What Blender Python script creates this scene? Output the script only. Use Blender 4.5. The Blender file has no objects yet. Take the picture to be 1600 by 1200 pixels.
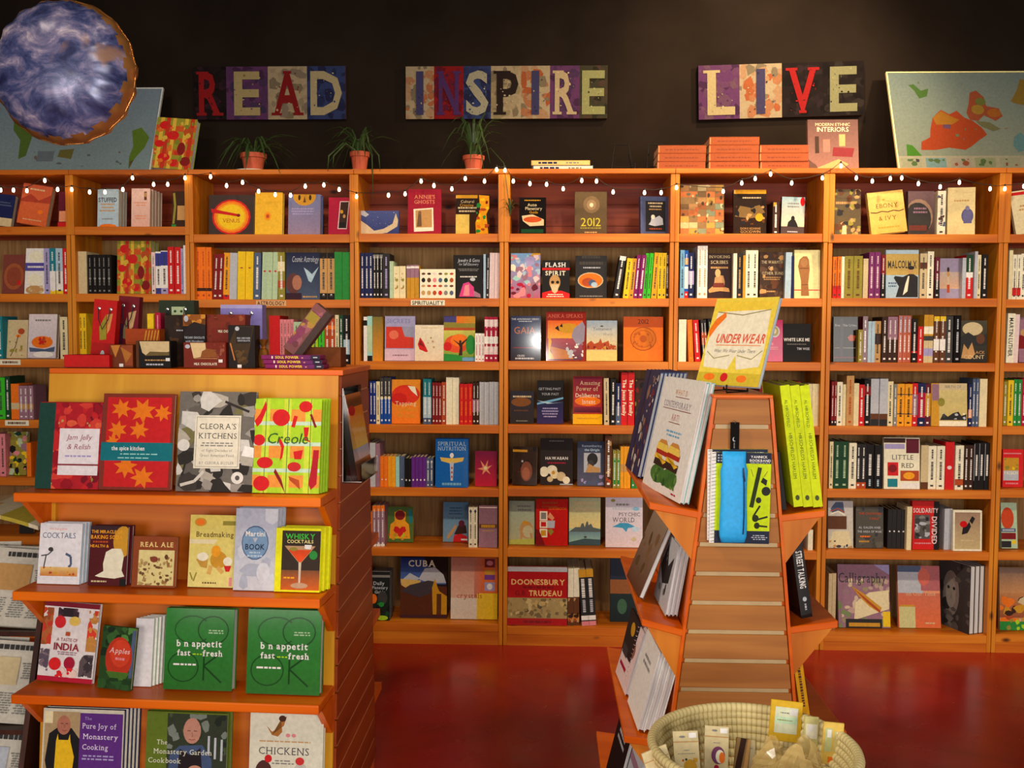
import bpy, bmesh, math, random
from mathutils import Vector, Matrix, Euler

# ------------------------------------------------------------------ camera, world, lights, exposure
SC = bpy.context.scene
COL = SC.collection
F_PX, CAM_H = 1500.0, 1.53
R = math.radians
CAM_M = Matrix.Rotation(R(2.0), 3, 'Z') @ Matrix.Rotation(R(90 - 3.15), 3, 'X') @ Matrix.Rotation(R(0.22), 3, 'Z')
CAM_P = Vector((0, 0, CAM_H))
cd = bpy.data.cameras.new('camera'); cam = bpy.data.objects.new('camera', cd); COL.objects.link(cam)
cd.sensor_width = 36.0; cd.lens = 36.0 * F_PX / 1600.0; cd.clip_start = 0.05; cd.clip_end = 60
cam.matrix_world = Matrix.Translation(CAM_P) @ CAM_M.to_4x4()
SC.camera = cam

wd = bpy.data.worlds.new('room_ambient'); SC.world = wd; wd.use_nodes = True
wd.node_tree.nodes['Background'].inputs[0].default_value = (1.0, 0.80, 0.60, 1)
wd.node_tree.nodes['Background'].inputs[1].default_value = 0.12

def area(name, loc, target, size, power, color, size_y=None, spread=180):
    l = bpy.data.lights.new(name, 'AREA'); l.energy = power; l.color = color
    l.shape = 'RECTANGLE'; l.size = size; l.size_y = size_y or size; l.spread = R(spread)
    o = bpy.data.objects.new(name, l); COL.objects.link(o); o.location = loc
    o.rotation_euler = (Vector(target) - Vector(loc)).to_track_quat('-Z', 'Y').to_euler()
    return o
def spot(name, loc, target, power, color, angle=60, blend=0.6, rad=0.06):
    l = bpy.data.lights.new(name, 'SPOT'); l.energy = power; l.color = color
    l.spot_size = R(angle); l.spot_blend = blend; l.shadow_soft_size = rad
    o = bpy.data.objects.new(name, l); COL.objects.link(o); o.location = loc
    o.rotation_euler = (Vector(target) - Vector(loc)).to_track_quat('-Z', 'Y').to_euler()
    return o
# shop-front daylight behind the photographer, warm ceiling spots and added display fill, the on-camera flash
area('shopfront_daylight', (3.3, -5.0, 1.75), (0.9, 4.6, 1.5), 3.8, 215, (1.0, 0.93, 0.85), 2.3)
area('shopfront_daylight', (-2.9, -5.0, 1.75), (-0.9, 4.6, 1.5), 3.2, 125, (1.0, 0.93, 0.85), 2.3)
for i, (x, y, tx, tz, p) in enumerate([(-2.2, 1.6, -1.9, 1.5, 62), (-0.5, 1.6, -0.5, 1.55, 95), (1.0, 1.5, 0.8, 1.6, 118), (2.4, 1.6, 2.1, 1.6, 95)]):
    spot('ceiling_and_fill_spot', (x, y, 3.55), (tx, 4.75, tz), p, (1.0, 0.80, 0.54), 62, 0.9, 0.08)
spot('ceiling_and_fill_spot', (-0.5, 0.2, 3.6), (-1.0, 2.7, 0.9), 40, (1.0, 0.84, 0.62), 60, 0.9, 0.08)  # added fill spot aimed at the cookbook display
spot('ceiling_and_fill_spot', (-1.9, 1.7, 3.4), (0.40, 2.7, 1.0), 165, (1.0, 0.86, 0.66), 50, 0.9, 0.08)  # added fill spot that brightens the left-facing covers on the art-book display
spot('wall_wash_light', (1.05, 4.05, 3.75), (1.0, 4.95, 2.2), 110, (1.0, 0.72, 0.42), 110, 1.0, 0.06)
spot('wall_wash_light', (2.5, 3.5, 3.3), (0.7, 4.95, 2.42), 240, (1.0, 0.76, 0.48), 60, 1.0, 0.06)
fl = bpy.data.lights.new('camera_flash', 'POINT'); fl.energy = 34; fl.color = (1.0, 0.97, 0.92); fl.shadow_soft_size = 0.03
flo = bpy.data.objects.new('camera_flash', fl); COL.objects.link(flo); flo.location = (-0.06, -0.02, 1.60)

SC.view_settings.view_transform = 'Standard'; SC.view_settings.look = 'None'
SC.view_settings.exposure = 0.55; SC.view_settings.gamma = 1.0; SC.view_settings.use_curve_mapping = False
SC.cycles.max_bounces = 6; SC.cycles.diffuse_bounces = 3; SC.cycles.glossy_bounces = 3
SC.cycles.transparent_max_bounces = 8; SC.cycles.sample_clamp_indirect = 4.0
try: SC.cycles.use_denoising = True
except Exception: pass

# ------------------------------------------------------------------ measuring helpers
def at(px, py, Y):
    """the world point on the vertical plane Y that the photograph shows at pixel (px, py)"""
    d = CAM_M @ Vector(((px - 800) / F_PX, -(py - 600) / F_PX, -1))
    return CAM_P + d * ((Y - CAM_P.y) / d.y)
def atz(px, py, Z):
    d = CAM_M @ Vector(((px - 800) / F_PX, -(py - 600) / F_PX, -1))
    return CAM_P + d * ((Z - CAM_P.z) / d.z)

# ------------------------------------------------------------------ colours
PAL = dict(black=(24, 21, 22), white=(236, 232, 228), cream=(230, 216, 172), navy=(26, 34, 82), blue=(28, 84, 175), sky_blue=(110, 168, 208),
    teal=(28, 125, 140), green=(42, 138, 58), dark_green=(28, 68, 44), lime=(172, 212, 40), bright_green=(60, 192, 40), olive=(146, 136, 52),
    yellow=(238, 198, 30), gold=(204, 148, 40), orange=(238, 118, 28), red=(204, 28, 32), dark_red=(128, 24, 28), crimson=(172, 18, 58),
    maroon=(96, 24, 44), pink=(222, 134, 144), magenta=(192, 20, 110), purple=(98, 40, 134), lavender=(166, 156, 204), mauve=(152, 112, 132),
    brown=(98, 58, 34), tan=(194, 148, 92), grey=(132, 130, 126), dark_grey=(62, 60, 60), beige=(208, 188, 146), slate=(78, 94, 126),
    aqua=(152, 208, 202), pale_green=(178, 202, 166), pale_blue=(172, 198, 216), silver=(184, 188, 198), rust=(178, 74, 34), charcoal=(42, 40, 42),
    dark_brown=(58, 34, 24), pale_pink=(232, 206, 206), neon=(212, 236, 16), amber=(238, 160, 30), peach=(228, 150, 110), ivory=(238, 232, 206), terracotta=(156, 76, 38))
def srgb(c):
    if isinstance(c, str): c = PAL[c]
    out = []
    for x in c[:3]:
        x = x / 255.0
        out.append(x / 12.92 if x <= 0.04045 else ((x + 0.055) / 1.055) ** 2.4)
    return (out[0], out[1], out[2], 1.0)

# ------------------------------------------------------------------ materials (all procedural)
MATS = {}
def _nt(name):
    m = bpy.data.materials.new(name); m.use_nodes = True
    nt = m.node_tree; b = nt.nodes['Principled BSDF']
    return m, nt, b
def flat(name, col, rough=0.5, metal=0.0, noise=0.0, scale=30, emit=None, estr=0, spec=0.5, alpha=1.0):
    if name in MATS: return MATS[name]
    m, nt, b = _nt(name)
    c = srgb(col)
    b.inputs['Base Color'].default_value = c; b.inputs['Roughness'].default_value = rough
    b.inputs['Metallic'].default_value = metal; b.inputs['Specular IOR Level'].default_value = spec
    b.inputs['Alpha'].default_value = alpha
    if noise:
        tc = nt.nodes.new('ShaderNodeTexCoord'); n = nt.nodes.new('ShaderNodeTexNoise'); n.inputs['Scale'].default_value = scale
        n.inputs['Detail'].default_value = 4
        r = nt.nodes.new('ShaderNodeValToRGB')
        lo = [max(0, x * (1 - noise)) for x in c[:3]] + [1]; hi = [min(1, x * (1 + noise)) for x in c[:3]] + [1]
        r.color_ramp.elements[0].position = 0.3; r.color_ramp.elements[0].color = lo
        r.color_ramp.elements[1].position = 0.7; r.color_ramp.elements[1].color = hi
        nt.links.new(tc.outputs['Object'], n.inputs['Vector']); nt.links.new(n.outputs['Fac'], r.inputs['Fac']); nt.links.new(r.outputs['Color'], b.inputs['Base Color'])
    if emit:
        b.inputs['Emission Color'].default_value = srgb(emit); b.inputs['Emission Strength'].default_value = estr
    MATS[name] = m
    return m
def wood(name, dark, mid, light, axis='X', rough=0.42, fine=1.0, knots=True):
    if name in MATS: return MATS[name]
    m, nt, b = _nt(name); N = nt.nodes; L = nt.links
    tc = N.new('ShaderNodeTexCoord'); mp = N.new('ShaderNodeMapping')
    s = {'X': (1.2, 22, 22), 'Z': (22, 22, 1.2), 'Y': (22, 1.2, 22)}[axis]
    mp.inputs['Scale'].default_value = tuple(x * fine for x in s)
    g = N.new('ShaderNodeNewGeometry')
    L.new(g.outputs['Position'], mp.inputs['Vector'])
    n = N.new('ShaderNodeTexNoise'); n.inputs['Scale'].default_value = 1.0; n.inputs['Detail'].default_value = 5; n.inputs['Distortion'].default_value = 0.6
    L.new(mp.outputs['Vector'], n.inputs['Vector'])
    r = N.new('ShaderNodeValToRGB'); e = r.color_ramp.elements
    e[0].position = 0.30; e[0].color = srgb(dark); e[1].position = 0.72; e[1].color = srgb(light)
    k = e.new(0.5); k.color = srgb(mid)
    L.new(n.outputs['Fac'], r.inputs['Fac'])
    out = r.outputs['Color']
    n2 = N.new('ShaderNodeTexNoise'); n2.inputs['Scale'].default_value = 2.2; n2.inputs['Detail'].default_value = 2
    L.new(g.outputs['Position'], n2.inputs['Vector'])
    mx = N.new('ShaderNodeMixRGB'); mx.blend_type = 'MULTIPLY'; mx.inputs['Fac'].default_value = 0.55
    r2 = N.new('ShaderNodeValToRGB'); r2.color_ramp.elements[0].position = 0.35; r2.color_ramp.elements[0].color = (0.74, 0.62, 0.54, 1)
    r2.color_ramp.elements[1].position = 0.65; r2.color_ramp.elements[1].color = (1, 1, 1, 1)
    L.new(n2.outputs['Fac'], r2.inputs['Fac']); L.new(out, mx.inputs['Color1']); L.new(r2.outputs['Color'], mx.inputs['Color2'])
    out = mx.outputs['Color']
    if knots:
        v = N.new('ShaderNodeTexVoronoi'); v.inputs['Scale'].default_value = 1.0
        mk = N.new('ShaderNodeMapping'); mk.inputs['Scale'].default_value = {'X': (4.5, 9, 9), 'Z': (9, 9, 4.5), 'Y': (9, 4.5, 9)}[axis]
        L.new(g.outputs['Position'], mk.inputs['Vector']); L.new(mk.outputs['Vector'], v.inputs['Vector'])
        rk = N.new('ShaderNodeValToRGB'); rk.color_ramp.elements[0].position = 0.05; rk.color_ramp.elements[0].color = (1, 1, 1, 1)
        rk.color_ramp.elements[1].position = 0.13; rk.color_ramp.elements[1].color = (0, 0, 0, 1)
        L.new(v.outputs['Distance'], rk.inputs['Fac'])
        mk2 = N.new('ShaderNodeMixRGB'); mk2.inputs['Color2'].default_value = srgb([x * 0.5 for x in dark])
        L.new(rk.outputs['Color'], mk2.inputs['Fac']); L.new(out, mk2.inputs['Color1']); out = mk2.outputs['Color']
    L.new(out, b.inputs['Base Color']); b.inputs['Roughness'].default_value = rough; b.inputs['Specular IOR Level'].default_value = 0.25
    MATS[name] = m
    return m
def ink(name, rough=0.32, spec=0.5, coat=0.0):
    """printed paper or cloth: the colour of the print is stored on the mesh, paper mottling comes from noise"""
    m, nt, b = _nt(name); N = nt.nodes; L = nt.links
    a = N.new('ShaderNodeAttribute'); a.attribute_name = 'Col'
    g = N.new('ShaderNodeNewGeometry'); n = N.new('ShaderNodeTexNoise'); n.inputs['Scale'].default_value = 90; n.inputs['Detail'].default_value = 3
    L.new(g.outputs['Position'], n.inputs['Vector'])
    r = N.new('ShaderNodeValToRGB'); r.color_ramp.elements[0].position = 0.3; r.color_ramp.elements[0].color = (0.84, 0.84, 0.84, 1)
    r.color_ramp.elements[1].position = 0.7; r.color_ramp.elements[1].color = (1, 1, 1, 1)
    L.new(n.outputs['Fac'], r.inputs['Fac'])
    mx = N.new('ShaderNodeMixRGB'); mx.blend_type = 'MULTIPLY'; mx.inputs['Fac'].default_value = 1
    L.new(a.outputs['Color'], mx.inputs['Color1']); L.new(r.outputs['Color'], mx.inputs['Color2']); L.new(mx.outputs['Color'], b.inputs['Base Color'])
    b.inputs['Roughness'].default_value = rough; b.inputs['Specular IOR Level'].default_value = spec; b.inputs['Coat Weight'].default_value = coat
    b.inputs['Coat Roughness'].default_value = 0.08
    return m
INK = ink('printed_paper', 0.5, 0.12)
GLOSS = ink('laminated_print', 0.10, 0.22, 0.0)
MATTE = ink('matte_print', 0.8, 0.08)
def pages_mat(name, col):
    m, nt, b = _nt(name); N = nt.nodes; L = nt.links
    tc = N.new('ShaderNodeTexCoord'); w = N.new('ShaderNodeTexNoise'); w.inputs['Scale'].default_value = 1.0; w.inputs['Detail'].default_value = 2
    mp = N.new('ShaderNodeMapping'); mp.inputs['Scale'].default_value = (420, 420, 6)
    L.new(tc.outputs['Object'], mp.inputs['Vector']); L.new(mp.outputs['Vector'], w.inputs['Vector'])
    r = N.new('ShaderNodeValToRGB'); c = srgb(col)
    r.color_ramp.elements[0].color = [x * 0.6 for x in c[:3]] + [1]; r.color_ramp.elements[0].position = 0.35
    r.color_ramp.elements[1].color = c; r.color_ramp.elements[1].position = 0.6
    L.new(w.outputs['Fac'], r.inputs['Fac']); L.new(r.outputs['Color'], b.inputs['Base Color']); b.inputs['Roughness'].default_value = 0.8
    return m
PAGES = pages_mat('page_edges_cream', (226, 208, 168)); PAGES_W = pages_mat('page_edges_white', (226, 224, 222))
PINE_X = wood('amber_pine_along', (178, 88, 12), (200, 108, 20), (218, 134, 34), 'X')
PINE_Z = wood('amber_pine_upright', (182, 98, 12), (204, 122, 22), (222, 148, 38), 'Z')
PINE_Y = wood('amber_pine_deep', (190, 84, 4), (212, 106, 8), (230, 134, 18), 'Y')
REDPINE = wood('red_brown_planks', (96, 30, 14), (128, 46, 18), (158, 70, 26), 'X', 0.5)
HARDBOARD = wood('brown_hardboard', (124, 92, 54), (146, 110, 66), (164, 128, 80), 'Z', 0.7, 3.0, False)
MAPLE = wood('honey_maple_ply', (200, 130, 22), (216, 152, 34), (230, 172, 50), 'Z', 0.35, 0.5, False)
ORANGEWOOD = wood('orange_stained_maple', (206, 84, 2), (222, 100, 6), (234, 120, 14), 'X', 0.35, 0.6, False)
SLATWOOD = wood('red_brown_slatwall', (132, 50, 14), (150, 62, 18), (166, 76, 26), 'Y', 0.4, 0.8, False)
TANSLAT = wood('tan_slatwall', (156, 98, 44), (174, 114, 54), (188, 128, 62), 'X', 0.5, 1.2, False)

# ------------------------------------------------------------------ mesh building
class MB:
    def __init__(s): s.v = []; s.f = []; s.c = []
    def poly(s, pts, col, cols=None):
        i = len(s.v); s.v += [tuple(p) for p in pts]; s.f.append(tuple(range(i, i + len(pts))))
        s.c.append([srgb(c) for c in cols] if cols else [srgb(col)] * len(pts))
    def box(s, a, b, col='white'):
        x0, y0, z0 = a; x1, y1, z1 = b
        i = len(s.v)
        s.v += [(x0, y0, z0), (x1, y0, z0), (x1, y1, z0), (x0, y1, z0), (x0, y0, z1), (x1, y0, z1), (x1, y1, z1), (x0, y1, z1)]
        for q in ((0, 3, 2, 1), (4, 5, 6, 7), (0, 1, 5, 4), (1, 2, 6, 5), (2, 3, 7, 6), (3, 0, 4, 7)):
            s.f.append(tuple(i + k for k in q)); s.c.append([srgb(col)] * 4)
    def hexa(s, p, col='white'):
        """8 corners ordered like box"""
        i = len(s.v); s.v += [tuple(q) for q in p]
        for q in ((0, 3, 2, 1), (4, 5, 6, 7), (0, 1, 5, 4), (1, 2, 6, 5), (2, 3, 7, 6), (3, 0, 4, 7)):
            s.f.append(tuple(i + k for k in q)); s.c.append([srgb(col)] * 4)
    def prism(s, pts, ax, d0, d1, col='white'):
        """extrude a 2D outline; ax = 'y' gives (u, d, v), 'x' gives (d, u, v), 'z' gives (u, v, d)"""
        def P(u, v, d): return {'y': (u, d, v), 'x': (d, u, v), 'z': (u, v, d)}[ax]
        n = len(pts); i = len(s.v)
        s.v += [P(u, v, d0) for u, v in pts] + [P(u, v, d1) for u, v in pts]
        c = srgb(col)
        s.f.append(tuple(range(i, i + n))); s.c.append([c] * n)
        s.f.append(tuple(range(i + 2 * n - 1, i + n - 1, -1))); s.c.append([c] * n)
        for k in range(n):
            k2 = (k + 1) % n
            s.f.append((i + k, i + n + k, i + n + k2, i + k2)); s.c.append([c] * 4)
    def tube(s, pts, rad, col='white', seg=6, cap=True):
        pts = [Vector(p) for p in pts]; i = len(s.v); n = len(pts); c = srgb(col)
        rr = rad if isinstance(rad, (list, tuple)) else [rad] * n
        up = Vector((0.13, 0.2, 1)).normalized()
        for k, p in enumerate(pts):
            d = (pts[min(k + 1, n - 1)] - pts[max(k - 1, 0)]).normalized()
            a = d.cross(up)
            if a.length < 1e-3: a = d.cross(Vector((1, 0, 0)))
            a.normalize(); b2 = d.cross(a).normalized()
            for j in range(seg):
                t = 2 * math.pi * j / seg
                s.v.append(tuple(p + (a * math.cos(t) + b2 * math.sin(t)) * rr[k]))
        for k in range(n - 1):
            for j in range(seg):
                j2 = (j + 1) % seg
                s.f.append((i + k * seg + j, i + k * seg + j2, i + (k + 1) * seg + j2, i + (k + 1) * seg + j)); s.c.append([c] * 4)
        if cap:
            s.f.append(tuple(i + j for j in range(seg))); s.c.append([c] * seg)
            s.f.append(tuple(i + (n - 1) * seg + j for j in range(seg - 1, -1, -1))); s.c.append([c] * seg)
    def lathe(s, prof, col='white', seg=20, o=(0, 0, 0), sx=1, sy=1):
        i = len(s.v); n = len(prof); c = srgb(col)
        for r_, z in prof:
            for j in range(seg):
                t = 2 * math.pi * j / seg
                s.v.append((o[0] + r_ * math.cos(t) * sx, o[1] + r_ * math.sin(t) * sy, o[2] + z))
        for k in range(n - 1):
            for j in range(seg):
                j2 = (j + 1) % seg
                s.f.append((i + k * seg + j, i + k * seg + j2, i + (k + 1) * seg + j2, i + (k + 1) * seg + j)); s.c.append([c] * 4)
    def build(s, name, mat, parent=None, smooth=False, loc=None, rot=None):
        me = bpy.data.meshes.new(name); me.from_pydata(s.v, [], s.f)
        ca = me.color_attributes.new('Col', 'FLOAT_COLOR', 'CORNER')
        ca.data.foreach_set('color', [x for fc in s.c for col in fc for x in col])
        me.materials.append(mat)
        if smooth: me.polygons.foreach_set('use_smooth', [True] * len(me.polygons))
        me.update()
        o = bpy.data.objects.new(name, me); COL.objects.link(o)
        if parent is not None: o.parent = parent
        if loc is not None: o.location = loc
        if rot is not None: o.rotation_euler = rot
        return o
def bevel(o, w=0.003, seg=2):
    m = o.modifiers.new('rounded_edges', 'BEVEL'); m.width = w; m.segments = seg; m.limit_method = 'ANGLE'
    return o
USED = {}
def thing(name, label, cat, loc=(0, 0, 0), rot=(0, 0, 0), group=None):
    o = bpy.data.objects.new(name, None); COL.objects.link(o)
    o.location = loc; o.rotation_euler = rot; o.empty_display_size = 0.05
    return tag(o, label, cat, group)
def tag(o, label, cat, group=None):
    o['label'] = label; o['category'] = cat
    if group: o['group'] = group
    USED[label] = USED.get(label, 0) + 1
    return o
def struct(o): o['kind'] = 'structure'; return o

# ------------------------------------------------------------------ lettering (built-in font turned into small meshes)
GLYPHS = {}
def make_glyphs():
    chars = 'ABCDEFGHIJKLMNOPQRSTUVWXYZabcdefghijklmnopqrstuvwxyz0123456789&.,\'?!:-'
    tmp = []
    for st, off in (('s', 0.0), ('b', 0.022)):
        for ch in chars:
            cu = bpy.data.curves.new('glyph', 'FONT'); cu.body = ch; cu.resolution_u = 2; cu.offset = off
            o = bpy.data.objects.new('glyph', cu); COL.objects.link(o); tmp.append((st, ch, o))
    dg = bpy.context.evaluated_depsgraph_get()
    for st, ch, o in tmp:
        e = o.evaluated_get(dg); me = e.to_mesh()
        vs = [(v.co.x, v.co.y) for v in me.vertices]; fs = [tuple(p.vertices) for p in me.polygons]
        e.to_mesh_clear(); GLYPHS[(st, ch)] = (vs, fs)
    for _, _, o in tmp:
        cu = o.data; bpy.data.objects.remove(o); bpy.data.curves.remove(cu)
make_glyphs()
CAP = max(y for x, y in GLYPHS[('s', 'H')][0])
XH = max(y for x, y in GLYPHS[('s', 'x')][0])
def serifed(st, ch):
    key = (st + 'f', ch)
    if key in GLYPHS: return GLYPHS[key]
    vs, fs = GLYPHS[(st, ch)]; vs = list(vs); fs = list(fs)
    if ch.isalpha():
        cnt = {}
        for f in fs:
            for a, b in zip(f, f[1:] + f[:1]):
                k = (min(a, b), max(a, b)); cnt[k] = cnt.get(k, 0) + 1
        for (a, b), n in list(cnt.items()):
            if n != 1: continue
            (x0, y0), (x1, y1) = vs[a], vs[b]
            if abs(y0 - y1) > 0.004 or not 0.04 < abs(x1 - x0) < 0.24: continue
            lo = min(y for _, y in GLYPHS[(st, ch)][0]); hi = max(y for _, y in GLYPHS[(st, ch)][0])
            xa, xb = min(x0, x1) - 0.065, max(x0, x1) + 0.065
            if abs(y0 - lo) < 0.03: ya, yb = y0, y0 + 0.045
            elif abs(y0 - hi) < 0.03 or abs(y0 - XH) < 0.03: ya, yb = y0 - 0.045, y0
            else: continue
            i = len(vs); vs += [(xa, ya), (xb, ya), (xb, yb), (xa, yb)]; fs.append((i, i + 1, i + 2, i + 3))
    GLYPHS[key] = (vs, fs)
    return GLYPHS[key]
def layout(text, style='s'):
    """returns (verts2d, faces, width) with cap height 1"""
    st = 'b' if 'b' in style else 's'
    x = 0; V = []; Fs = []; up = []
    for ch in text:
        if ch == ' ' or (st, ch) not in GLYPHS: x += 0.30; continue
        vs, fs = serifed(st, ch) if 'f' in style else GLYPHS[(st, ch)]
        lo = min(p[0] for p in vs); hi = max(p[0] for p in vs); i = len(V)
        sh = 0.22 if 'i' in style else 0.0
        nb = len(GLYPHS[(st, ch)][0]); up += [0 if q < nb else 1 for q in range(len(vs))]
        V += [(x + p[0] - lo + sh * p[1], p[1]) for p in vs]; Fs += [tuple(i + k for k in f) for f in fs]
        x += hi - lo + 0.085
    w = max(x - 0.085, 0.01)
    return [(a / CAP, b / CAP, 0.00002 * u) for (a, b), u in zip(V, up)], Fs, w / CAP

class Print:
    """flat print on a w x h panel; ops use percent coordinates, y upwards"""
    def __init__(s, w, h, fn=None):
        s.w, s.h, s.mb, s.k = w, h, MB(), 0
        s.fn = fn or (lambda x, z, d: (x, -d, z))
    def P(s, u, v): return s.fn(u * s.w / 100.0, v * s.h / 100.0, 0.00025 + s.k * 0.00003)
    def poly(s, pts, col, cols=None): s.mb.poly([s.P(u, v) for u, v in pts], col, cols)
    def run(s, ops):
        for op in ops:
            s.k += 1; k = op[0]
            if k == 'r': _, a, b, c, d, col = op; s.poly([(a, b), (c, b), (c, d), (a, d)], col)
            elif k == 'g': _, a, b, c, d, top, bot = op; s.poly([(a, b), (c, b), (c, d), (a, d)], None, [bot, bot, top, top])
            elif k == 'h': _, a, b, c, d, lf, rt = op; s.poly([(a, b), (c, b), (c, d), (a, d)], None, [lf, rt, rt, lf])
            elif k == 'e':
                _, cx, cy, rx, ry, col = op[:6]; n = 18
                s.poly([(min(100, max(0, cx + rx * math.cos(2 * math.pi * j / n))), min(100, max(0, cy + ry * math.sin(2 * math.pi * j / n)))) for j in range(n)], col)
            elif k == 'p': s.poly(op[1], op[2])
            elif k == 'l':
                _, pts, wd_, col = op; asp = s.w / s.h
                for (x0, y0), (x1, y1) in zip(pts, pts[1:]):
                    dx, dy = (x1 - x0) * asp, (y1 - y0); L_ = math.hypot(dx, dy) or 1
                    nx, ny = -dy / L_ * wd_ / 2 / asp, dx / L_ * wd_ / 2
                    s.poly([(x0 + nx, y0 + ny), (x0 - nx, y0 - ny), (x1 - nx, y1 - ny), (x1 + nx, y1 + ny)], col)
            elif k == 'n':
                _, n, r0, r1, cols, a, b, c, d, seed = op; rg = random.Random(seed); asp = s.w / s.h
                for j in range(n):
                    cx, cy = rg.uniform(a, c), rg.uniform(b, d); rr = rg.uniform(r0, r1); m = rg.randint(5, 8); ph = rg.random() * 6
                    ax, ay = rg.uniform(0.6, 1.4), rg.uniform(0.6, 1.4)
                    pts = []
                    for q in range(m):
                        t = ph + 2 * math.pi * q / m; r_ = rr * rg.uniform(0.65, 1.15)
                        pts.append((min(c, max(a, cx + r_ * ax * math.cos(t) / asp)), min(d, max(b, cy + r_ * ay * math.sin(t)))))
                    s.k += 0.6; s.poly(pts, rg.choice(cols))
            elif k == 't' or k == 'v':   # v: runs down the panel, for spines
                txt, cx, cy, hh, col = op[1:6]; st = op[6] if len(op) > 6 else 's'; mw = op[7] if len(op) > 7 else 92
                V, Fs, wd_ = layout(txt, st)
                if k == 't':
                    sz = hh * s.h / 100.0; sx = min(sz, mw / 100.0 * s.w / wd_)
                    x0 = cx * s.w / 100 - wd_ * sx / 2; y0 = cy * s.h / 100 - sz / 2
                    pts = [s.fn(x0 + a * sx, y0 + b * sz, 0.00025 + s.k * 0.00003 + e) for a, b, e in V]
                else:
                    sz = hh * s.w / 100.0; sx = min(sz, mw / 100.0 * s.h / wd_)
                    y0 = cy * s.h / 100 + wd_ * sx / 2; x0 = cx * s.w / 100 - sz / 2
                    pts = [s.fn(x0 + b * sz, y0 - a * sx, 0.00025 + s.k * 0.00003 + e) for a, b, e in V]
                i = len(s.mb.v); s.mb.v += pts; c = srgb(col)
                for f in Fs: s.mb.f.append(tuple(i + q for q in f)); s.mb.c.append([c] * len(f))
            elif k == 'm':   # lines of lettering too small to read
                _, cx, cy, wd_, n, hh, col = op; rg = random.Random(int(cx * 7 + cy * 13 + wd_))
                for j in range(n):
                    y = cy + (n / 2 - j - 0.5) * hh * 2.1; w2 = wd_ * rg.uniform(0.7, 1.0); x = cx - w2 / 2
                    while x < cx + w2 / 2 - 1:
                        q = min(rg.uniform(2.5, 9), cx + w2 / 2 - x); s.poly([(x, y - hh / 2), (x + q, y - hh / 2), (x + q, y + hh / 2), (x, y + hh / 2)], col); x += q + 1.6
            elif k == 'M':   # the same, running down a spine
                _, cx, y0, y1, wd_, col = op; rg = random.Random(int(y0 * 7 + y1 * 3 + cx)); y = y0
                while y < y1 - 0.8:
                    q = min(rg.uniform(1.2, 4.0), y1 - y); s.poly([(cx - wd_ / 2, y), (cx + wd_ / 2, y), (cx + wd_ / 2, y + q), (cx - wd_ / 2, y + q)], col); y += q + 0.9
        return s

# ------------------------------------------------------------------ books
NB = [0]
def book(label, w, h, t, col, ops, loc, rot, mat=None, pages=None, back=None, spine=None, group=None, cat='book', name='book', sops=None):
    """a book seen from its front: x right, z up, y away from the reader, spine at x = 0; the origin is the lower front left corner"""
    root = thing(name, label, cat, loc, rot, group)
    c = 0.0016; mat = mat or INK
    m = MB(); m.box((0, 0, 0), (w, c, h), col); m.box((0, t - c, 0), (w, t, h), back or col); m.box((0, c, 0), (c, t - c, h), spine or col)
    cov = m.build('cover', mat, root)
    m = MB(); m.box((c, c, 0.003), (w - 0.003, t - c, h - 0.003), 'cream'); m.build('page_block', pages or PAGES, root)
    if ops: Print(w, h).run(ops).mb.build('cover_print', mat, cov)
    if sops: Print(t, h, lambda a, z, d: (-d, t - a, z)).run(sops).mb.build('spine_print', mat, cov)
    NB[0] += 1
    return root
SPINES = []; SHADED = [False]
def spine_book(*a, **k): SPINES.append((a, k, SHADED[0]))
def make_spine_book(label, t, h, dep, col, ops, loc, rot, mat=None, group=None, pages=None):
    """a book seen from its spine: x along the shelf, y into the shelf"""
    root = thing('book', label, 'book', loc, rot, group); c = 0.0015; mat = mat or INK
    m = MB(); m.box((0, 0, 0), (t, c, h), col); m.box((0, c, 0), (c, dep, h), col); m.box((t - c, c, 0), (t, dep, h), col)
    cov = m.build('cover', mat, root)
    m = MB(); m.box((c, c, 0.003), (t - c, dep - 0.004, h - 0.004), 'cream'); m.build('page_block', pages or PAGES, root)
    if ops: Print(t, h).run(ops).mb.build('spine_print', mat, cov)
    NB[0] += 1
    return root

LIT_FRONT = MAPLE; SHADEBOARD = wood('shaded_front_board', (176, 84, 14), (192, 98, 20), (206, 114, 30), 'X', 0.4, 0.7, False)  # one front board in two tones: shade painted in below, lit tone on top
BRACKET = wood('bracket_maple', (190, 104, 22), (208, 122, 32), (222, 140, 44), 'Z', 0.4, 0.7, False)

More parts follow.
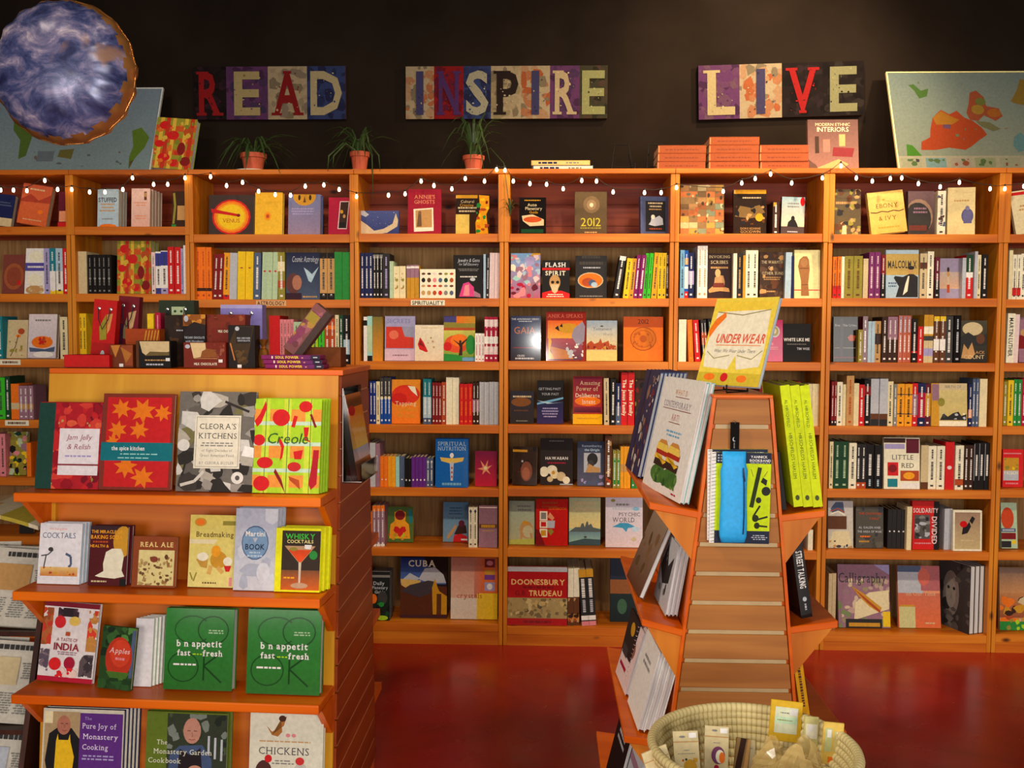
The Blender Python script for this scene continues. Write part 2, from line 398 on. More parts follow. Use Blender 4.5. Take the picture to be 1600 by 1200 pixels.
# ------------------------------------------------------------------ the room
YF = 4.60; BD = 0.30; YW = YF + BD + 0.03
WALLM = flat('black_wall_paint', (29, 22, 17), 0.85, noise=0.25, scale=3, spec=0.05)
def floor_mat():
    m, nt, b = _nt('red_stained_concrete'); N = nt.nodes; L = nt.links
    g = N.new('ShaderNodeNewGeometry'); n = N.new('ShaderNodeTexNoise'); n.inputs['Scale'].default_value = 1.6; n.inputs['Detail'].default_value = 8; n.inputs['Distortion'].default_value = 0.8
    L.new(g.outputs['Position'], n.inputs['Vector'])
    r = N.new('ShaderNodeValToRGB'); e = r.color_ramp.elements
    e[0].position = 0.3; e[0].color = srgb((122, 11, 9)); e[1].position = 0.75; e[1].color = srgb((174, 32, 16)); k = e.new(0.5); k.color = srgb((150, 19, 11))
    L.new(n.outputs['Fac'], r.inputs['Fac']); L.new(r.outputs['Color'], b.inputs['Base Color'])
    n2 = N.new('ShaderNodeTexNoise'); n2.inputs['Scale'].default_value = 9; n2.inputs['Detail'].default_value = 6
    L.new(g.outputs['Position'], n2.inputs['Vector'])
    mr = N.new('ShaderNodeMapRange'); mr.inputs['To Min'].default_value = 0.16; mr.inputs['To Max'].default_value = 0.34
    L.new(n2.outputs['Fac'], mr.inputs['Value']); L.new(mr.outputs['Result'], b.inputs['Roughness'])
    return m
m = MB(); m.box((-5.0, -5.2, -0.1), (5.0, YW + 0.12, 0.0)); struct(m.build('floor', floor_mat()))
m = MB(); m.box((-5.0, YW, 0.0), (5.0, YW + 0.12, 4.0)); struct(m.build('wall_back', WALLM))
m = MB(); m.box((-5.12, -5.2, 0.0), (-5.0, YW + 0.12, 4.0)); struct(m.build('wall_left', WALLM))
m = MB(); m.box((5.0, -5.2, 0.0), (5.12, YW + 0.12, 4.0)); struct(m.build('wall_right', WALLM))
m = MB(); m.box((-5.12, -5.2, 4.0), (5.12, YW + 0.12, 4.1)); struct(m.build('ceiling', flat('dark_ceiling_paint', (30, 26, 24), 0.8, noise=0.2, scale=4)))

# ------------------------------------------------------------------ the wall of bookcases
SEAM = [-82, 113, 298, 554, 787, 1052, 1291, 1564, 1835]
SX = [at(c, 517, YF).x for c in SEAM]
UPW = [13, 13, 13, 14, 18, 14, 17, 18, 16]
ZTOP = at(800, 264, YF).z
BASE = [[354, 459, 561, 656, 746, 838, 915, 985], [354, 459, 561, 656, 746, 838, 915, 985], [366, 468, 569, 666, 764, 858, 975],
        [365, 466, 565, 664, 763, 857, 974], [365, 466, 565, 665, 764, 859, 981], [365, 466, 566, 666, 765, 861, 987],
        [366, 466, 567, 667, 766, 862, 992], [366, 468, 568, 667, 766, 864, 993]]
ORD = ('first second third fourth fifth sixth seventh eighth ninth tenth eleventh twelfth thirteenth fourteenth fifteenth sixteenth seventeenth eighteenth nineteenth '
       'twentieth twenty-first twenty-second twenty-third twenty-fourth twenty-fifth twenty-sixth twenty-seventh twenty-eighth twenty-ninth thirtieth').split()
BAYW = ['first', 'second', 'third', 'fourth', 'fifth', 'sixth', 'seventh', 'eighth']
ROWW = ['top', 'second', 'third', 'fourth', 'fifth', 'sixth', 'bottom', 'lowest']
BAYL = ['pine bookcase with shelf tags under the left wall map', 'pine bookcase below the red and green patterned book on top',
        'pine bookcase under the large clay pot with the first spider plant', 'pine bookcase under the upright spider plant, holding rainbow coloured spines',
        'pine bookcase under the wire easel, holding mostly face-out covers', 'pine bookcase under the stacked terracotta boxed books',
        'pine bookcase under the framed-edge map on the wall top', 'rightmost pine bookcase, only a sliver of it in view']
SHELF_T = 0.04; ST = 0.0195
ZS = []
for b in range(8):
    x0, x1 = SX[b], SX[b + 1]; mid = (SEAM[b] + SEAM[b + 1]) / 2
    zs = [at(mid, y, YF).z for y in BASE[b]]; ZS.append(zs)
    root = thing('bookcase', BAYL[b], 'bookcase', ((x0 + x1) / 2, YF, 0))
    ox = (x0 + x1) / 2; a, c = x0 - ox + 0.0015, x1 - ox - 0.0015
    zu = zs[0] - SHELF_T
    ul, ur = UPW[b] * YF / F_PX / 2, UPW[b + 1] * YF / F_PX / 2
    for (p, q) in ((a, a + ST), (c - ST, c)):
        m = MB(); m.box((p, 0, 0), (q, BD, zu)); bevel(m.build('side_panel', PINE_Z, root), 0.002)
    for (p, q) in ((x0 - ox, x0 - ox + ul), (x1 - ox - ur, x1 - ox)):
        m = MB(); m.box((p, -0.003, zu), (q, BD, ZTOP - 0.024)); bevel(m.build('upper_post', PINE_Z, root), 0.002)
    for i, z in enumerate(zs):
        l, r_ = (x0 - ox + ul, x1 - ox - ur) if i == 0 else (a + ST, c - ST)
        m = MB(); m.box((l, 0.001, z - SHELF_T), (r_, 0.022, z), 'white'); m.box((l, 0.022, z - 0.022), (r_, BD - 0.008, z))
        bevel(m.build('shelf', PINE_X, root), 0.002)
    m = MB(); m.box((a + ST, 0.004, 0), (c - ST, 0.024, zs[-1] - SHELF_T)); m.build('plinth', PINE_X, root)
    m = MB(); m.box((a + ST, BD - 0.008, 0), (c - ST, BD, zu)); m.build('back_panel', HARDBOARD, root)
    hz = (ZTOP - 0.024 - zu) / 3
    for k in range(3):
        m = MB(); m.box((x0 - ox + ul, BD - 0.010 + 0.001 * (k % 2), zu + k * hz + 0.001), (x1 - ox - ur, BD, zu + (k + 1) * hz - 0.001)); m.build('back_plank', REDPINE, root)
    m = MB(); m.box((x0 - ox + 0.0005, -0.008, ZTOP - 0.024), (x1 - ox - 0.0005, BD, ZTOP)); bevel(m.build('top_board', PINE_X, root), 0.003)

CUR = dict(b=0, r=0, n=0)
RNG = random.Random(7)
def row(b, r): CUR.update(b=b, r=r, n=0)
def lum(c): q = srgb(c); return 0.3 * q[0] + 0.6 * q[1] + 0.1 * q[2]
def S(x0, x1, yt, col, n=1, lean=0, txt=None, tc=None, bands=(), feat=None, inset=0.03, dep=None, yb=None, mat=None, marks=True, ops=()):
    """spines standing on the current shelf, measured at their feet"""
    b, r = CUR['b'], CUR['r']; z = ZS[b][r]; Y = YF + inset
    tcol = tc or ('white' if lum(col) < 0.28 else 'dark_grey')
    for k in range(n):
        a = x0 + (x1 - x0) * k / n; c = x0 + (x1 - x0) * (k + 1) / n
        X0 = at(a, BASE[b][r], Y).x; X1 = at(c, BASE[b][r], Y).x; t = max(0.006, (X1 - X0) - 0.0012) * math.cos(R(lean))
        h = (at((a + c) / 2, yt, Y).z - z) / math.cos(R(lean)) + RNG.uniform(-0.001, 0.0005)
        d = dep or min(0.235, max(0.125, h * 0.66))
        o = [('r', 0, v0, 100, v1, cc) for v0, v1, cc in bands] + list(ops)
        if txt: o.append(('v', txt, 50, 52, 52, tcol, 'b', 78))
        elif marks:
            q = random.Random(int(x0 * 3 + b * 17 + r)); e = q.uniform(55, 70)
            o += [('M', 50, 22, e, 30, tcol), ('M', 50, e + 6, 92, 22, tcol), ('r', 30, 6, 70, 10, tcol)]
        cn = col if isinstance(col, str) else feat.split(' spine')[0]
        f = (' ' + feat) if feat and isinstance(col, str) else ''
        lab = f"{cn.replace('_', ' ')} spine{f}, {ORD[CUR['n']]} book from left, {ROWW[r]} shelf of {BAYW[b]} bookcase"
        spine_book(lab, t, h, d, col, o, (X0 + 0.0006, Y + RNG.uniform(-0.004, 0.006), z + 0.0004 + (t * math.sin(R(lean)) if lean > 0 else 0)), (0, R(lean), 0), mat,
                   f"spines on the {ROWW[r]} shelf of the {BAYW[b]} bookcase")
        CUR['n'] += 1
def Fc(x0, x1, yt, col, label, ops, t=0.02, lean=7, yaw=0, roll=0, inset=0.06, mat=None, pages=None, n=1, spine=None, back=None):
    """a cover facing out on the current shelf"""
    b, r = CUR['b'], CUR['r']; z = ZS[b][r]; Y = YF + inset
    X0 = at(x0, BASE[b][r], Y).x; X1 = at(x1, BASE[b][r], Y).x
    w = (X1 - X0) / math.cos(R(yaw)); l = R(lean)
    h = (at((x0 + x1) / 2, yt, Y + 0.02).z - z - t * math.sin(l)) / math.cos(l) / math.cos(R(roll))
    lift = t * math.sin(l) + 0.0005 + (w * math.sin(R(roll)) if roll > 0 else 0)
    for k in range(n):
        lab = label if k == 0 else f"{['', 'second', 'third', 'fourth', 'fifth'][k]} copy standing directly behind the {label}"
        lab = ' '.join(lab.split()[:16])
        book(lab, w, h, t, col, ops if k == 0 else None, (X0 - math.sin(R(yaw)) * k * t, Y + math.cos(R(yaw)) * k * (t + 0.0008) / math.cos(l), z + lift), (-l, R(roll), R(yaw)), mat, pages, back, spine,
             group=f"copies of the {' '.join(label.split()[:6])}" if n > 1 else None)
        CUR['n'] += 1

PATTERN = [('r', 0, 0, 100, 100, (146, 140, 44))] + [('r', 0, y, 100, y + 11, (196, 84, 36)) for y in (4, 27, 50, 74)] + [('r', x, 0, x + 9, 100, (214, 176, 60)) for x in (10, 40, 70)] + [('r', x, 0, x + 10, 100, (186, 52, 30)) for x in (24, 84)] + \
    [('e', 20, 85, 12, 8, 'red'), ('e', 45, 66, 15, 9, 'red'), ('e', 14, 48, 12, 7, 'red'), ('e', 70, 40, 10, 13, 'dark_red'), ('e', 30, 22, 15, 8, 'red'), ('e', 82, 74, 12, 10, 'rust'), ('e', 84, 16, 13, 9, 'dark_red'), ('e', 55, 12, 11, 7, 'red'), ('n', 26, 3, 6, [(120, 130, 40), (206, 170, 60), (190, 50, 30), (214, 110, 40)], 0, 0, 100, 100, 3)]

# ---------------- first bookcase
row(0, 0)
Fc(-12, 17, 306, 'navy', 'dark navy book tilted beside the rust cover, top shelf, beige strip along its foot', [('r', 0, 0, 100, 26, 'beige'), ('m', 50, 70, 70, 2, 4, 'slate')], roll=7, t=0.03, spine='black')
Fc(26, 72, 293, 'rust', 'rust orange book tilted sideways on the top shelf of the first bookcase', [('g', 0, 0, 100, 100, (196, 92, 60), (214, 100, 50)), ('p', [(0, 60), (30, 76), (60, 62), (100, 80), (100, 58), (0, 54)], (166, 60, 40)), ('e', 72, 34, 9, 5, 'orange'), ('m', 50, 88, 60, 1, 4, 'beige'), ('m', 50, 12, 70, 1, 2, 'beige')], roll=9, t=0.035, lean=6)
Fc(90, 106, 300, 'maroon', 'dark mauve book with a pale pink label beside the first upright', [('r', 10, 16, 100, 46, 'peach'), ('r', 0, 0, 100, 14, 'red')], t=0.02)
row(0, 1)
Fc(3, 37, 398, (122, 60, 52), 'brown cover with a round reddish disc, second shelf of the first bookcase', [('e', 52, 44, 46, 34, (158, 84, 50)), ('e', 52, 44, 34, 25, (140, 66, 46)), ('r', 70, 22, 84, 34, 'red')])
Fc(38, 70, 388, 'white', 'white cover crossed by a purple-blue band and a bread picture', [('r', 0, 50, 100, 68, (84, 76, 160)), ('m', 50, 59, 80, 1, 4, 'white'), ('e', 50, 82, 34, 12, 'ivory'), ('e', 48, 30, 36, 14, 'ivory'), ('e', 50, 8, 44, 10, 'tan'), ('n', 8, 3, 6, ['tan', 'beige'], 10, 2, 90, 18, 4)])
S(70, 79, 388, 'lavender'); S(79, 88, 388, 'teal', bands=[(0, 50, 'white'), (0, 8, 'yellow')]); S(88, 99, 388, 'pale_blue', bands=[(0, 50, 'white'), (0, 8, 'yellow')]); S(99, 107, 388, 'red')
row(0, 2)
S(-4, 5, 494, 'teal'); Fc(5, 42, 500, 'beige', 'beige cover with a small red flower and brown stem', [('e', 72, 70, 14, 8, 'rust'), ('e', 60, 58, 10, 4, 'orange'), ('l', [(60, 60), (50, 30), (30, 5)], 2, 'brown'), ('n', 8, 3, 6, ['olive', 'tan'], 10, 5, 80, 45, 8)])
Fc(43, 87, 491, 'pale_pink', 'white cover with a bowl of orange food and a grey dish', [('g', 0, 0, 100, 100, (226, 214, 220), (206, 196, 206)), ('m', 50, 86, 70, 1, 4, 'grey'), ('e', 50, 36, 38, 14, 'orange'), ('n', 12, 4, 7, ['rust', 'orange', 'red'], 20, 30, 80, 48, 2), ('p', [(8, 14), (94, 14), (96, 26), (60, 20), (4, 24)], 'slate'), ('e', 55, 8, 36, 7, 'white')], t=0.03)
S(95, 107, 495, 'cream')
row(0, 3)
S(-8, 9, 590, 'bright_green'); S(9, 17, 588, 'dark_green'); S(17, 30, 600, 'orange', bands=[(28, 46, 'beige')], marks=False); S(30, 53, 603, 'mauve', 3, bands=[(30, 46, 'tan')])
row(0, 4)
S(-10, 9, 678, 'pink', 2); Fc(9, 41, 675, 'olive', 'busy floral cover in yellow green and pink beside an orange spine', [('n', 46, 4, 10, ['olive', 'yellow', 'black', 'lime', 'pink', 'dark_green', 'mauve', 'pale_green'], 0, 0, 100, 100, 5)]); S(42, 49, 692, 'orange', marks=False)
row(0, 5)
Fc(30, 52, 800, 'charcoal', 'small dark cover leaning on the lowest seen shelf of the first bookcase', [('e', 60, 70, 24, 14, 'mauve'), ('e', 70, 50, 14, 9, 'pink')], roll=0)
# ---------------- second bookcase
row(1, 0)
Fc(152, 185, 296, 'pale_blue', 'grey-blue cover headed by blocky dark letters, top shelf, second bookcase', [('t', 'STUFFED', 48, 72, 11, 'dark_grey', 'b', 86), ('m', 48, 52, 76, 3, 4, 'tan'), ('m', 48, 22, 60, 1, 3, 'grey'), ('e', 50, 3, 40, 6, 'orange')], t=0.03, n=3, lean=4)
Fc(205, 234, 295, 'pale_pink', 'pale pink cover with a tiny brown emblem, top shelf, second bookcase', [('g', 0, 0, 100, 100, (234, 200, 190), (226, 176, 160)), ('r', 68, 70, 82, 92, 'brown'), ('e', 75, 84, 7, 6, 'tan'), ('m', 50, 60, 70, 2, 3, 'peach'), ('m', 50, 26, 80, 2, 3, 'peach')], t=0.036, n=4, lean=4)
Fc(268, 291, 299, 'dark_brown', 'dark brown cover with a pale box label beside the second upright', [('r', 36, 20, 100, 60, 'tan'), ('l', [(10, 95), (20, 60), (12, 10)], 6, 'olive'), ('r', 0, 0, 30, 8, 'green')], t=0.02)
row(1, 1)
S(122, 137, 393, 'beige', 2, marks=False); S(138, 174, 398, 'black', 5, tc='grey', ops=[('r', 30, 38, 70, 41, 'white')])
m = MB()
Fc(183, 236, 377, (150, 180, 40), 'red, green and yellow patterned cookbook on the second shelf among spines', PATTERN, t=0.045, n=2, lean=3)
S(237, 243, 394, 'pale_pink'); S(243, 252, 393, 'white', bands=[(66, 96, (58, 62, 150)), (0, 14, (58, 62, 150))], feat='with blue bands'); S(252, 263, 392, 'white', bands=[(66, 98, (50, 56, 150)), (0, 14, 'lavender')], feat='with broad blue top'); S(263, 283, 386, 'red', 2); S(283, 287, 388, 'lavender'); S(287, 293, 383, 'white', marks=False)
row(1, 2)
S(124, 136, 490, 'yellow', 2); S(232, 244, 490, 'yellow', marks=False); S(244, 253, 491, 'crimson')
# ---------------- third bookcase
row(2, 0)
Fc(326, 396, 305, (60, 48, 46), 'square dark cover with a glowing orange sun disc', [('e', 50, 45, 43, 44, 'red'), ('e', 50, 45, 39, 40, 'orange'), ('e', 50, 45, 34, 35, 'amber'), ('e', 50, 45, 30, 31, 'yellow'), ('p', [(4, 66), (66, 52), (66, 46), (6, 56)], 'red'), ('e', 66, 49, 4, 4, 'dark_red'), ('t', 'VENUS', 50, 36, 10, 'rust', 's', 56)], lean=5)
Fc(398, 441, 301, 'yellow', 'plain yellow cover with a small brown sunburst', [('g', 0, 0, 100, 100, (232, 178, 44), (240, 190, 50)), ('e', 46, 44, 13, 11, 'amber'), ('e', 46, 44, 8, 7, 'orange'), ('e', 46, 44, 5, 4, 'rust')], t=0.03, pages=PAGES, lean=5)
Fc(450, 500, 304, 'lavender', 'grey-blue cover with a yellow sun face along its top edge', [('g', 0, 0, 100, 100, (112, 122, 168), (150, 130, 160)), ('e', 50, 96, 36, 24, 'gold'), ('e', 34, 92, 4, 7, 'dark_brown'), ('e', 68, 92, 4, 7, 'dark_brown'), ('p', [(50, 96), (46, 80), (55, 80)], 'brown'), ('m', 45, 58, 70, 3, 3, 'lavender')], t=0.03, n=2, lean=5, back=(46, 82, 150))
Fc(513, 547, 309, 'crimson', 'dark crimson cover with a slanted framed picture', [('p', [(42, 16), (84, 16), (96, 90), (52, 90)], 'pale_pink'), ('p', [(46, 18), (82, 18), (92, 88), (55, 88)], 'dark_brown'), ('e', 60, 62, 7, 5, 'gold'), ('e', 72, 50, 6, 5, 'tan'), ('r', 50, 20, 78, 34, 'black')], lean=5)
row(2, 1)
S(305, 331, 386, 'orange', 3, bands=[(16, 22, 'dark_brown')], tc='rust', dep=0.2); S(331, 348, 397, 'dark_red', 2, lean=3); S(348, 358, 395, 'amber', bands=[(0, 10, 'red')], lean=2); S(358, 370, 395, 'silver', marks=False, lean=2); S(371, 395, 393, 'yellow', 2, ops=[('e', 50, 66, 18, 1.6, 'rust')], marks=False, lean=1.5); S(396, 407, 395, 'slate', lean=1.5); S(408, 433, 394, 'pale_green', 3, ops=[('p', [(50, 57), (20, 61), (50, 60), (80, 61)], 'red'), ('e', 50, 60, 24, 1.6, 'red')], marks=False, lean=2); S(434, 445, 394, 'olive', bands=[(25, 40, 'rust'), (60, 80, 'cream')])
Fc(447, 500, 395, (36, 42, 70), 'navy cover with a white bird shape and a reddish face', [('g', 0, 0, 100, 100, (30, 34, 66), (70, 84, 110)), ('t', 'Cosmic Astrology', 56, 86, 12, 'silver', 'i', 78), ('e', 22, 34, 22, 22, (96, 56, 54)), ('e', 32, 36, 14, 16, (170, 112, 90)), ('p', [(52, 68), (66, 40), (74, 36), (96, 70), (76, 54), (64, 62)], 'pale_blue'), ('r', 0, 0, 46, 14, (54, 28, 44)), ('m', 70, 6, 50, 1, 3, 'tan')], t=0.018, lean=3, inset=0.035)
S(500, 523, 395, 'tan', 2, bands=[(0, 14, 'black'), (88, 100, 'black')], ops=[('e', 50, 10, 14, 2, 'white')]); S(523, 547, 394, 'green', 2, marks=False)
row(2, 2)
S(421, 438, 493, 'red', 1, marks=False); S(438, 459, 499, 'pink', 4); S(459, 476, 503, 'pale_green', 2); S(476, 497, 505, 'lime', 2); S(498, 507, 514, 'bright_green'); S(507, 524, 497, 'rust', 2, bands=[(76, 84, 'orange')]); S(524, 530, 492, 'cream'); S(530, 537, 492, 'dark_green'); S(537, 547, 492, 'black', bands=[(20, 50, 'pale_blue')])
# ---------------- fourth bookcase
row(3, 0)
Fc(563, 623, 330, (52, 62, 120), 'wide blue starry cover with cream clouds', [('g', 0, 0, 100, 100, (70, 82, 140), (44, 54, 112)), ('p', [(0, 0), (0, 60), (18, 40), (36, 16), (60, 24), (84, 46), (92, 90), (98, 60), (96, 34), (70, 8), (40, 0)], (206, 184, 150)), ('p', [(0, 100), (0, 84), (14, 74), (22, 84), (10, 100)], 'silver'), ('n', 16, 0.8, 1.6, ['silver', 'white'], 20, 30, 95, 95, 4)], n=2, t=0.012, lean=4)
Fc(637, 689, 296, (158, 34, 54), 'raspberry red cover with a white-framed old photograph', [('t', "ANNIE'S", 50, 83, 8, 'peach', 'f', 80), ('t', 'GHOSTS', 50, 72, 8, 'peach', 'f', 80), ('p', [(19, 6), (78, 8), (76, 59), (17, 56)], 'ivory'), ('p', [(24, 15), (73, 16), (72, 56), (23, 53)], 'tan'), ('p', [(27, 17), (42, 18), (40, 48), (32, 50)], (110, 84, 62)), ('e', 36, 48, 5, 4, (130, 96, 70))], lean=4, mat=MATTE)
Fc(712, 765, 304, 'dark_brown', 'dark cover with a yellow robed figure and yellow square sticker', [('r', 0, 90, 64, 98, 'gold'), ('r', 0, 52, 66, 90, (44, 32, 28)), ('t', 'Cultural', 34, 82, 7, 'beige', 's', 50), ('t', 'Creative', 32, 73, 7, 'gold', 's', 40), ('m', 34, 62, 56, 2, 4, 'beige'), ('r', 0, 0, 40, 50, (226, 194, 96)), ('p', [(68, 98), (98, 96), (98, 66), (90, 50), (96, 2), (60, 2), (58, 30), (72, 60)], 'amber'), ('n', 16, 3, 7, ['orange', 'yellow', 'rust', 'green', 'dark_red'], 60, 4, 98, 96, 6)], lean=4, mat=GLOSS)
row(3, 1)
S(563, 583, 395, 'navy', 3); S(583, 598, 395, 'black', 3, bands=[(88, 96, 'grey')]); S(598, 609, 396, 'charcoal', tc='lavender'); S(609, 615, 408, 'pale_green', marks=False); S(615, 634, 416, 'cream', 2, ops=[('n', 6, 3, 5, ['olive', 'tan'], 20, 20, 80, 90, 3)], marks=False); S(635, 655, 414, 'gold', 3, bands=[(62, 100, 'mauve'), (90, 96, 'white')], marks=False)
Fc(656, 711, 421, 'ivory', 'cream square cover with rows of coloured gemstone dots', [('e', 10 + 16 * i, y, 5.4, s_, c) for y, s_, cs in ((84, 4, ['brown', 'dark_brown', 'pale_pink', 'brown', 'olive', 'rust']), (62, 8, ['black', 'brown', 'pink', 'slate', 'dark_green', 'rust']), (42, 4, ['tan', 'rust', 'red', 'rust', 'grey', 'brown']), (18, 8, ['tan', 'tan', 'rust', 'red', 'grey', 'slate'])) for i, c in enumerate(cs)], t=0.015, lean=3, inset=0.015)
Fc(708, 754, 399, 'black', 'black cover with a pink crystal and white script', [('t', 'Jewelry & Gems', 52, 88, 8, 'silver', 'i', 74), ('t', 'for Self-Discovery', 52, 79, 6, 'silver', 'i', 66), ('m', 52, 66, 72, 2, 1.6, 'grey'), ('m', 52, 50, 60, 1, 2.5, 'white'), ('p', [(20, 4), (34, 34), (52, 38), (70, 26), (72, 4)], (206, 60, 130)), ('p', [(34, 6), (40, 30), (54, 32), (56, 6)], 'pink'), ('p', [(72, 4), (70, 18), (92, 10), (94, 2)], 'mauve'), ('e', 66, 44, 9, 4, 'silver')], lean=3, inset=0.04, t=0.015)
S(755, 759, 397, 'pale_blue', marks=False); S(759, 764, 397, 'charcoal', lean=1); S(764, 780, 395, 'pale_pink', 2, marks=False, lean=1)
row(3, 2)
S(568, 574, 495, 'white', bands=[(80, 92, 'black')], marks=False); S(574, 582, 494, 'aqua', bands=[(0, 12, 'black')], ops=[('r', 0, 20, 100, 80, 'pale_green')], marks=False); S(582, 597, 495, 'gold', ops=[('g', 0, 0, 100, 100, (120, 110, 50), (220, 140, 40))], marks=False)
Fc(601, 648, 494, 'lavender', 'lavender cover with a large red cliff picture', [('r', 0, 72, 100, 100, (168, 164, 204)), ('t', 'SECRETS', 46, 89, 9, (120, 124, 180), 'f', 86), ('r', 4, 28, 96, 76, (150, 150, 176)), ('p', [(4, 28), (4, 76), (56, 76), (66, 54), (96, 52), (96, 28)], (206, 56, 40)), ('e', 30, 58, 16, 10, (222, 110, 84)), ('r', 0, 0, 100, 26, (214, 184, 206)), ('m', 52, 12, 60, 1, 3, 'mauve')], lean=4)
Fc(648, 693, 508, 'ivory', 'plain ivory cover with a red butterfly wing', [('g', 0, 0, 100, 100, (232, 220, 196), (222, 206, 180)), ('p', [(10, 46), (18, 66), (30, 52), (46, 26), (40, 24), (16, 32)], 'red'), ('p', [(14, 46), (20, 58), (34, 38)], 'dark_red'), ('e', 56, 64, 3, 2.4, 'olive'), ('e', 62, 54, 4, 3, 'tan'), ('e', 66, 38, 3, 3, 'tan'), ('e', 46, 50, 2, 2, 'tan'), ('m', 52, 92, 60, 1, 2.5, 'beige')], lean=4, inset=0.05)
Fc(693, 742, 494, 'olive', 'cover with a dancing figure over orange and green swirls', [('r', 0, 86, 40, 100, (70, 66, 130)), ('h', 40, 84, 100, 100, 'orange', 'gold'), ('r', 0, 74, 100, 84, 'olive'), ('r', 0, 68, 100, 74, 'rust'), ('g', 0, 0, 100, 68, (200, 196, 90), (110, 150, 50)), ('e', 42, 38, 40, 20, (224, 80, 40)), ('e', 50, 46, 28, 14, 'orange'), ('e', 86, 36, 16, 22, 'green'), ('e', 12, 32, 14, 10, 'red'), ('p', [(0, 0), (0, 16), (40, 14), (70, 8), (100, 10), (100, 0)], 'green'), ('r', 60, 0, 100, 8, 'sky_blue'), ('p', [(48, 12), (52, 30), (48, 36), (32, 46), (30, 48), (48, 40), (56, 40), (74, 50), (76, 48), (60, 36), (60, 12)], 'dark_brown'), ('e', 53, 43, 4, 3.4, 'dark_brown')], lean=4)
S(742, 757, 521, 'white', 3, tc='crimson'); S(757, 778, 495, 'crimson', 3, bands=[(78, 94, 'pale_pink'), (40, 56, 'white'), (16, 34, 'pale_pink')])
row(3, 3)
S(571, 577, 612, 'maroon'); S(577, 588, 596, (26, 48, 130), 2, feat='royal blue spine', ops=[('r', 30, 84, 70, 96, 'silver')]); S(588, 594, 596, 'cream', tc='brown'); S(594, 611, 590, (24, 74, 160), 3, feat='grey and bright blue spine', bands=[(56, 100, 'dark_grey')], ops=[('e', 50, 56, 40, 4, 'cream')])
Fc(612, 656, 593, 'orange', 'orange cover with a red cloud and pale title', [('g', 0, 0, 100, 100, (240, 150, 40), (238, 120, 30)), ('e', 50, 66, 50, 22, (224, 52, 30)), ('e', 26, 56, 28, 14, (206, 34, 26)), ('p', [(56, 86), (82, 84), (92, 62), (70, 74)], 'ivory'), ('t', 'Tapping', 50, 46, 9, 'cream', 'f', 76), ('t', 'the Power', 56, 32, 8, 'gold', 'f', 70), ('t', 'Within', 52, 18, 9, 'gold', 'f', 66)], t=0.024, lean=3, inset=0.04)
S(661, 674, 592, 'teal', 2, bands=[(0, 60, 'pale_blue'), (0, 14, 'slate')]); S(675, 690, 598, 'dark_red', 3); S(690, 697, 597, 'rust'); S(697, 717, 590, 'ivory', 2, marks=False); S(718, 738, 600, 'red', 3, tc='orange'); S(738, 749, 598, 'dark_brown', 2, bands=[(30, 60, 'mauve')]); S(749, 779, 597, 'silver', 4, marks=False)
row(3, 4)
S(573, 578, 712, 'black'); S(578, 587, 692, 'silver', marks=False, dep=0.2); S(587, 594, 693, 'mauve', marks=False); S(594, 606, 713, 'orange', 2, marks=False, ops=[('e', 50, 24, 18, 2, 'white')]); S(606, 618, 713, 'amber', 2, marks=False); S(618, 624, 714, 'aqua', marks=False); S(624, 632, 713, 'slate', marks=False, ops=[('e', 50, 24, 18, 2, 'white')]); S(632, 643, 716, 'black', 2, marks=False, ops=[('p', [(50, 20), (75, 24), (50, 28), (25, 24)], 'white')]); S(643, 666, 714, 'purple', 4, marks=False, ops=[('p', [(50, 20), (75, 24), (50, 28), (25, 24)], 'white')]); S(666, 677, 716, 'slate', 2, ops=[('r', 20, 84, 80, 90, 'silver')])
Fc(680, 731, 686, (22, 96, 180), 'bright blue cover with a winged white staff', [('t', 'SPIRITUAL', 50, 90, 8, 'pale_blue', 'f', 86), ('t', 'NUTRITION', 50, 80, 8, 'pale_blue', 'f', 86), ('p', [(14, 62), (46, 60), (50, 68), (54, 60), (88, 62), (84, 54), (58, 50), (50, 46), (42, 50), (18, 54)], (222, 186, 90)), ('e', 50, 66, 6, 5, 'white'), ('p', [(44, 52), (56, 52), (54, 14), (47, 14)], 'silver'), ('r', 48, 38, 53, 42, 'rust'), ('r', 48, 29, 53, 33, 'rust'), ('r', 48, 20, 53, 24, 'rust'), ('m', 50, 7, 80, 1, 5, 'sky_blue')], t=0.02, n=3, lean=5, inset=0.02, back=(26, 90, 170), pages=PAGES_W, mat=GLOSS)
Fc(742, 776, 705, 'crimson', 'crimson cover with a pale starburst lotus', [('g', 0, 0, 100, 100, (120, 16, 66), (196, 26, 60)), ('p', [(10, 50), (36, 54), (24, 74), (46, 58), (60, 76), (56, 56), (78, 60), (58, 48), (72, 34), (50, 44), (34, 34), (38, 46)], 'peach'), ('e', 48, 52, 8, 5, 'cream')], lean=5)
row(3, 5)
S(578, 582, 800, 'orange', marks=False); S(582, 601, 790, 'mauve', 3, bands=[(86, 100, 'orange'), (0, 6, 'white')])
Fc(604, 645, 792, 'olive', 'cover with a red heart figure on green and yellow', [('r', 0, 0, 100, 100, (80, 110, 50)), ('p', [(10, 10), (90, 10), (84, 50), (70, 60), (72, 84), (50, 92), (28, 84), (30, 60), (14, 50)], 'amber'), ('e', 50, 76, 19, 14, 'dark_red'), ('p', [(50, 14), (74, 32), (70, 44), (58, 44), (50, 38), (42, 44), (30, 44), (26, 32)], 'red'), ('p', [(88, 50), (98, 60), (94, 88), (80, 96)], 'teal'), ('n', 10, 3, 5, ['lime', 'rust', 'gold'], 5, 5, 95, 30, 3)], lean=7, inset=0.12)
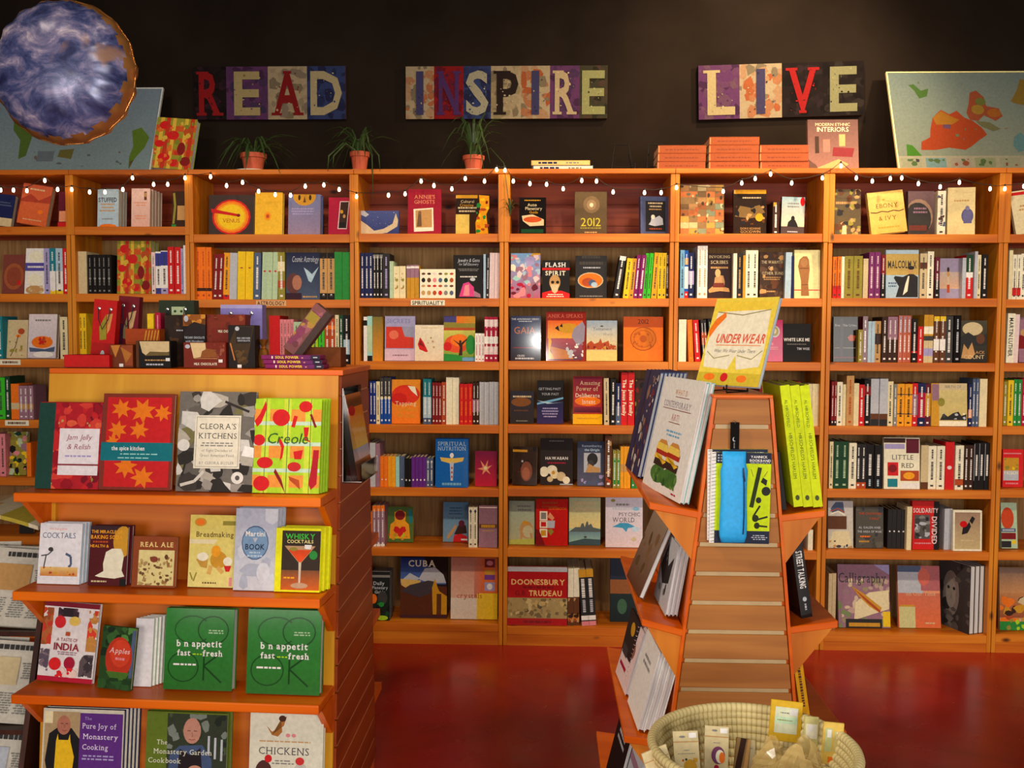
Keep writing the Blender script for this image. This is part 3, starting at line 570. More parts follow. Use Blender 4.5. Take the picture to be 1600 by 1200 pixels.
Fc(692, 731, 785, (86, 130, 170), 'steel blue cover with a red cloaked figure', [('g', 0, 0, 100, 100, (90, 140, 180), (120, 150, 176)), ('m', 50, 78, 70, 3, 3.5, (60, 100, 140)), ('t', 'THE BIBLE', 50, 60, 6, (70, 96, 120), 'f', 80), ('p', [(40, 0), (98, 0), (96, 14), (70, 22), (44, 16)], 'red'), ('p', [(44, 18), (96, 22), (92, 40), (74, 50), (60, 40)], 'dark_brown'), ('e', 74, 46, 12, 9, 'maroon'), ('p', [(20, 6), (36, 18), (56, 40), (50, 44), (30, 26), (16, 14)], 'tan'), ('r', 72, 4, 98, 8, 'white')], lean=7, inset=0.14)
S(732, 746, 793, 'ivory', 2, ops=[('p', [(50, 84), (80, 90), (50, 96), (20, 90)], 'navy')])
Fc(748, 777, 790, 'mauve', 'mauve cover with a yellow title band', [('g', 0, 0, 100, 100, (134, 96, 110), (164, 120, 140)), ('r', 2, 46, 98, 56, 'brown'), ('m', 50, 51, 90, 1, 7, 'gold'), ('m', 50, 40, 60, 1, 3, 'tan'), ('l', [(2, 96), (98, 96)], 2, 'pale_pink')], lean=3, inset=0.03)
row(3, 6)
Fc(580, 609, 893, 'black', 'dark garden guide cover cut off by the wooden display end', [('g', 0, 0, 100, 100, (30, 30, 32), (24, 40, 28)), ('t', 'Daily', 40, 76, 7, 'silver', 'b', 60), ('t', 'Planetary', 46, 67, 6, 'silver', 'b', 84), ('t', 'Guide', 46, 58, 6, 'silver', 'b', 60), ('e', 12, 44, 18, 10, 'orange'), ('e', 60, 46, 26, 14, 'dark_grey'), ('n', 14, 4, 9, ['dark_green', 'black', 'green'], 0, 5, 100, 40, 7), ('e', 60, 5, 30, 5, 'lime'), ('r', 0, 88, 100, 93, 'grey')], t=0.03, n=3, lean=4, inset=0.03, pages=PAGES_W)
Fc(625, 698, 872, (40, 34, 40), 'large photographic cover of a stone building under a blue clouded sky', [('g', 0, 56, 100, 100, (26, 40, 100), (80, 110, 180)), ('p', [(50, 100), (100, 100), (100, 50), (92, 70), (76, 78), (62, 82)], (38, 30, 30)), ('p', [(0, 60), (20, 74), (40, 66), (52, 82), (74, 84), (92, 72), (98, 58), (60, 58), (40, 64), (20, 58)], 'silver'), ('p', [(0, 56), (100, 52), (100, 0), (0, 0)], (92, 50, 34)), ('p', [(0, 64), (44, 62), (40, 54), (14, 48), (2, 54)], (220, 180, 100)), ('p', [(0, 44), (40, 34), (64, 40), (74, 60), (60, 62), (20, 54)], (70, 62, 70)), ('p', [(68, 50), (74, 66), (80, 50), (84, 44), (100, 36), (100, 6), (70, 6)], 'gold'), ('r', 78, 6, 88, 40, 'brown'), ('r', 0, 0, 100, 5, (74, 44, 50)), ('t', 'CUBA', 46, 90, 10, 'ivory', 'bf', 76)], t=0.02, lean=6, inset=0.08, mat=GLOSS, roll=0)
Fc(704, 777, 872, 'peach', 'large pastel cover fading from rose to yellow', [('g', 0, 30, 58, 100, (206, 130, 110), (230, 190, 170)), ('h', 50, 36, 70, 100, (206, 130, 110), (226, 110, 60)), ('r', 68, 40, 100, 100, (226, 112, 50)), ('r', 0, 0, 56, 34, (232, 220, 206)), ('h', 56, 0, 100, 42, (240, 200, 60), (240, 200, 20)), ('t', 'crystals', 40, 38, 8, 'rust', 'f', 66), ('r', 72, 84, 94, 98, 'dark_red'), ('e', 83, 91, 7, 4, 'pink'), ('r', 72, 64, 94, 80, (120, 60, 150)), ('r', 72, 72, 94, 80, 'gold'), ('r', 72, 46, 94, 60, 'lavender'), ('e', 83, 53, 6, 5, 'white')], t=0.022, lean=6, inset=0.07)
# ---------------- fifth bookcase
row(4, 0)
Fc(811, 853, 309, 'black', 'glossy black cover with an orange gas giant planet', [('t', 'Auto', 48, 80, 8, 'cream', 's', 50), ('t', 'Planetary', 54, 70, 8, 'cream', 's', 76), ('t', 'Guide', 54, 60, 7, 'gold', 's', 50), ('p', [(10, 50), (50, 54), (92, 40), (92, 24), (40, 22), (14, 36)], 'beige'), ('e', 50, 40, 34, 8, (190, 80, 40)), ('r', 8, 4, 90, 14, 'dark_green'), ('m', 50, 92, 70, 1, 3, 'gold')], t=0.03, lean=4, mat=GLOSS, pages=PAGES_W)
Fc(898, 948, 300, (92, 74, 46), 'brown cover with yellow numerals over a spiral glow', [('g', 0, 0, 100, 100, (104, 84, 54), (80, 62, 40)), ('e', 52, 70, 26, 20, (130, 104, 70)), ('e', 52, 69, 15, 12, (158, 128, 92)), ('e', 52, 69, 6, 5, 'cream'), ('t', '2012', 50, 29, 19, (190, 178, 40), 's', 76), ('m', 50, 15, 72, 1, 3, 'olive'), ('m', 50, 5, 50, 1, 3, 'tan')], lean=4)
Fc(1001, 1046, 307, (70, 78, 116), 'slate blue cover with a black panel and a white carving', [('r', 18, 8, 88, 88, (30, 26, 26)), ('m', 53, 78, 56, 2, 4, 'beige'), ('m', 53, 66, 50, 1, 3, 'tan'), ('p', [(28, 26), (36, 34), (40, 52), (52, 44), (66, 50), (78, 42), (80, 26), (50, 22)], 'silver'), ('e', 44, 46, 7, 6, 'ivory'), ('m', 53, 15, 46, 1, 3, 'rust')], t=0.03, lean=4, yaw=8)
row(4, 1)
Fc(798, 844, 396, 'sky_blue', 'pastel fantasy cover of clouds, a sun and pink shapes', [('g', 0, 0, 100, 100, (120, 170, 220), (170, 90, 120)), ('e', 86, 94, 18, 10, 'gold'), ('n', 34, 4, 11, ['pale_pink', 'pink', 'pale_blue', 'aqua', 'mauve', 'lavender', 'ivory'], 0, 30, 100, 96, 9), ('n', 18, 4, 9, ['mauve', 'maroon', 'crimson', 'pink'], 0, 0, 100, 36, 3)], lean=4, t=0.016)
Fc(847, 890, 407, 'black', 'black and red cover with a bald pale mask face', [('t', 'FLASH', 48, 88, 11, 'white', 'bf', 84), ('r', 0, 74, 100, 80, 'red'), ('t', 'SPIRIT', 48, 66, 11, 'ivory', 'bf', 84), ('p', [(0, 0), (100, 0), (100, 12), (70, 20), (30, 20), (0, 14)], 'red'), ('e', 46, 42, 20, 20, 'tan'), ('p', [(30, 36), (62, 36), (56, 18), (46, 12), (36, 18)], 'beige'), ('e', 38, 42, 6, 4, 'black'), ('e', 56, 42, 6, 4, 'black'), ('m', 48, 7, 70, 2, 2.5, 'ivory')], lean=4)
Fc(899, 948, 400, 'charcoal', 'black cover with a glowing orange brain', [('m', 50, 90, 84, 2, 7, (70, 66, 62)), ('m', 52, 72, 78, 1, 3, 'silver'), ('e', 48, 42, 41, 19, 'beige'), ('e', 48, 42, 38, 17, 'orange'), ('e', 40, 38, 20, 10, 'rust'), ('e', 54, 36, 12, 8, 'slate'), ('e', 60, 32, 10, 6, 'pale_blue'), ('p', [(6, 30), (40, 24), (90, 26), (60, 14), (20, 18)], 'charcoal'), ('m', 50, 5, 74, 1, 2.5, 'grey')], lean=4)
S(958, 968, 401, 'charcoal', lean=9, bands=[(90, 100, 'white')]); S(973, 982, 404, 'yellow', lean=6); S(982, 990, 404, 'gold', lean=5); S(989, 1004, 399, (128, 24, 100), 2, feat='plum purple spine', lean=5); S(1004, 1016, 396, 'bright_green', 2, lean=4); S(1017, 1026, 395, 'amber', lean=4); S(1027, 1040, 395, 'yellow', 2, lean=1); S(1040, 1045, 393, 'dark_brown')
row(4, 2)
Fc(798, 845, 494, (32, 36, 58), 'plastic-wrapped dark blue cover with orange title', [('g', 0, 0, 100, 100, (40, 52, 92), (38, 28, 34)), ('t', 'THE ANUNNAKI SERIES', 48, 93, 4, 'silver', 'b', 92), ('m', 48, 88, 54, 1, 2, 'silver'), ('t', 'GAIA', 46, 68, 15, (176, 100, 50), 's', 70), ('r', 8, 28, 90, 30, 'dark_red'), ('t', 'CRISIS', 34, 11, 4, 'silver', 'b', 46), ('m', 46, 5, 80, 1, 3.5, 'silver')], t=0.03, lean=1, mat=GLOSS, spine='charcoal')
Fc(853, 915, 487, (150, 40, 30), 'large red and orange sunset cover with birds', [('t', 'ANIKA SPEAKS', 48, 91, 7, (214, 110, 90), 'f', 88), ('g', 4, 46, 92, 82, (222, 90, 40), (240, 170, 60)), ('e', 56, 66, 26, 10, 'gold'), ('g', 4, 2, 92, 46, (170, 80, 90), (90, 60, 80)), ('p', [(92, 80), (70, 66), (64, 50), (80, 30), (96, 40), (98, 70)], (150, 140, 160)), ('p', [(6, 60), (14, 40), (10, 20), (24, 4), (6, 4)], 'amber'), ('p', [(22, 66), (30, 72), (34, 60), (30, 62)], 'black'), ('p', [(34, 70), (40, 76), (42, 68)], 'black'), ('p', [(10, 30), (30, 26), (60, 20), (70, 4), (20, 4)], (190, 120, 60)), ('n', 14, 2, 5, ['white', 'silver', 'mauve'], 50, 6, 94, 36, 5)], t=0.018, lean=2, mat=GLOSS, inset=0.04)
Fc(916, 964, 501, 'beige', 'pale cover with a red-roofed town skyline', [('g', 0, 40, 100, 100, (160, 180, 200), (220, 200, 150)), ('g', 0, 0, 100, 26, (226, 204, 120), (222, 200, 120)), ('r', 0, 26, 100, 42, 'beige'), ('t', 'Testament', 52, 79, 7, 'slate', 's', 84), ('t', 'World', 70, 66, 6, 'grey', 's', 40), ('p', [(0, 28), (2, 42), (16, 50), (26, 42), (40, 46), (46, 56), (52, 44), (66, 48), (72, 50), (76, 40), (96, 38), (98, 28)], 'rust'), ('n', 14, 2, 4, ['gold', 'dark_red', 'tan'], 2, 28, 96, 42, 6), ('e', 50, 86, 5, 1.6, 'dark_grey')], lean=4)
Fc(974, 1036, 495, 'orange', 'bright orange cover with a carved calendar disc', [('r', 0, 76, 100, 100, (190, 78, 24)), ('t', '2012', 50, 89, 10, 'dark_brown', 'f', 76), ('e', 50, 50, 33, 27, (160, 74, 20)), ('e', 50, 50, 31, 25, (214, 112, 26)), ('e', 50, 50, 24, 20, (188, 92, 22)), ('e', 50, 50, 22, 18, (214, 112, 26)), ('e', 50, 50, 9, 8, (180, 84, 22)), ('n', 20, 1.5, 3, [(180, 84, 22)], 24, 30, 76, 70, 9)], lean=5, inset=0.05)
row(4, 3)
Fc(797, 834, 611, (58, 42, 36), 'short dark brown cover with an amber glow', [('g', 0, 0, 100, 100, (40, 40, 56), (44, 36, 34)), ('e', 46, 66, 42, 14, (120, 72, 30)), ('m', 50, 83, 80, 1, 5, 'beige'), ('m', 46, 40, 70, 1, 4, 'brown'), ('m', 50, 8, 60, 1, 3, 'grey')], lean=5, pages=PAGES_W, t=0.018)
Fc(839, 880, 595, 'black', 'black cover with white title and blue light streaks', [('g', 0, 0, 100, 52, (30, 34, 74), (54, 40, 96)), ('t', 'GETTING PAST', 48, 81, 5.5, 'silver', 's', 84), ('t', 'YOUR PAST', 50, 69, 5.5, 'silver', 's', 66), ('p', [(0, 48), (40, 54), (100, 62), (100, 58), (50, 50), (0, 44)], 'sky_blue'), ('p', [(0, 54), (60, 48), (100, 50), (40, 46)], 'pale_blue'), ('m', 50, 26, 68, 4, 3, 'lavender')], t=0.026, lean=4, pages=PAGES_W, n=2)
Fc(895, 941, 588, (150, 40, 40), 'red and gold cover above a yellow foot band', [('g', 4, 22, 96, 98, (120, 34, 60), (190, 60, 40)), ('e', 50, 48, 44, 10, 'orange'), ('g', 4, 24, 96, 36, (130, 40, 60), (80, 30, 50)), ('t', 'Amazing', 58, 86, 8, 'beige', 'f', 70), ('t', 'Power of', 48, 74, 9, 'beige', 'f', 74), ('t', 'Deliberate', 50, 60, 8, 'ivory', 'f', 82), ('t', 'Intent', 54, 47, 9, 'ivory', 'f', 46), ('r', 0, 0, 100, 21, (236, 176, 24)), ('m', 50, 12, 80, 1, 3, 'gold')], t=0.022, lean=5, inset=0.045, mat=GLOSS)
S(944, 952, 591, 'beige', lean=-1); S(953, 962, 592, 'black'); S(962, 970, 599, 'navy', bands=[(0, 45, 'slate')]); S(970, 991, 582, 'red', 2, txt='The Jesus Family', tc='ivory')
Fc(992, 1030, 592, 'dark_brown', 'dark photographic cover with green dots and pale figures', [('n', 36, 2, 6, ['dark_green', 'olive', 'black', 'dark_red', 'dark_brown'], 0, 40, 100, 98, 5), ('n', 20, 3, 6, ['silver', 'beige', 'dark_grey', 'mauve'], 0, 4, 100, 36, 8)], lean=4)
row(4, 4)
Fc(800, 838, 698, (52, 36, 28), 'dark plastic-wrapped cover with a reddish face', [('n', 20, 4, 9, ['brown', 'dark_brown', 'black'], 0, 30, 100, 100, 4), ('e', 58, 36, 24, 26, (130, 76, 56)), ('e', 56, 30, 16, 16, (160, 96, 72)), ('r', 0, 86, 60, 92, 'gold'), ('e', 40, 62, 4, 3, 'silver')], mat=GLOSS, lean=8, yaw=-8, t=0.03, inset=0.08)
Fc(844, 895, 685, (42, 32, 30), 'dark brown cover with white orchids', [('m', 50, 94, 60, 1, 2, 'grey'), ('t', 'HAWAIIAN', 50, 57, 6, 'white', 'b', 86), ('m', 50, 47, 76, 1, 3, 'crimson'), ('e', 12, 28, 14, 11, 'ivory'), ('e', 36, 32, 16, 10, 'ivory'), ('e', 44, 22, 13, 9, 'cream'), ('e', 64, 18, 14, 10, 'beige'), ('e', 80, 10, 11, 8, 'ivory'), ('e', 30, 12, 9, 6, 'beige'), ('e', 40, 26, 5, 4, 'gold'), ('r', 60, 0, 100, 2.5, 'silver')], lean=6, inset=0.1)
Fc(902, 944, 690, (52, 62, 88), 'slate blue cover with a crouching ape photograph', [('g', 0, 0, 100, 100, (54, 64, 92), (88, 88, 110)), ('t', 'Remembering', 54, 90, 5, 'pale_blue', 'b', 76), ('t', 'the Origin', 54, 81, 5, 'pale_blue', 'b', 66), ('r', 24, 30, 86, 74, 'silver'), ('e', 56, 60, 20, 14, 'charcoal'), ('e', 50, 48, 12, 10, 'dark_grey'), ('p', [(30, 30), (42, 50), (60, 44), (84, 40), (84, 30)], 'tan'), ('n', 10, 4, 8, ['slate', 'lavender'], 0, 2, 100, 24, 4)], lean=6, inset=0.08)
S(945, 956, 682, 'brown', ops=[('n', 12, 3, 5, ['rust', 'dark_brown', 'tan'], 10, 8, 90, 92, 4)], dep=0.2); S(957, 969, 704, 'olive', 2, ops=[('r', 20, 10, 80, 80, 'green')]); S(969, 985, 698, 'amber', 3, ops=[('r', 10, 40, 90, 58, 'tan')], marks=False); S(986, 998, 700, 'green', 2); S(998, 1006, 696, 'bright_green', lean=-5, bands=[(8, 38, 'orange')]); S(1007, 1014, 696, 'slate', lean=-3)
row(4, 5)
Fc(795, 835, 783, 'pale_green', 'pale green wrapped cover with a golden lion shape', [('g', 0, 0, 100, 100, (160, 178, 160), (180, 180, 140)), ('e', 68, 34, 26, 20, 'tan'), ('e', 74, 30, 20, 14, (196, 190, 150)), ('p', [(50, 50), (60, 56), (76, 50), (70, 44)], 'gold'), ('l', [(50, 30), (48, 10)], 5, 'tan'), ('l', [(86, 26), (90, 10)], 5, 'tan'), ('p', [(0, 0), (100, 0), (100, 14), (40, 12), (0, 10)], (186, 190, 90)), ('m', 60, 84, 60, 2, 4, 'grey')], mat=GLOSS, lean=5, inset=0.09)
Fc(837, 887, 780, (196, 28, 24), 'bright red cover with a fan of picture cards', [('m', 44, 88, 66, 2, 4, 'rust'), ('t', 'GUIDEBOOK', 68, 80, 5, 'orange', 's', 56), ('r', 12, 54, 36, 74, 'ivory'), ('r', 16, 57, 32, 71, 'grey'), ('r', 12, 38, 36, 53, 'ivory'), ('r', 16, 41, 32, 51, 'red'), ('r', 12, 18, 36, 36, 'ivory'), ('r', 16, 21, 32, 33, 'gold'), ('p', [(36, 62), (44, 72), (58, 60), (52, 54)], 'peach'), ('p', [(36, 38), (58, 38), (60, 54), (36, 54)], 'silver'), ('p', [(36, 34), (46, 22), (56, 30), (50, 36)], 'olive'), ('p', [(0, 0), (30, 0), (10, 34), (0, 36)], 'dark_red')], mat=GLOSS, lean=4, inset=0.07)
Fc(889, 938, 778, 'pale_green', 'pale green cover with a dark city over water', [('g', 0, 36, 100, 100, (176, 186, 150), (226, 204, 130)), ('m', 50, 82, 70, 2, 6, 'beige'), ('p', [(0, 28), (20, 38), (36, 38), (40, 46), (46, 46), (50, 38), (56, 50), (60, 50), (62, 42), (70, 46), (76, 38), (100, 34), (100, 24), (0, 20)], (86, 96, 96)), ('g', 0, 0, 100, 28, (110, 140, 150), (150, 190, 170)), ('p', [(0, 0), (0, 6), (50, 14), (100, 12), (100, 0)], (60, 80, 86)), ('e', 52, 17, 5, 2, 'dark_grey')], lean=5, inset=0.09)
Fc(946, 1004, 776, (214, 200, 204), 'lilac white cover with a blue fluke shape', [('g', 0, 0, 100, 100, (206, 200, 214), (226, 204, 206)), ('e', 20, 92, 6, 3, 'olive'), ('m', 46, 84, 40, 1, 4, 'grey'), ('m', 46, 76, 66, 1, 5, 'silver'), ('t', 'PSYCHIC', 64, 65, 7, 'dark_grey', 'f', 58), ('t', 'WORLD', 48, 54, 9, 'dark_grey', 'f', 60), ('p', [(18, 40), (40, 48), (60, 48), (82, 40), (60, 38), (56, 30), (46, 38)], (60, 150, 190)), ('e', 82, 76, 9, 4, (130, 180, 210)), ('e', 76, 16, 7, 4, 'beige'), ('e', 80, 36, 12, 5, (190, 210, 226))], t=0.022, lean=5, inset=0.05)
row(4, 6)
Fc(791, 886, 886, (178, 26, 30), 'wide red landscape cover with a sketched picture band', [('t', 'DOONESBURY', 52, 74, 9, (240, 200, 130), 'b', 88), ('m', 52, 65, 62, 1, 4, 'dark_red'), ('t', 'G.B.', 24, 55, 8, 'dark_red', 'b', 20), ('t', 'TRUDEAU', 64, 55, 9, (240, 200, 130), 'b', 54), ('r', 0, 12, 100, 47, (170, 150, 100)), ('n', 50, 2.5, 6, [(206, 186, 130), (120, 104, 70), (150, 130, 84), (196, 170, 110), (96, 86, 66)], 0, 13, 100, 46, 12), ('r', 0, 92, 100, 100, 'silver'), ('m', 52, 6, 50, 1, 4, 'dark_red')], t=0.03, lean=4, inset=0.02, mat=GLOSS, pages=PAGES_W)
S(887, 905, 888, 'ivory', 2, bands=[(0, 50, 'brown'), (10, 20, 'gold')], ops=[('n', 10, 3, 6, ['rust', 'tan', 'dark_brown'], 0, 6, 100, 48, 4)], marks=False, dep=0.21); S(909, 932, 890, 'charcoal', 2, lean=-4, bands=[(86, 100, 'gold'), (0, 8, 'pink'), (10, 18, 'white')], ops=[('M', 50, 50, 84, 46, 'white'), ('M', 50, 24, 46, 40, 'silver')], marks=False, dep=0.21)
Fc(953, 1000, 872, (34, 42, 58), 'tall dark blue cover with a tan band beside the second display rack', [('r', 0, 44, 100, 66, (140, 84, 44)), ('m', 70, 74, 40, 1, 2, 'silver'), ('g', 0, 0, 100, 44, (30, 44, 44), (24, 34, 36)), ('e', 40, 24, 16, 12, (60, 96, 72))], lean=4, inset=0.1)
# ---------------- sixth bookcase
row(5, 0)
Fc(1063, 1131, 289, 'tan', 'collage cover of overlapping small banknote scraps', [('r', 0, 0, 100, 100, (150, 120, 80))] + [('r', 20 * i, 12.5 * j, 20 * i + 19, 12.5 * j + 11.5, RNG.choice([(176, 130, 80), (140, 110, 70), (196, 150, 70), (130, 140, 110), (190, 110, 60), (110, 84, 54), (200, 180, 130), (150, 90, 50)])) for i in range(5) for j in range(8)] + [('n', 40, 2, 4.5, [(120, 90, 50), (210, 190, 140), (90, 100, 80), (180, 90, 50), (70, 54, 40)], 0, 0, 100, 100, 8)], lean=4, t=0.025)
Fc(1146, 1197, 297, (48, 36, 30), 'glossy dark cover with a bronze seal and gold top edge', [('r', 2, 91, 100, 100, 'gold'), ('m', 56, 82, 70, 1, 3, 'beige'), ('p', [(4, 40), (20, 64), (50, 60), (80, 66), (96, 50), (96, 40), (50, 36)], (128, 100, 60)), ('n', 18, 3, 7, ['dark_brown', 'brown', 'tan', 'charcoal'], 4, 22, 96, 64, 5), ('e', 79, 38, 12, 9, (204, 158, 40)), ('t', 'DORIS KEARNS', 52, 13, 4.5, 'tan', 's', 76), ('t', 'GOODWIN', 52, 6, 6, 'tan', 's', 80)], t=0.03, lean=4, mat=GLOSS)
S(1207, 1217, 315, 'dark_brown', ops=[('r', 10, 86, 60, 98, 'gold')], inset=0.05)
Fc(1220, 1256, 309, 'pale_blue', 'pale blue wrapped cover with a dark seated silhouette and red ball sticker', [('g', 0, 20, 100, 100, (160, 190, 200), (214, 200, 170)), ('r', 0, 0, 100, 20, (80, 66, 66)), ('p', [(26, 20), (30, 32), (44, 40), (60, 38), (70, 26), (74, 18)], 'charcoal'), ('e', 50, 42, 8, 7, 'charcoal'), ('m', 50, 78, 70, 2, 4, 'grey'), ('m', 50, 6, 60, 1, 3, 'silver'), ('e', 90, 88, 10, 12, 'red')], mat=GLOSS, t=0.03, lean=4, roll=2, spine='charcoal')
row(5, 1)
S(1062, 1069, 391, 'sky_blue'); S(1069, 1075, 391, 'blue', bands=[(20, 66, 'white'), (0, 14, 'red'), (70, 84, 'tan')]); S(1075, 1084, 395, 'navy', bands=[(30, 60, 'lavender')], lean=0); S(1089, 1105, 384, 'white', 2, tc='tan')
Fc(1105, 1144, 396, (50, 30, 30), 'dark brown cover with a seated scribe statue', [('t', 'INVOKING', 48, 92, 6, 'beige', 'f', 84), ('t', 'SCRIBES', 48, 80, 7, 'beige', 'f', 86), ('m', 48, 68, 84, 1, 4, 'tan'), ('p', [(4, 18), (20, 26), (50, 28), (86, 22), (90, 14), (50, 16), (8, 12)], 'tan'), ('p', [(26, 26), (30, 46), (44, 52), (64, 50), (70, 36), (68, 26)], (196, 150, 100)), ('e', 42, 56, 11, 9, (214, 176, 120)), ('p', [(22, 24), (70, 24), (66, 34), (26, 34)], (120, 50, 40))], lean=3)
S(1145, 1151, 396, 'ivory', marks=False); S(1151, 1160, 396, 'charcoal', tc='tan'); S(1160, 1164, 399, 'gold', marks=False); S(1164, 1184, 391, 'ivory', 2)
Fc(1187, 1224, 394, (66, 46, 36), 'sepia cover with pale capital title over a crowd', [('n', 30, 4, 9, ['brown', 'dark_brown', 'tan', (90, 66, 50)], 0, 0, 100, 100, 4), ('t', 'THE WARMTH', 52, 78, 6, 'beige', 'f', 90), ('t', 'OF', 44, 66, 5, 'beige', 'f', 30), ('t', 'OTHER SUNS', 54, 54, 6, 'beige', 'f', 90), ('m', 50, 43, 80, 2, 2, 'tan'), ('m', 44, 15, 50, 1, 3, 'tan')], lean=3)
S(1226, 1236, 394, 'pale_blue', marks=False, lean=1); S(1236, 1240, 400, 'navy', marks=False)
Fc(1241, 1281, 391, (232, 222, 160), 'cream cover with a tall brown mummy case', [('r', 0, 16, 100, 18, 'red'), ('p', [(26, 5), (58, 5), (54, 30), (60, 60), (56, 80), (48, 87), (34, 87), (20, 80), (14, 66), (26, 36)], (158, 106, 62)), ('e', 38, 74, 14, 9, (176, 124, 76)), ('l', [(20, 62), (56, 62)], 1.5, 'brown'), ('l', [(28, 28), (54, 28)], 1.2, 'brown'), ('r', 94, 4, 97, 96, 'beige')], lean=3, inset=0.03)
row(5, 2)
S(1060, 1072, 499, 'ivory', marks=False); S(1076, 1084, 500, 'orange', tc='gold', lean=-3); S(1086, 1095, 500, 'red', lean=-4); S(1098, 1107, 500, 'charcoal', 2, lean=-4, bands=[(40, 70, 'rust')]); S(1109, 1126, 498, 'black', 3, lean=-4, tc='pale_green')
Fc(1190, 1223, 500, (186, 14, 92), 'magenta cover with a round medallion portrait', [('e', 62, 72, 24, 14, 'silver'), ('e', 62, 72, 18, 11, 'olive'), ('e', 62, 73, 8, 6, 'beige'), ('t', 'PRIDE', 36, 42, 5, 'pink', 'b', 50), ('m', 50, 32, 70, 2, 2, 'pink')], mat=GLOSS, lean=4)
Fc(1224, 1267, 506, 'black', 'black square cover with white capital title', [('t', 'WHITE LIKE ME', 48, 58, 8, 'white', 'b', 94), ('m', 48, 46, 84, 1, 2, 'grey'), ('t', 'TIM WISE', 72, 34, 6, 'silver', 'b', 46)], lean=4)
row(5, 3)
S(1186, 1250, 596, 'dark_red', 5); S(1262, 1279, 600, 'cream', 3, marks=False)
row(5, 5)
S(1262, 1270, 828, 'ivory', marks=False)
# ---------------- seventh bookcase
row(6, 0)
Fc(1304, 1345, 296, (92, 78, 54), 'olive brown photographic cover of ruins', [('n', 36, 4, 9, ['olive', 'dark_brown', 'brown', 'tan', 'charcoal'], 0, 0, 100, 100, 4), ('m', 44, 70, 80, 1, 5, 'tan'), ('p', [(26, 0), (30, 20), (44, 22), (46, 0)], 'beige')], lean=4, pages=PAGES_W)
Fc(1362, 1418, 302, (226, 188, 96), 'golden cream cover with a scrolled dark rule between title lines', [('g', 0, 0, 100, 100, (232, 196, 106), (222, 178, 84)), ('e', 44, 80, 4, 2, 'gold'), ('t', 'EBONY', 52, 66, 10, (110, 74, 34), 'f', 84), ('l', [(4, 52), (20, 50), (36, 53), (52, 50), (68, 53), (84, 50), (98, 53)], 2.4, 'brown'), ('t', '& IVY', 50, 36, 10, (110, 74, 34), 'f', 66), ('m', 50, 14, 70, 1, 3, 'gold')], t=0.03, lean=6, roll=-6)
Fc(1419, 1460, 299, (76, 62, 58), 'dark cover with a pale round arch', [('g', 0, 0, 100, 100, (110, 84, 88), (70, 52, 46)), ('e', 40, 42, 54, 40, (150, 120, 100)), ('e', 36, 36, 52, 38, (54, 50, 48)), ('m', 46, 56, 56, 2, 4, 'mauve'), ('r', 4, 10, 70, 22, (110, 52, 40))], t=0.03, lean=4)
S(1464, 1477, 298, 'ivory', ops=[('n', 10, 3, 6, ['mauve', 'slate', 'brown'], 0, 20, 100, 90, 4)], inset=0.06)
Fc(1480, 1520, 294, 'cream', 'cream cover with a blue and white vase', [('g', 0, 0, 100, 100, (224, 206, 150), (226, 204, 146)), ('e', 72, 40, 22, 16, (84, 84, 130)), ('r', 58, 24, 88, 50, (96, 94, 140)), ('e', 72, 56, 8, 5, (120, 116, 150)), ('m', 50, 72, 70, 1, 3, 'tan')], t=0.04, n=2, lean=3, yaw=-10)
row(6, 1)
S(1301, 1314, 401, 'orange', 2, bands=[(0, 30, 'red')]); S(1314, 1319, 401, 'ivory', marks=False); S(1319, 1347, 400, 'olive', 2, tc='brown'); S(1348, 1356, 404, 'beige', marks=False); S(1357, 1375, 394, (120, 44, 104), 2, feat='dusky purple spine', tc='pale_pink'); S(1376, 1383, 398, 'black', bands=[(55, 100, 'dark_red')])
Fc(1384, 1435, 391, 'pale_blue', 'pale grey-blue cover with a pointing man in a dark suit', [('r', 0, 48, 100, 92, (196, 164, 90)), ('t', 'MALCOLM X', 50, 70, 15, 'dark_grey', 'b', 88), ('p', [(30, 2), (40, 24), (24, 42), (28, 46), (52, 44), (70, 50), (84, 50), (98, 44), (98, 2)], 'charcoal'), ('p', [(52, 6), (60, 30), (68, 46), (72, 46), (66, 14)], 'ivory'), ('e', 76, 57, 8, 7, 'tan'), ('e', 77, 63, 10, 4, 'charcoal'), ('m', 20, 28, 30, 2, 3, 'slate')], lean=3, inset=0.035)
S(1437, 1448, 396, 'beige', bands=[(66, 80, 'brown')]); S(1448, 1458, 393, 'ivory'); S(1459, 1467, 402, 'maroon', bands=[(0, 44, 'black')])
Fc(1468, 1502, 404, 'lavender', 'lavender sunset cover with a small distant figure', [('g', 0, 0, 100, 100, (150, 138, 166), (160, 150, 180)), ('g', 0, 24, 100, 66, (190, 170, 160), (214, 170, 140)), ('r', 34, 14, 46, 34, 'rust'), ('e', 40, 62, 7, 8, 'tan'), ('e', 40, 72, 6, 6, 'dark_brown'), ('r', 36, 36, 44, 54, 'beige')], lean=4)
S(1503, 1509, 403, 'silver', marks=False); S(1509, 1520, 398, 'red', bands=[(60, 100, 'dark_green'), (48, 60, 'white')]); S(1521, 1526, 393, 'silver', marks=False); S(1526, 1532, 398, 'cream'); S(1533, 1542, 398, 'black')
row(6, 2)
Fc(1302, 1340, 495, 'black', 'black cover with small orange lips and pale script', [('t', 'From This Crime', 50, 81, 5, 'silver', 'f', 88), ('p', [(58, 54), (70, 60), (92, 58), (86, 46), (66, 46)], 'rust'), ('r', 4, 30, 96, 31.5, 'grey'), ('r', 26, 12, 40, 96, (50, 40, 52)), ('r', 0, 8, 100, 11, 'maroon')], lean=3, mat=GLOSS)
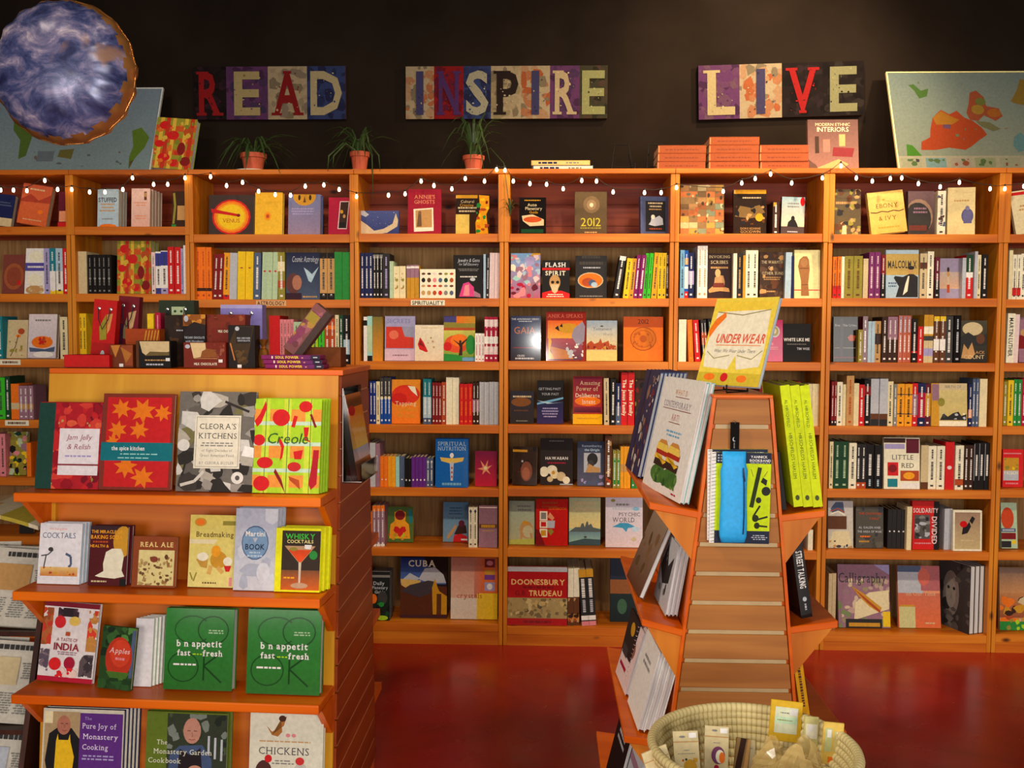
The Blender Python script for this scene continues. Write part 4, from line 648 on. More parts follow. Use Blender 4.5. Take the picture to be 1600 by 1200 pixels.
S(1340, 1347, 515, 'olive'); S(1347, 1355, 494, 'maroon', mat=GLOSS); S(1355, 1366, 502, 'pale_blue', 2, marks=False); S(1366, 1376, 502, 'tan', bands=[(44, 70, 'dark_brown')]); S(1377, 1386, 495, 'dark_brown'); S(1386, 1402, 495, 'dark_brown', 2, bands=[(50, 100, 'mauve')], feat='with mauve top'); S(1403, 1423, 493, 'rust', 3, mat=GLOSS, ops=[('r', 20, 64, 80, 98, 'mauve')]); S(1424, 1433, 498, 'black', bands=[(22, 26, 'red')]); S(1433, 1441, 510, 'red'); S(1442, 1457, 492, 'gold', 2, bands=[(46, 56, 'dark_grey'), (0, 46, 'beige'), (60, 76, 'ivory'), (14, 30, 'lavender')], marks=False); S(1458, 1476, 493, 'brown', 2, bands=[(88, 98, 'yellow'), (26, 50, 'white')]); S(1476, 1488, 494, 'dark_grey'); S(1489, 1500, 493, 'black', tc='silver', mat=GLOSS)
Fc(1500, 1540, 501, 'charcoal', 'dark cover with a pale moon over figures', [('g', 0, 0, 100, 100, (70, 66, 50), (30, 28, 28)), ('e', 46, 80, 38, 16, 'beige'), ('p', [(0, 60), (30, 72), (70, 56), (100, 70), (100, 40), (0, 40)], 'charcoal'), ('p', [(4, 10), (14, 44), (30, 30), (44, 48), (56, 20), (40, 8)], 'tan'), ('e', 76, 56, 16, 12, 'brown'), ('t', 'BLACK', 66, 24, 7, 'tan', 's', 56), ('t', 'COUNT', 52, 13, 9, 'beige', 's', 78)], lean=4, yaw=-6)
row(6, 3)
S(1298, 1307, 596, 'dark_red', 2, bands=[(0, 12, 'black')]); S(1307, 1316, 597, 'ivory'); S(1316, 1321, 601, 'cream', marks=False); S(1321, 1333, 587, 'tan', tc='rust'); S(1333, 1341, 599, 'cream', marks=False); S(1341, 1350, 601, 'red'); S(1350, 1360, 594, 'black', bands=[(66, 86, 'dark_red')]); S(1360, 1386, 592, 'silver', 2, bands=[(0, 14, 'charcoal'), (14, 26, 'brown')], marks=False); S(1386, 1395, 596, 'cream'); S(1395, 1401, 600, 'grey'); S(1401, 1424, 600, 'amber', 2, bands=[(28, 76, 'dark_grey'), (30, 74, 'amber')], tc='dark_brown'); S(1424, 1433, 599, 'red', bands=[(26, 74, 'mauve')]); S(1433, 1445, 599, 'navy', bands=[(20, 78, 'crimson')]); S(1445, 1454, 600, 'maroon', bands=[(24, 78, 'gold')])
Fc(1455, 1511, 599, 'beige', 'beige cover with birds over dark rocks and a yellow strip', [('r', 0, 0, 22, 100, 'gold'), ('r', 2, 60, 22, 98, 'mauve'), ('g', 22, 12, 100, 84, (214, 196, 130), (196, 176, 110)), ('t', 'BIRTH OF', 62, 92, 6, 'grey', 's', 66), ('p', [(24, 14), (34, 30), (46, 22), (60, 30), (76, 34), (84, 24), (98, 28), (98, 14)], 'charcoal'), ('n', 8, 3, 5, ['silver', 'dark_grey', 'ivory'], 30, 16, 96, 30, 5), ('e', 28, 56, 10, 10, 'olive'), ('r', 22, 0, 98, 12, 'ivory')], lean=4, inset=0.03)
S(1512, 1518, 600, 'navy', bands=[(20, 40, 'peach')]); S(1518, 1528, 592, 'slate', 2); S(1529, 1541, 592, 'cream', marks=False)
row(6, 4)
S(1295, 1301, 690, 'cream'); S(1301, 1325, 690, 'dark_green', 2, tc='pale_green', feat='with pale lettering'); S(1325, 1337, 692, 'ivory'); S(1337, 1353, 694, 'charcoal', 2, bands=[(0, 14, 'rust')]); S(1353, 1377, 695, 'black', 2, ops=[('M', 50, 30, 78, 34, 'white'), ('M', 50, 6, 22, 26, 'pale_blue')], marks=False)
Fc(1381, 1437, 684, 'ivory', 'white cover with food photographs and big grey title letters', [('r', 0, 90, 60, 99, 'dark_brown'), ('r', 62, 70, 98, 98, 'maroon'), ('r', 2, 78, 58, 88, 'lavender'), ('t', 'LITTLE', 52, 62, 9, 'dark_grey', 'f', 84), ('t', 'RED', 66, 46, 9, 'dark_grey', 'f', 50), ('r', 10, 26, 40, 52, 'red'), ('e', 24, 40, 12, 8, 'dark_red'), ('r', 46, 16, 98, 36, 'rust'), ('e', 70, 26, 16, 7, 'amber'), ('r', 10, 4, 38, 20, 'teal'), ('r', 46, 2, 98, 12, 'white')], lean=4, t=0.02, inset=0.02)
S(1438, 1450, 696, 'beige', bands=[(0, 16, 'brown')], marks=False); S(1450, 1475, 697, 'ivory', 2); S(1476, 1490, 691, 'red', ops=[('e', 50, 46, 26, 4, 'pale_pink')], marks=False); S(1491, 1504, 696, 'ivory', bands=[(10, 24, 'rust')]); S(1505, 1520, 696, 'dark_brown', 2); S(1520, 1545, 692, 'black', 3, ops=[('M', 50, 30, 76, 34, 'white'), ('r', 0, 20, 8, 98, 'silver')], marks=False)
row(6, 5)
Fc(1294, 1333, 783, 'silver', 'pale cover with a flag and brown table', [('g', 0, 0, 100, 100, (200, 196, 196), (210, 204, 180)), ('p', [(10, 84), (30, 98), (60, 98), (66, 74), (40, 80), (16, 74)], 'slate'), ('l', [(8, 72), (40, 78), (68, 70)], 3, 'ivory'), ('l', [(8, 78), (40, 84), (66, 76)], 2, 'rust'), ('r', 0, 40, 74, 68, 'brown'), ('p', [(0, 4), (20, 36), (84, 36), (92, 6)], 'cream'), ('n', 10, 3, 6, ['grey', 'tan', 'dark_grey'], 0, 0, 100, 16, 4)], lean=5, inset=0.05)
Fc(1337, 1380, 792, (84, 80, 72), 'grey cover with orange and white capital lines', [('n', 16, 5, 10, [(70, 68, 62), (96, 92, 82), (58, 60, 70)], 0, 0, 100, 100, 4), ('t', 'THE CROWDED', 52, 84, 5, 'rust', 'b', 84), ('t', 'TABLE', 66, 72, 5, 'rust', 'b', 46), ('t', 'AL GALEN AND', 50, 50, 5, 'silver', 'b', 80), ('t', 'THE AREA OF WAR', 50, 40, 5, 'silver', 'b', 88), ('m', 34, 28, 50, 1, 4, 'orange'), ('m', 30, 16, 46, 1, 4, 'gold')], lean=4, inset=0.06)
S(1386, 1414, 796, 'charcoal', 4, ops=[('e', 50, 44, 20, 2, 'white')], marks=False, inset=0.06); S(1416, 1424, 792, 'cream', marks=False)
Fc(1425, 1467, 783, (206, 30, 28), 'red cover with white block title bent around a photograph', [('r', 80, 0, 100, 100, 'black'), ('t', 'SOLIDARITY', 50, 81, 9, 'pale_pink', 'b', 92), ('v', 'DIVIDED', 82, 40, 18, 'pale_pink', 'b', 66), ('r', 8, 22, 66, 72, (90, 84, 84)), ('n', 18, 3, 7, ['charcoal', 'grey', 'silver', 'dark_grey'], 8, 22, 66, 72, 6), ('m', 40, 13, 70, 1, 3, 'pink')], lean=3, inset=0.04, t=0.03)
S(1474, 1487, 795, 'silver', 3, marks=False, inset=0.05)
Fc(1489, 1534, 797, 'ivory', 'white bordered cover with a crouching figure and red ball', [('g', 6, 5, 94, 95, (160, 130, 110), (196, 176, 130)), ('p', [(30, 40), (50, 44), (62, 60), (56, 72), (46, 62), (34, 60)], 'charcoal'), ('e', 36, 66, 13, 8, 'red'), ('p', [(56, 74), (66, 86), (76, 80), (66, 66)], 'charcoal'), ('m', 50, 26, 60, 1, 3, 'beige')], lean=3, inset=0.02, t=0.02, mat=GLOSS)
row(6, 6)
S(1293, 1305, 896, 'beige', 2, inset=0.08, marks=False, dep=0.2)
Fc(1310, 1391, 884, 'mauve', 'large calligraphy cover with a gold pen nib', [('n', 60, 3, 7, [(150, 140, 110), (190, 160, 150), (120, 140, 90), (210, 190, 160), (150, 120, 130)], 0, 0, 100, 78, 7), ('r', 0, 88, 100, 100, 'mauve'), ('t', 'Calligraphy', 48, 79, 15, 'dark_grey', 'f', 92), ('p', [(30, 12), (98, 30), (98, 60), (60, 56), (34, 40)], 'cream'), ('p', [(26, 66), (50, 54), (84, 32), (80, 24), (60, 34), (40, 50)], 'gold'), ('p', [(28, 64), (52, 48), (82, 27), (80, 24), (56, 40)], 'rust'), ('r', 14, 0, 84, 14, 'charcoal'), ('r', 20, 2, 80, 8, 'gold'), ('r', 86, 2, 100, 26, 'yellow'), ('p', [(70, 100), (100, 100), (100, 84)], 'lavender')], t=0.02, lean=8, inset=0.09)
Fc(1404, 1470, 886, 'peach', 'large cover in grey, pink and orange fields', [('r', 0, 56, 60, 100, 'silver'), ('r', 0, 90, 60, 100, 'slate'), ('r', 55, 60, 100, 100, (178, 100, 104)), ('e', 62, 82, 14, 14, (210, 106, 90)), ('g', 0, 0, 100, 56, (206, 110, 84), (226, 110, 60)), ('t', 'on Our Time', 54, 55, 6, 'beige', 'f', 70), ('r', 2, 0, 40, 34, (206, 200, 140)), ('r', 4, 34, 38, 37, 'gold'), ('m', 76, 8, 30, 1, 2, 'beige')], t=0.02, lean=8, inset=0.1)
q = at(1514, 990, YF + 0.012); hh_ = at(1500, 878, YF + 0.11).z - ZS[6][6]; ya = R(-70)
for k in range(4):
    lab = 'large grey photographic cover of long hair, turned sideways' if k == 0 else ('second', 'third', 'fourth')[k - 1] + ' copy beside the large grey long hair cover'
    book(lab, 0.205, hh_, 0.027, 'dark_grey', [('g', 0, 0, 100, 100, (70, 66, 66), (56, 52, 52)), ('e', 40, 52, 26, 34, (130, 122, 116)), ('n', 24, 3, 8, [(90, 84, 82), (48, 44, 44), (110, 104, 100)], 0, 0, 100, 100, 5), ('e', 40, 52, 16, 22, (150, 142, 134)), ('e', 32, 60, 4, 2.5, 'charcoal'), ('e', 50, 60, 4, 2.5, 'charcoal'), ('p', [(38, 44), (42, 56), (46, 44)], 'grey')] if k == 0 else None,
         (q.x - 0.205 * math.cos(ya) - math.sin(ya) * k * 0.028, q.y - 0.205 * math.sin(ya) + math.cos(ya) * k * 0.028, ZS[6][6] + 0.0006), (0, 0, ya), pages=PAGES_W, group='copies of the long hair book')
    CUR['n'] += 1
# ---------------- eighth bookcase
row(7, 0)
Fc(1588, 1640, 300, 'cream', 'cream cover with a red head band, tilted at the picture edge', [('r', 0, 90, 100, 97, 'red'), ('m', 50, 60, 60, 2, 4, 'tan')], roll=-8, t=0.02)
row(7, 1)
S(1575, 1581, 391, 'cream', marks=False); S(1581, 1594, 398, 'ivory', 2, ops=[('r', 0, 8, 100, 26, 'red'), ('r', 40, 26, 60, 40, 'dark_red')]); S(1594, 1610, 396, 'ivory', 2)
row(7, 2)
S(1571, 1583, 490, 'ivory', txt='MARTIN LUTHER', lean=1); S(1583, 1591, 491, 'pale_pink', marks=False, lean=1); Fc(1592, 1640, 496, 'mauve', 'dark rose cover with a red figure, cut by the picture edge', [('r', 0, 30, 40, 60, 'dark_red'), ('e', 20, 66, 12, 8, 'tan')])
row(7, 3)
S(1567, 1573, 596, 'olive'); S(1573, 1582, 594, 'yellow'); S(1582, 1595, 593, 'green', 2); S(1595, 1612, 592, 'crimson', 2)
row(7, 4)
Fc(1566, 1598, 702, (214, 34, 36), 'red boxed cover with a yellow flower photograph', [('r', 4, 18, 78, 78, 'silver'), ('r', 4, 44, 78, 78, 'gold'), ('n', 14, 3, 6, ['yellow', 'olive', 'gold'], 6, 46, 76, 76, 4), ('t', 'PASSION', 42, 38, 8, 'ivory', 'b', 66), ('m', 46, 10, 80, 1, 4, 'pink'), ('r', 4, 88, 90, 91, 'pink')], t=0.03, lean=2)
row(7, 5)
Fc(1565, 1590, 786, 'pale_green', 'pale cover with an orange cloth shape and dark title bands', [('e', 40, 66, 40, 24, (206, 70, 30)), ('r', 0, 36, 90, 44, 'slate'), ('m', 44, 40, 80, 1, 4, 'silver'), ('r', 0, 20, 90, 34, 'dark_red'), ('r', 0, 2, 60, 16, 'charcoal'), ('r', 64, 10, 90, 18, 'yellow')], t=0.03)
row(7, 6)
Fc(1562, 1640, 888, 'tan', 'wide landscape painting cover at the picture edge', [('g', 0, 60, 100, 100, (120, 100, 90), (196, 140, 90)), ('g', 0, 20, 100, 60, (190, 130, 80), (150, 80, 50)), ('n', 30, 4, 9, ['rust', 'dark_brown', 'gold', 'orange', 'beige'], 0, 14, 100, 54, 6), ('r', 0, 0, 100, 14, 'green'), ('n', 12, 3, 6, ['green', 'olive', 'lime'], 0, 0, 100, 18, 2)], lean=5)

# rows mostly covered by the two displays: narrow spines fill them so that the shelves are stocked from every side
SHADED[0] = True
TONES = ['dark_red', 'navy', 'cream', 'rust', 'dark_green', 'slate', 'tan', 'charcoal', 'mauve', 'white', 'brown', 'teal', 'gold']
for b, rows, x0, x1 in ((1, (3, 4, 5, 6), 124, 286), (2, (3, 4, 5, 6), 310, 542), (5, (4, 5, 6), 1066, 1258), (5, (3,), 1064, 1180), (5, (2,), 1134, 1184)):
    for r in rows:
        row(b, r); x = x0
        while x < x1 - 14:
            n = RNG.randint(1, 3); w = RNG.uniform(7, 11)
            if x + n * w > x1: break
            S(x, x + n * w, BASE[b][r] - RNG.uniform(62, 76), RNG.choice(TONES), n); x += n * w; CUR['n'] = 0
SHADED[0] = False

# ------------------------------------------------------------------ painted word signs on the wall
def sign(word, label, edges, y0, y1, bgs, fgs, roll=0):
    Y = YW - 0.028
    a = at(edges[0], y1, Y); c = at(edges[-1], y0, Y); W, H = c.x - a.x, c.z - a.z
    root = thing('wall_sign', label, 'sign', (a.x, Y, a.z), (0, R(roll), 0))
    m = MB(); m.box((0, 0.002, 0), (W, 0.0275, H), 'dark_brown'); m.build('canvas', MATTE, root)
    for k, ch in enumerate(word):
        u0 = at(edges[k], y1, Y).x - a.x; u1 = at(edges[k + 1], y1, Y).x - a.x
        w = u1 - u0; bg, bg2 = bgs[k]
        ops = [('r', 0, 0, 100, 100, bg)]
        mix = [[(p + q * 2) / 3 for p, q in zip(bg, bg2)], bg2, [(p * 2 + q) / 3 for p, q in zip(bg, bg2)], [p * 0.72 for p in bg]]
        ops += [('n', 40, 3, 13, mix, 0, 0, 100, 100, k * 7 + len(word))]
        pr = Print(w, H, lambda x, z, d: (x, 0.0018 - d * 0.8, z)).run(ops)
        pr.mb.c = [[(c[0] * 0.44, c[1] * 0.40, c[2] * 0.40, 1) for c in f] for f in pr.mb.c]
        pn = pr.mb.build('letter_panel', MATTE, root, loc=(u0, 0, 0))
        q = Print(w, H, lambda x, z, d: (x, -0.0012 - d, z))
        fg = fgs[k]
        q.run([('t', ch, 50, 49, 78, fg, 'bf' if ch != 'I' else 'b', 82 if ch != 'I' else 26)])
        q.run([('n', 16, 0.8, 2.2, [[p * 0.75 for p in fg], [min(255, p * 1.15) for p in fg], bg], 18, 10, 82, 88, k + 40)])
        q.mb.c = [[(c[0] * 0.5, c[1] * 0.47, c[2] * 0.47, 1) for c in f] for f in q.mb.c]
        q.mb.build('letter', MATTE, pn)
PURP, CRM, BLU, REDP, BLK, OLV = (110, 66, 118), (196, 184, 148), (58, 76, 132), (158, 30, 34), (34, 26, 26), (70, 70, 52)
sign('READ', 'long canvas sign painted with the word read', [303, 354, 419, 480, 540], 103, 187,
     [(BLK, (60, 36, 52)), (PURP, (70, 60, 96)), (CRM, (150, 140, 120)), (BLU, (40, 46, 90))], [(164, 30, 34), (186, 172, 120), (140, 28, 30), (190, 180, 140)])
sign('INSPIRE', 'longest canvas sign painted with the word inspire', [634, 678, 724, 767, 814, 859, 905, 949], 102, 186,
     [(CRM, (190, 120, 80)), (REDP, (110, 30, 60)), (BLU, (40, 44, 84)), (CRM, (170, 160, 120)), (CRM, (186, 104, 60)), (PURP, (84, 60, 100)), (OLV, (92, 70, 60))],
     [(70, 70, 116), (84, 52, 110), (176, 176, 150), (44, 32, 30), (66, 66, 108), (196, 180, 140), (160, 166, 110)])
sign('LIVE', 'tilted canvas sign painted with the word live', [1092, 1156, 1222, 1286, 1350], 101, 187,
     [(PURP, (120, 90, 110)), (CRM, (190, 110, 66)), (BLK, (50, 38, 40)), (BLK, (54, 48, 44))], [(196, 184, 136), (70, 66, 104), (168, 34, 34), (148, 150, 110)], roll=-1.4)

# ------------------------------------------------------------------ world maps leaning on the bookcase top
ZT = ZTOP
def wall_map(label, bl, width, height, lean, ops, frame):
    root = thing('wall_map', label, 'map', bl, (-R(lean), 0, 0))
    m = MB(); m.box((0, 0, 0), (width, 0.006, height), 'silver'); m.build('board', MATTE, root)
    K = 0.34 if width == MWr else 0.62
    pm = Print(width, height).run(ops).mb; pm.c = [[(c[0] * K, c[1] * K, c[2] * K * 0.97, 1) for c in f] for f in pm.c]; pm.build('map_print', MATTE, root)
    for nm, (p, q) in (('frame_strip', ((-0.006, -0.004, 0), (0.0, 0.010, height))), ('frame_strip', ((width, -0.004, 0), (width + 0.006, 0.010, height))),
                       ('frame_strip', ((-0.006, -0.004, height), (width + 0.006, 0.010, height + 0.006)))):
        m = MB(); m.box(p, q, frame); m.build(nm, INK, root)
    return root
p = at(1406, 258, YF + 0.06); MWr, MHr = 1.25, 0.545
def mr(*pts): return [((x - 1392) / 2.62 * 0.66, (256 - y) / 170 * 100) for x, y in pts]
wall_map('pale world map with orange landmasses leaning beside the sign', (p.x, p.y, ZT + 0.001), MWr, MHr, 22, [
    ('g', 0, 0, 100, 100, (150, 170, 170), (176, 186, 168)),
    ('p', mr((1422, 108), (1430, 118), (1436, 132), (1448, 128), (1452, 114), (1440, 118), (1430, 106)), (96, 140, 70)),
    ('p', mr((1428, 222), (1430, 208), (1444, 200), (1446, 186), (1452, 166), (1466, 152), (1478, 160), (1490, 154), (1500, 166), (1512, 172), (1524, 184), (1530, 196), (1516, 206), (1504, 216), (1494, 222), (1470, 218), (1450, 222)), (206, 86, 46)),
    ('p', mr((1452, 166), (1466, 154), (1480, 164), (1492, 170), (1480, 178), (1456, 178)), (206, 140, 50)),
    ('p', mr((1466, 178), (1478, 178), (1476, 186), (1466, 184)), (130, 96, 130)),
    ('p', mr((1504, 158), (1510, 140), (1514, 122), (1524, 118), (1534, 130), (1536, 146), (1554, 150), (1558, 164), (1546, 172), (1530, 162), (1520, 172), (1508, 170)), (186, 96, 64)),
    ('e', *mr((1522, 152))[0], 2.4, 5, (190, 150, 60)), ('e', *mr((1528, 138))[0], 2, 4, (130, 140, 70)), ('e', *mr((1546, 158))[0], 2.6, 4.4, (200, 120, 50)),
    ('p', mr((1516, 172), (1536, 174), (1552, 186), (1540, 190), (1524, 182)), (140, 140, 100)),
    ('p', mr((1574, 138), (1586, 118), (1594, 98), (1604, 100), (1608, 130), (1600, 146), (1582, 142)), (170, 140, 60)),
    ('p', mr((1566, 214), (1570, 200), (1580, 192), (1590, 204), (1588, 222), (1572, 226)), (120, 170, 180)),
    ('p', mr((1594, 226), (1590, 180), (1604, 170), (1640, 176), (1690, 190), (1680, 220), (1640, 232)), (190, 150, 70)),
    ('p', mr((1640, 150), (1660, 110), (1690, 120), (1690, 150), (1664, 166)), (110, 150, 80)),
    ('p', mr((1407, 212), (1416, 214), (1428, 232), (1406, 232)), (90, 158, 54)),
    ('n', 16, 0.8, 1.8, [(150, 130, 130), (130, 150, 110), (170, 150, 120)], 4, 24, 96, 92, 4),
    ('r', 0, 0, 100, 14, (210, 206, 180))] + [('r', 1 + 9.2 * k, 2.5, 8.6 + 9.2 * k, 12, ((196, 200, 170), (150, 190, 196), (206, 196, 180), (180, 190, 150))[k % 4]) for k in range(11)]
    + [('n', 4, 1.2, 2.6, [(90, 84, 100), (180, 100, 70), (110, 140, 90)], 2 + 9.2 * k, 4, 8 + 9.2 * k, 11, k) for k in range(11)], (222, 214, 150))
p = at(-170, 262, YF + 0.06); p2 = at(233, 264, YF + 0.06); MW, MH = p2.x - p.x, 0.475
def ml(*pts): return [((x + 170) / 403 * 100, (264 - y) / 148 * 100) for x, y in pts]
wall_map('pale blue world map leaning behind the round balloon', (p.x, p.y, ZT + 0.001), MW, MH, 22, [
    ('g', 0, 0, 100, 100, (136, 156, 176), (148, 172, 180)),
    ('p', ml((196, 192), (210, 186), (225, 204), (220, 222), (208, 240), (200, 259), (198, 238), (202, 220)), (106, 140, 50)),
    ('p', ml((200, 246), (206, 244), (201, 259)), (110, 90, 60)),
    ('p', ml((6, 176), (20, 168), (40, 200), (36, 236), (25, 242), (22, 208), (8, 190)), (96, 126, 56)),
    ('p', ml((88, 226), (110, 224), (108, 242), (98, 240), (86, 238)), (126, 120, 64)),
    ('p', ml((-150, 140), (-60, 128), (-20, 150), (-40, 190), (-90, 200), (-140, 180)), (150, 140, 70)),
    ('p', ml((56, 130), (150, 124), (160, 150), (110, 190), (70, 170)), (180, 150, 80)),
    ('n', 9, 1, 2.5, [(110, 120, 120), (130, 110, 100)], 52, 6, 90, 24, 5), ('r', *ml((54, 246))[0], *ml((80, 228))[0], (120, 132, 146))], (206, 210, 206))

# ------------------------------------------------------------------ things standing on top of the bookcases
def top_book(x0, x1, yt, col, label, ops, inset, lean=8, t=0.025, mat=None, roll=0, pages=None):
    Y = YF + inset; X0 = at(x0, 264, Y).x; X1 = at(x1, 264, Y).x; l = R(lean)
    h = (at((x0 + x1) / 2, yt, Y + 0.03).z - ZT) / math.cos(l)
    book(label, X1 - X0, h, t, col, ops, (X0, Y, ZT + 0.001 + t * math.sin(l) + max(0, (X1 - X0) * math.sin(R(roll)))), (-l, R(roll), 0), mat, pages)
top_book(234, 297, 188, (150, 180, 40), 'red, green and yellow patterned cookbook standing on top of the second bookcase', PATTERN, 0.08, 14, 0.04, pages=PAGES_W, roll=4)
top_book(1263, 1342, 188, (120, 84, 74), 'decorating book with a dim room photograph beside terracotta boxed books', [('g', 0, 0, 100, 100, (90, 60, 56), (140, 96, 84)), ('t', 'MODERN ETHNIC', 50, 90, 6, 'beige', 's', 84), ('t', 'INTERIORS', 50, 80, 9, 'cream', 's', 90), ('r', 14, 32, 22, 66, 'dark_brown'), ('r', 62, 46, 74, 70, 'tan'), ('p', [(48, 26), (88, 24), (92, 42), (50, 44)], (120, 30, 36)), ('r', 30, 34, 44, 60, (150, 104, 90)), ('p', [(16, 2), (60, 20), (80, 10), (70, 2)], 'tan'), ('p', [(0, 0), (0, 20), (16, 8), (20, 0)], (90, 60, 50))], 0.05, 8)
def flat_book(label, x0, x1, y0, y1, Y, col, dep, ops, z=None, rotz=0, name='book', cat='book', group=None):
    """a book lying flat, its spine to the front"""
    a = at(x0, y1, Y); c = at(x1, y0, Y); w, h = c.x - a.x, c.z - a.z
    root = thing(name, label, cat, (a.x, Y, z if z is not None else a.z), (0, 0, R(rotz)), group); q = 0.002
    m = MB(); m.box((0, 0, 0), (w, dep, q), col); m.box((0, 0, h - q), (w, dep, h), col); m.box((0, 0, q), (w, q, h - q), col); bevel(m.build('cover', INK, root), 0.0006, 1)
    m = MB(); m.box((0.003, q, q), (w - 0.003, dep - 0.003, h - q)); m.build('page_block', PAGES, root)
    if ops: Print(w, h).run(ops).mb.build('spine_print', INK, root)
    return root, h
z = ZT + 0.001
for k, col in enumerate(((70, 96, 130), (206, 170, 90))):
    _, h = flat_book(('blue', 'yellow')[k] + ' ' + ('lower', 'upper')[k] + ' book of the pair lying flat near the wire easel', 832 - k * 2, 927 - 5 * k, 253.5, 261.5, YF + 0.05, col, 0.17,
        [('r', 2, 12, 99, 88, ('ivory', (226, 196, 120))[k]), ('m', 28, 50, 44, 1, 40, 'navy'), ('m', 70, 50, 30, 1, 30, 'grey')], z); z += h + 0.0006
for (x0, x1, n, nm) in ((1027, 1105, 3, 'first'), (1107, 1188, 4, 'middle tallest'), (1186, 1265, 3, 'last')):
    z = ZT + 0.001
    for k in range(n):
        dx = RNG.uniform(-1, 1); Y = YF + 0.03 + RNG.uniform(0, 0.006)
        _, h = flat_book(f"terracotta boxed book, {('bottom', 'second', 'third', 'top')[k]} of the {nm} stack on the bookcase", x0 + dx + 0.7, x1 + dx - 1.8, 248.2, 260.9, Y, 'terracotta', 0.2,
            [('m', 50, 46, 84, 1, 16, (130, 62, 36)), ('r', 1, 10, 3, 90, (226, 140, 90))], z, name='boxed_book', group='terracotta boxed books stacked on the bookcase'); z += h + 0.0008
WIRE = flat('black_wire', (14, 11, 10), 0.7, spec=0.2)
def easel(label, x, sc=1.0):
    Y = YF + 0.12; o = at(x, 262, Y); root = thing('wire_easel', label, 'easel', (o.x, Y, ZT))
    for s in (-1, 1):
        m = MB(); m.tube([(s * 0.055, -0.07, 0.035), (s * 0.055, -0.07, 0.004), (s * 0.052, 0.0, 0.004), (s * 0.034, 0.05, 0.145)], 0.0028); m.build('upright', WIRE, root)
        m = MB(); m.tube([(s * 0.052, 0.0, 0.004), (s * 0.06, 0.10, 0.004), (s * 0.034, 0.05, 0.10)], 0.0024); m.build('rear_leg', WIRE, root)
    m = MB(); m.tube([(-0.034, 0.05, 0.145), (0.034, 0.05, 0.145)], 0.0028); m.build('top_bar', WIRE, root)
    m = MB(); m.tube([(-0.058, -0.01, 0.03), (-0.02, -0.012, 0.026), (0.02, -0.012, 0.026), (0.058, -0.01, 0.03)], 0.0024); m.build('cross_bar', WIRE, root)
easel('empty black wire easel standing free on the bookcase top', 972)
easel('black wire easel half hidden behind the terracotta boxed books', 1026)

CLAY = flat('terracotta_clay', (190, 84, 52), 0.75, noise=0.18, scale=14); SAUCER = flat('white_saucer', (226, 216, 200), 0.4)
LEAF = flat('dark_leaf', (52, 74, 34), 0.5, noise=0.35, scale=20); SOIL = flat('potting_soil', (40, 28, 20), 0.95, noise=0.3, scale=60)
def leaf_mesh(root, base, ang, length, rise, droop, width, name='leaf'):
    m = MB(); n = 7; pts = []
    dx, dy = math.cos(ang), math.sin(ang)
    for k in range(n):
        t = k / (n - 1); r_ = length * t * (0.35 + 0.65 * t); zz = rise * math.sin(min(1.0, t * 1.15) * math.pi * 0.55) - droop * t ** 3
        w = width * (0.55 + 0.9 * t) * (1 - t) ** 0.55 + 0.0004
        pts.append((Vector((base[0] + dx * r_, base[1] + dy * r_, base[2] + zz)), w))
    for (p0, w0), (p1, w1) in zip(pts, pts[1:]):
        s = Vector((-dy, dx, 0)); c0 = p0 - Vector((0, 0, w0 * 0.5)); c1 = p1 - Vector((0, 0, w1 * 0.5))
        m.poly([p0 - s * w0, c0, c1, p1 - s * w1], 'green'); m.poly([c0, p0 + s * w0, p1 + s * w1, c1], 'green')
    return m.build(name, LEAF, root, True)
def spider_plant(label, x, potw, poth, n, seed, reach, up, extra=()):
    Y = YF + 0.14; o = at(x, 262, Y); rg = random.Random(seed)
    root = thing('spider_plant', label, 'plant', (o.x, Y, ZT + 0.0005)); r = potw
    m = MB(); m.lathe([(0, 0.0), (r * 1.5, 0.0), (r * 1.62, 0.012), (r * 1.55, 0.012), (r * 1.4, 0.005), (0, 0.005)], seg=24); m.build('saucer', SAUCER, root, True)
    m = MB(); m.lathe([(0, 0.006), (r * 0.72, 0.006), (r * 0.92, poth * 0.78), (r * 1.06, poth * 0.78), (r * 1.08, poth), (r * 0.96, poth), (r * 0.92, poth * 0.86), (0, poth * 0.86)], seg=24); m.build('pot', CLAY, root)
    m = MB(); m.lathe([(0, poth * 0.9), (r * 0.95, poth * 0.88)], seg=16); m.build('soil', SOIL, root)
    for k in range(n):
        a = rg.uniform(0, 2 * math.pi)
        if math.sin(a) > 0.45: a = -a
        leaf_mesh(root, (r * 0.3 * math.cos(a), r * 0.3 * math.sin(a), poth * 0.86), a, rg.uniform(0.35, 1) * reach, rg.uniform(0.45, 1) * up, rg.uniform(0, 1) * reach * 0.9, rg.uniform(0.006, 0.010))
    for e in extra: e(root, o)
def runner(root, o):
    q = at(797, 338, YF - 0.03); b = Vector((q.x - o.x, q.y - o.y, q.z - ZT))
    m = MB(); m.tube([(0.02, -0.05, 0.08), (0.09, -0.13, 0.10), (b.x - 0.03, -0.18, 0.02), (b.x, b.y, b.z + 0.01)], 0.0016); m.build('runner', LEAF, root)
    for k in range(11):
        a = 2 * math.pi * k / 11; leaf_mesh(root, (b.x, b.y, b.z), a, 0.055, 0.05 + 0.02 * (k % 3), 0.02, 0.004, 'plantlet_leaf')
def hanging(root, o):
    for (x, y) in ((583, 318), (512, 268), (594, 268), (520, 262)):
        q = at(x, y, YF - 0.02); m = MB(); d = Vector((q.x - o.x, q.y - o.y, q.z - ZT))
        m.tube([(0, 0, 0.1), (d.x * 0.5, d.y * 0.6, 0.13), (d.x * 0.95, d.y, 0.06), (d.x, d.y, d.z)], [0.004, 0.005, 0.004, 0.0008], seg=4); m.build('leaf', LEAF, root, True)
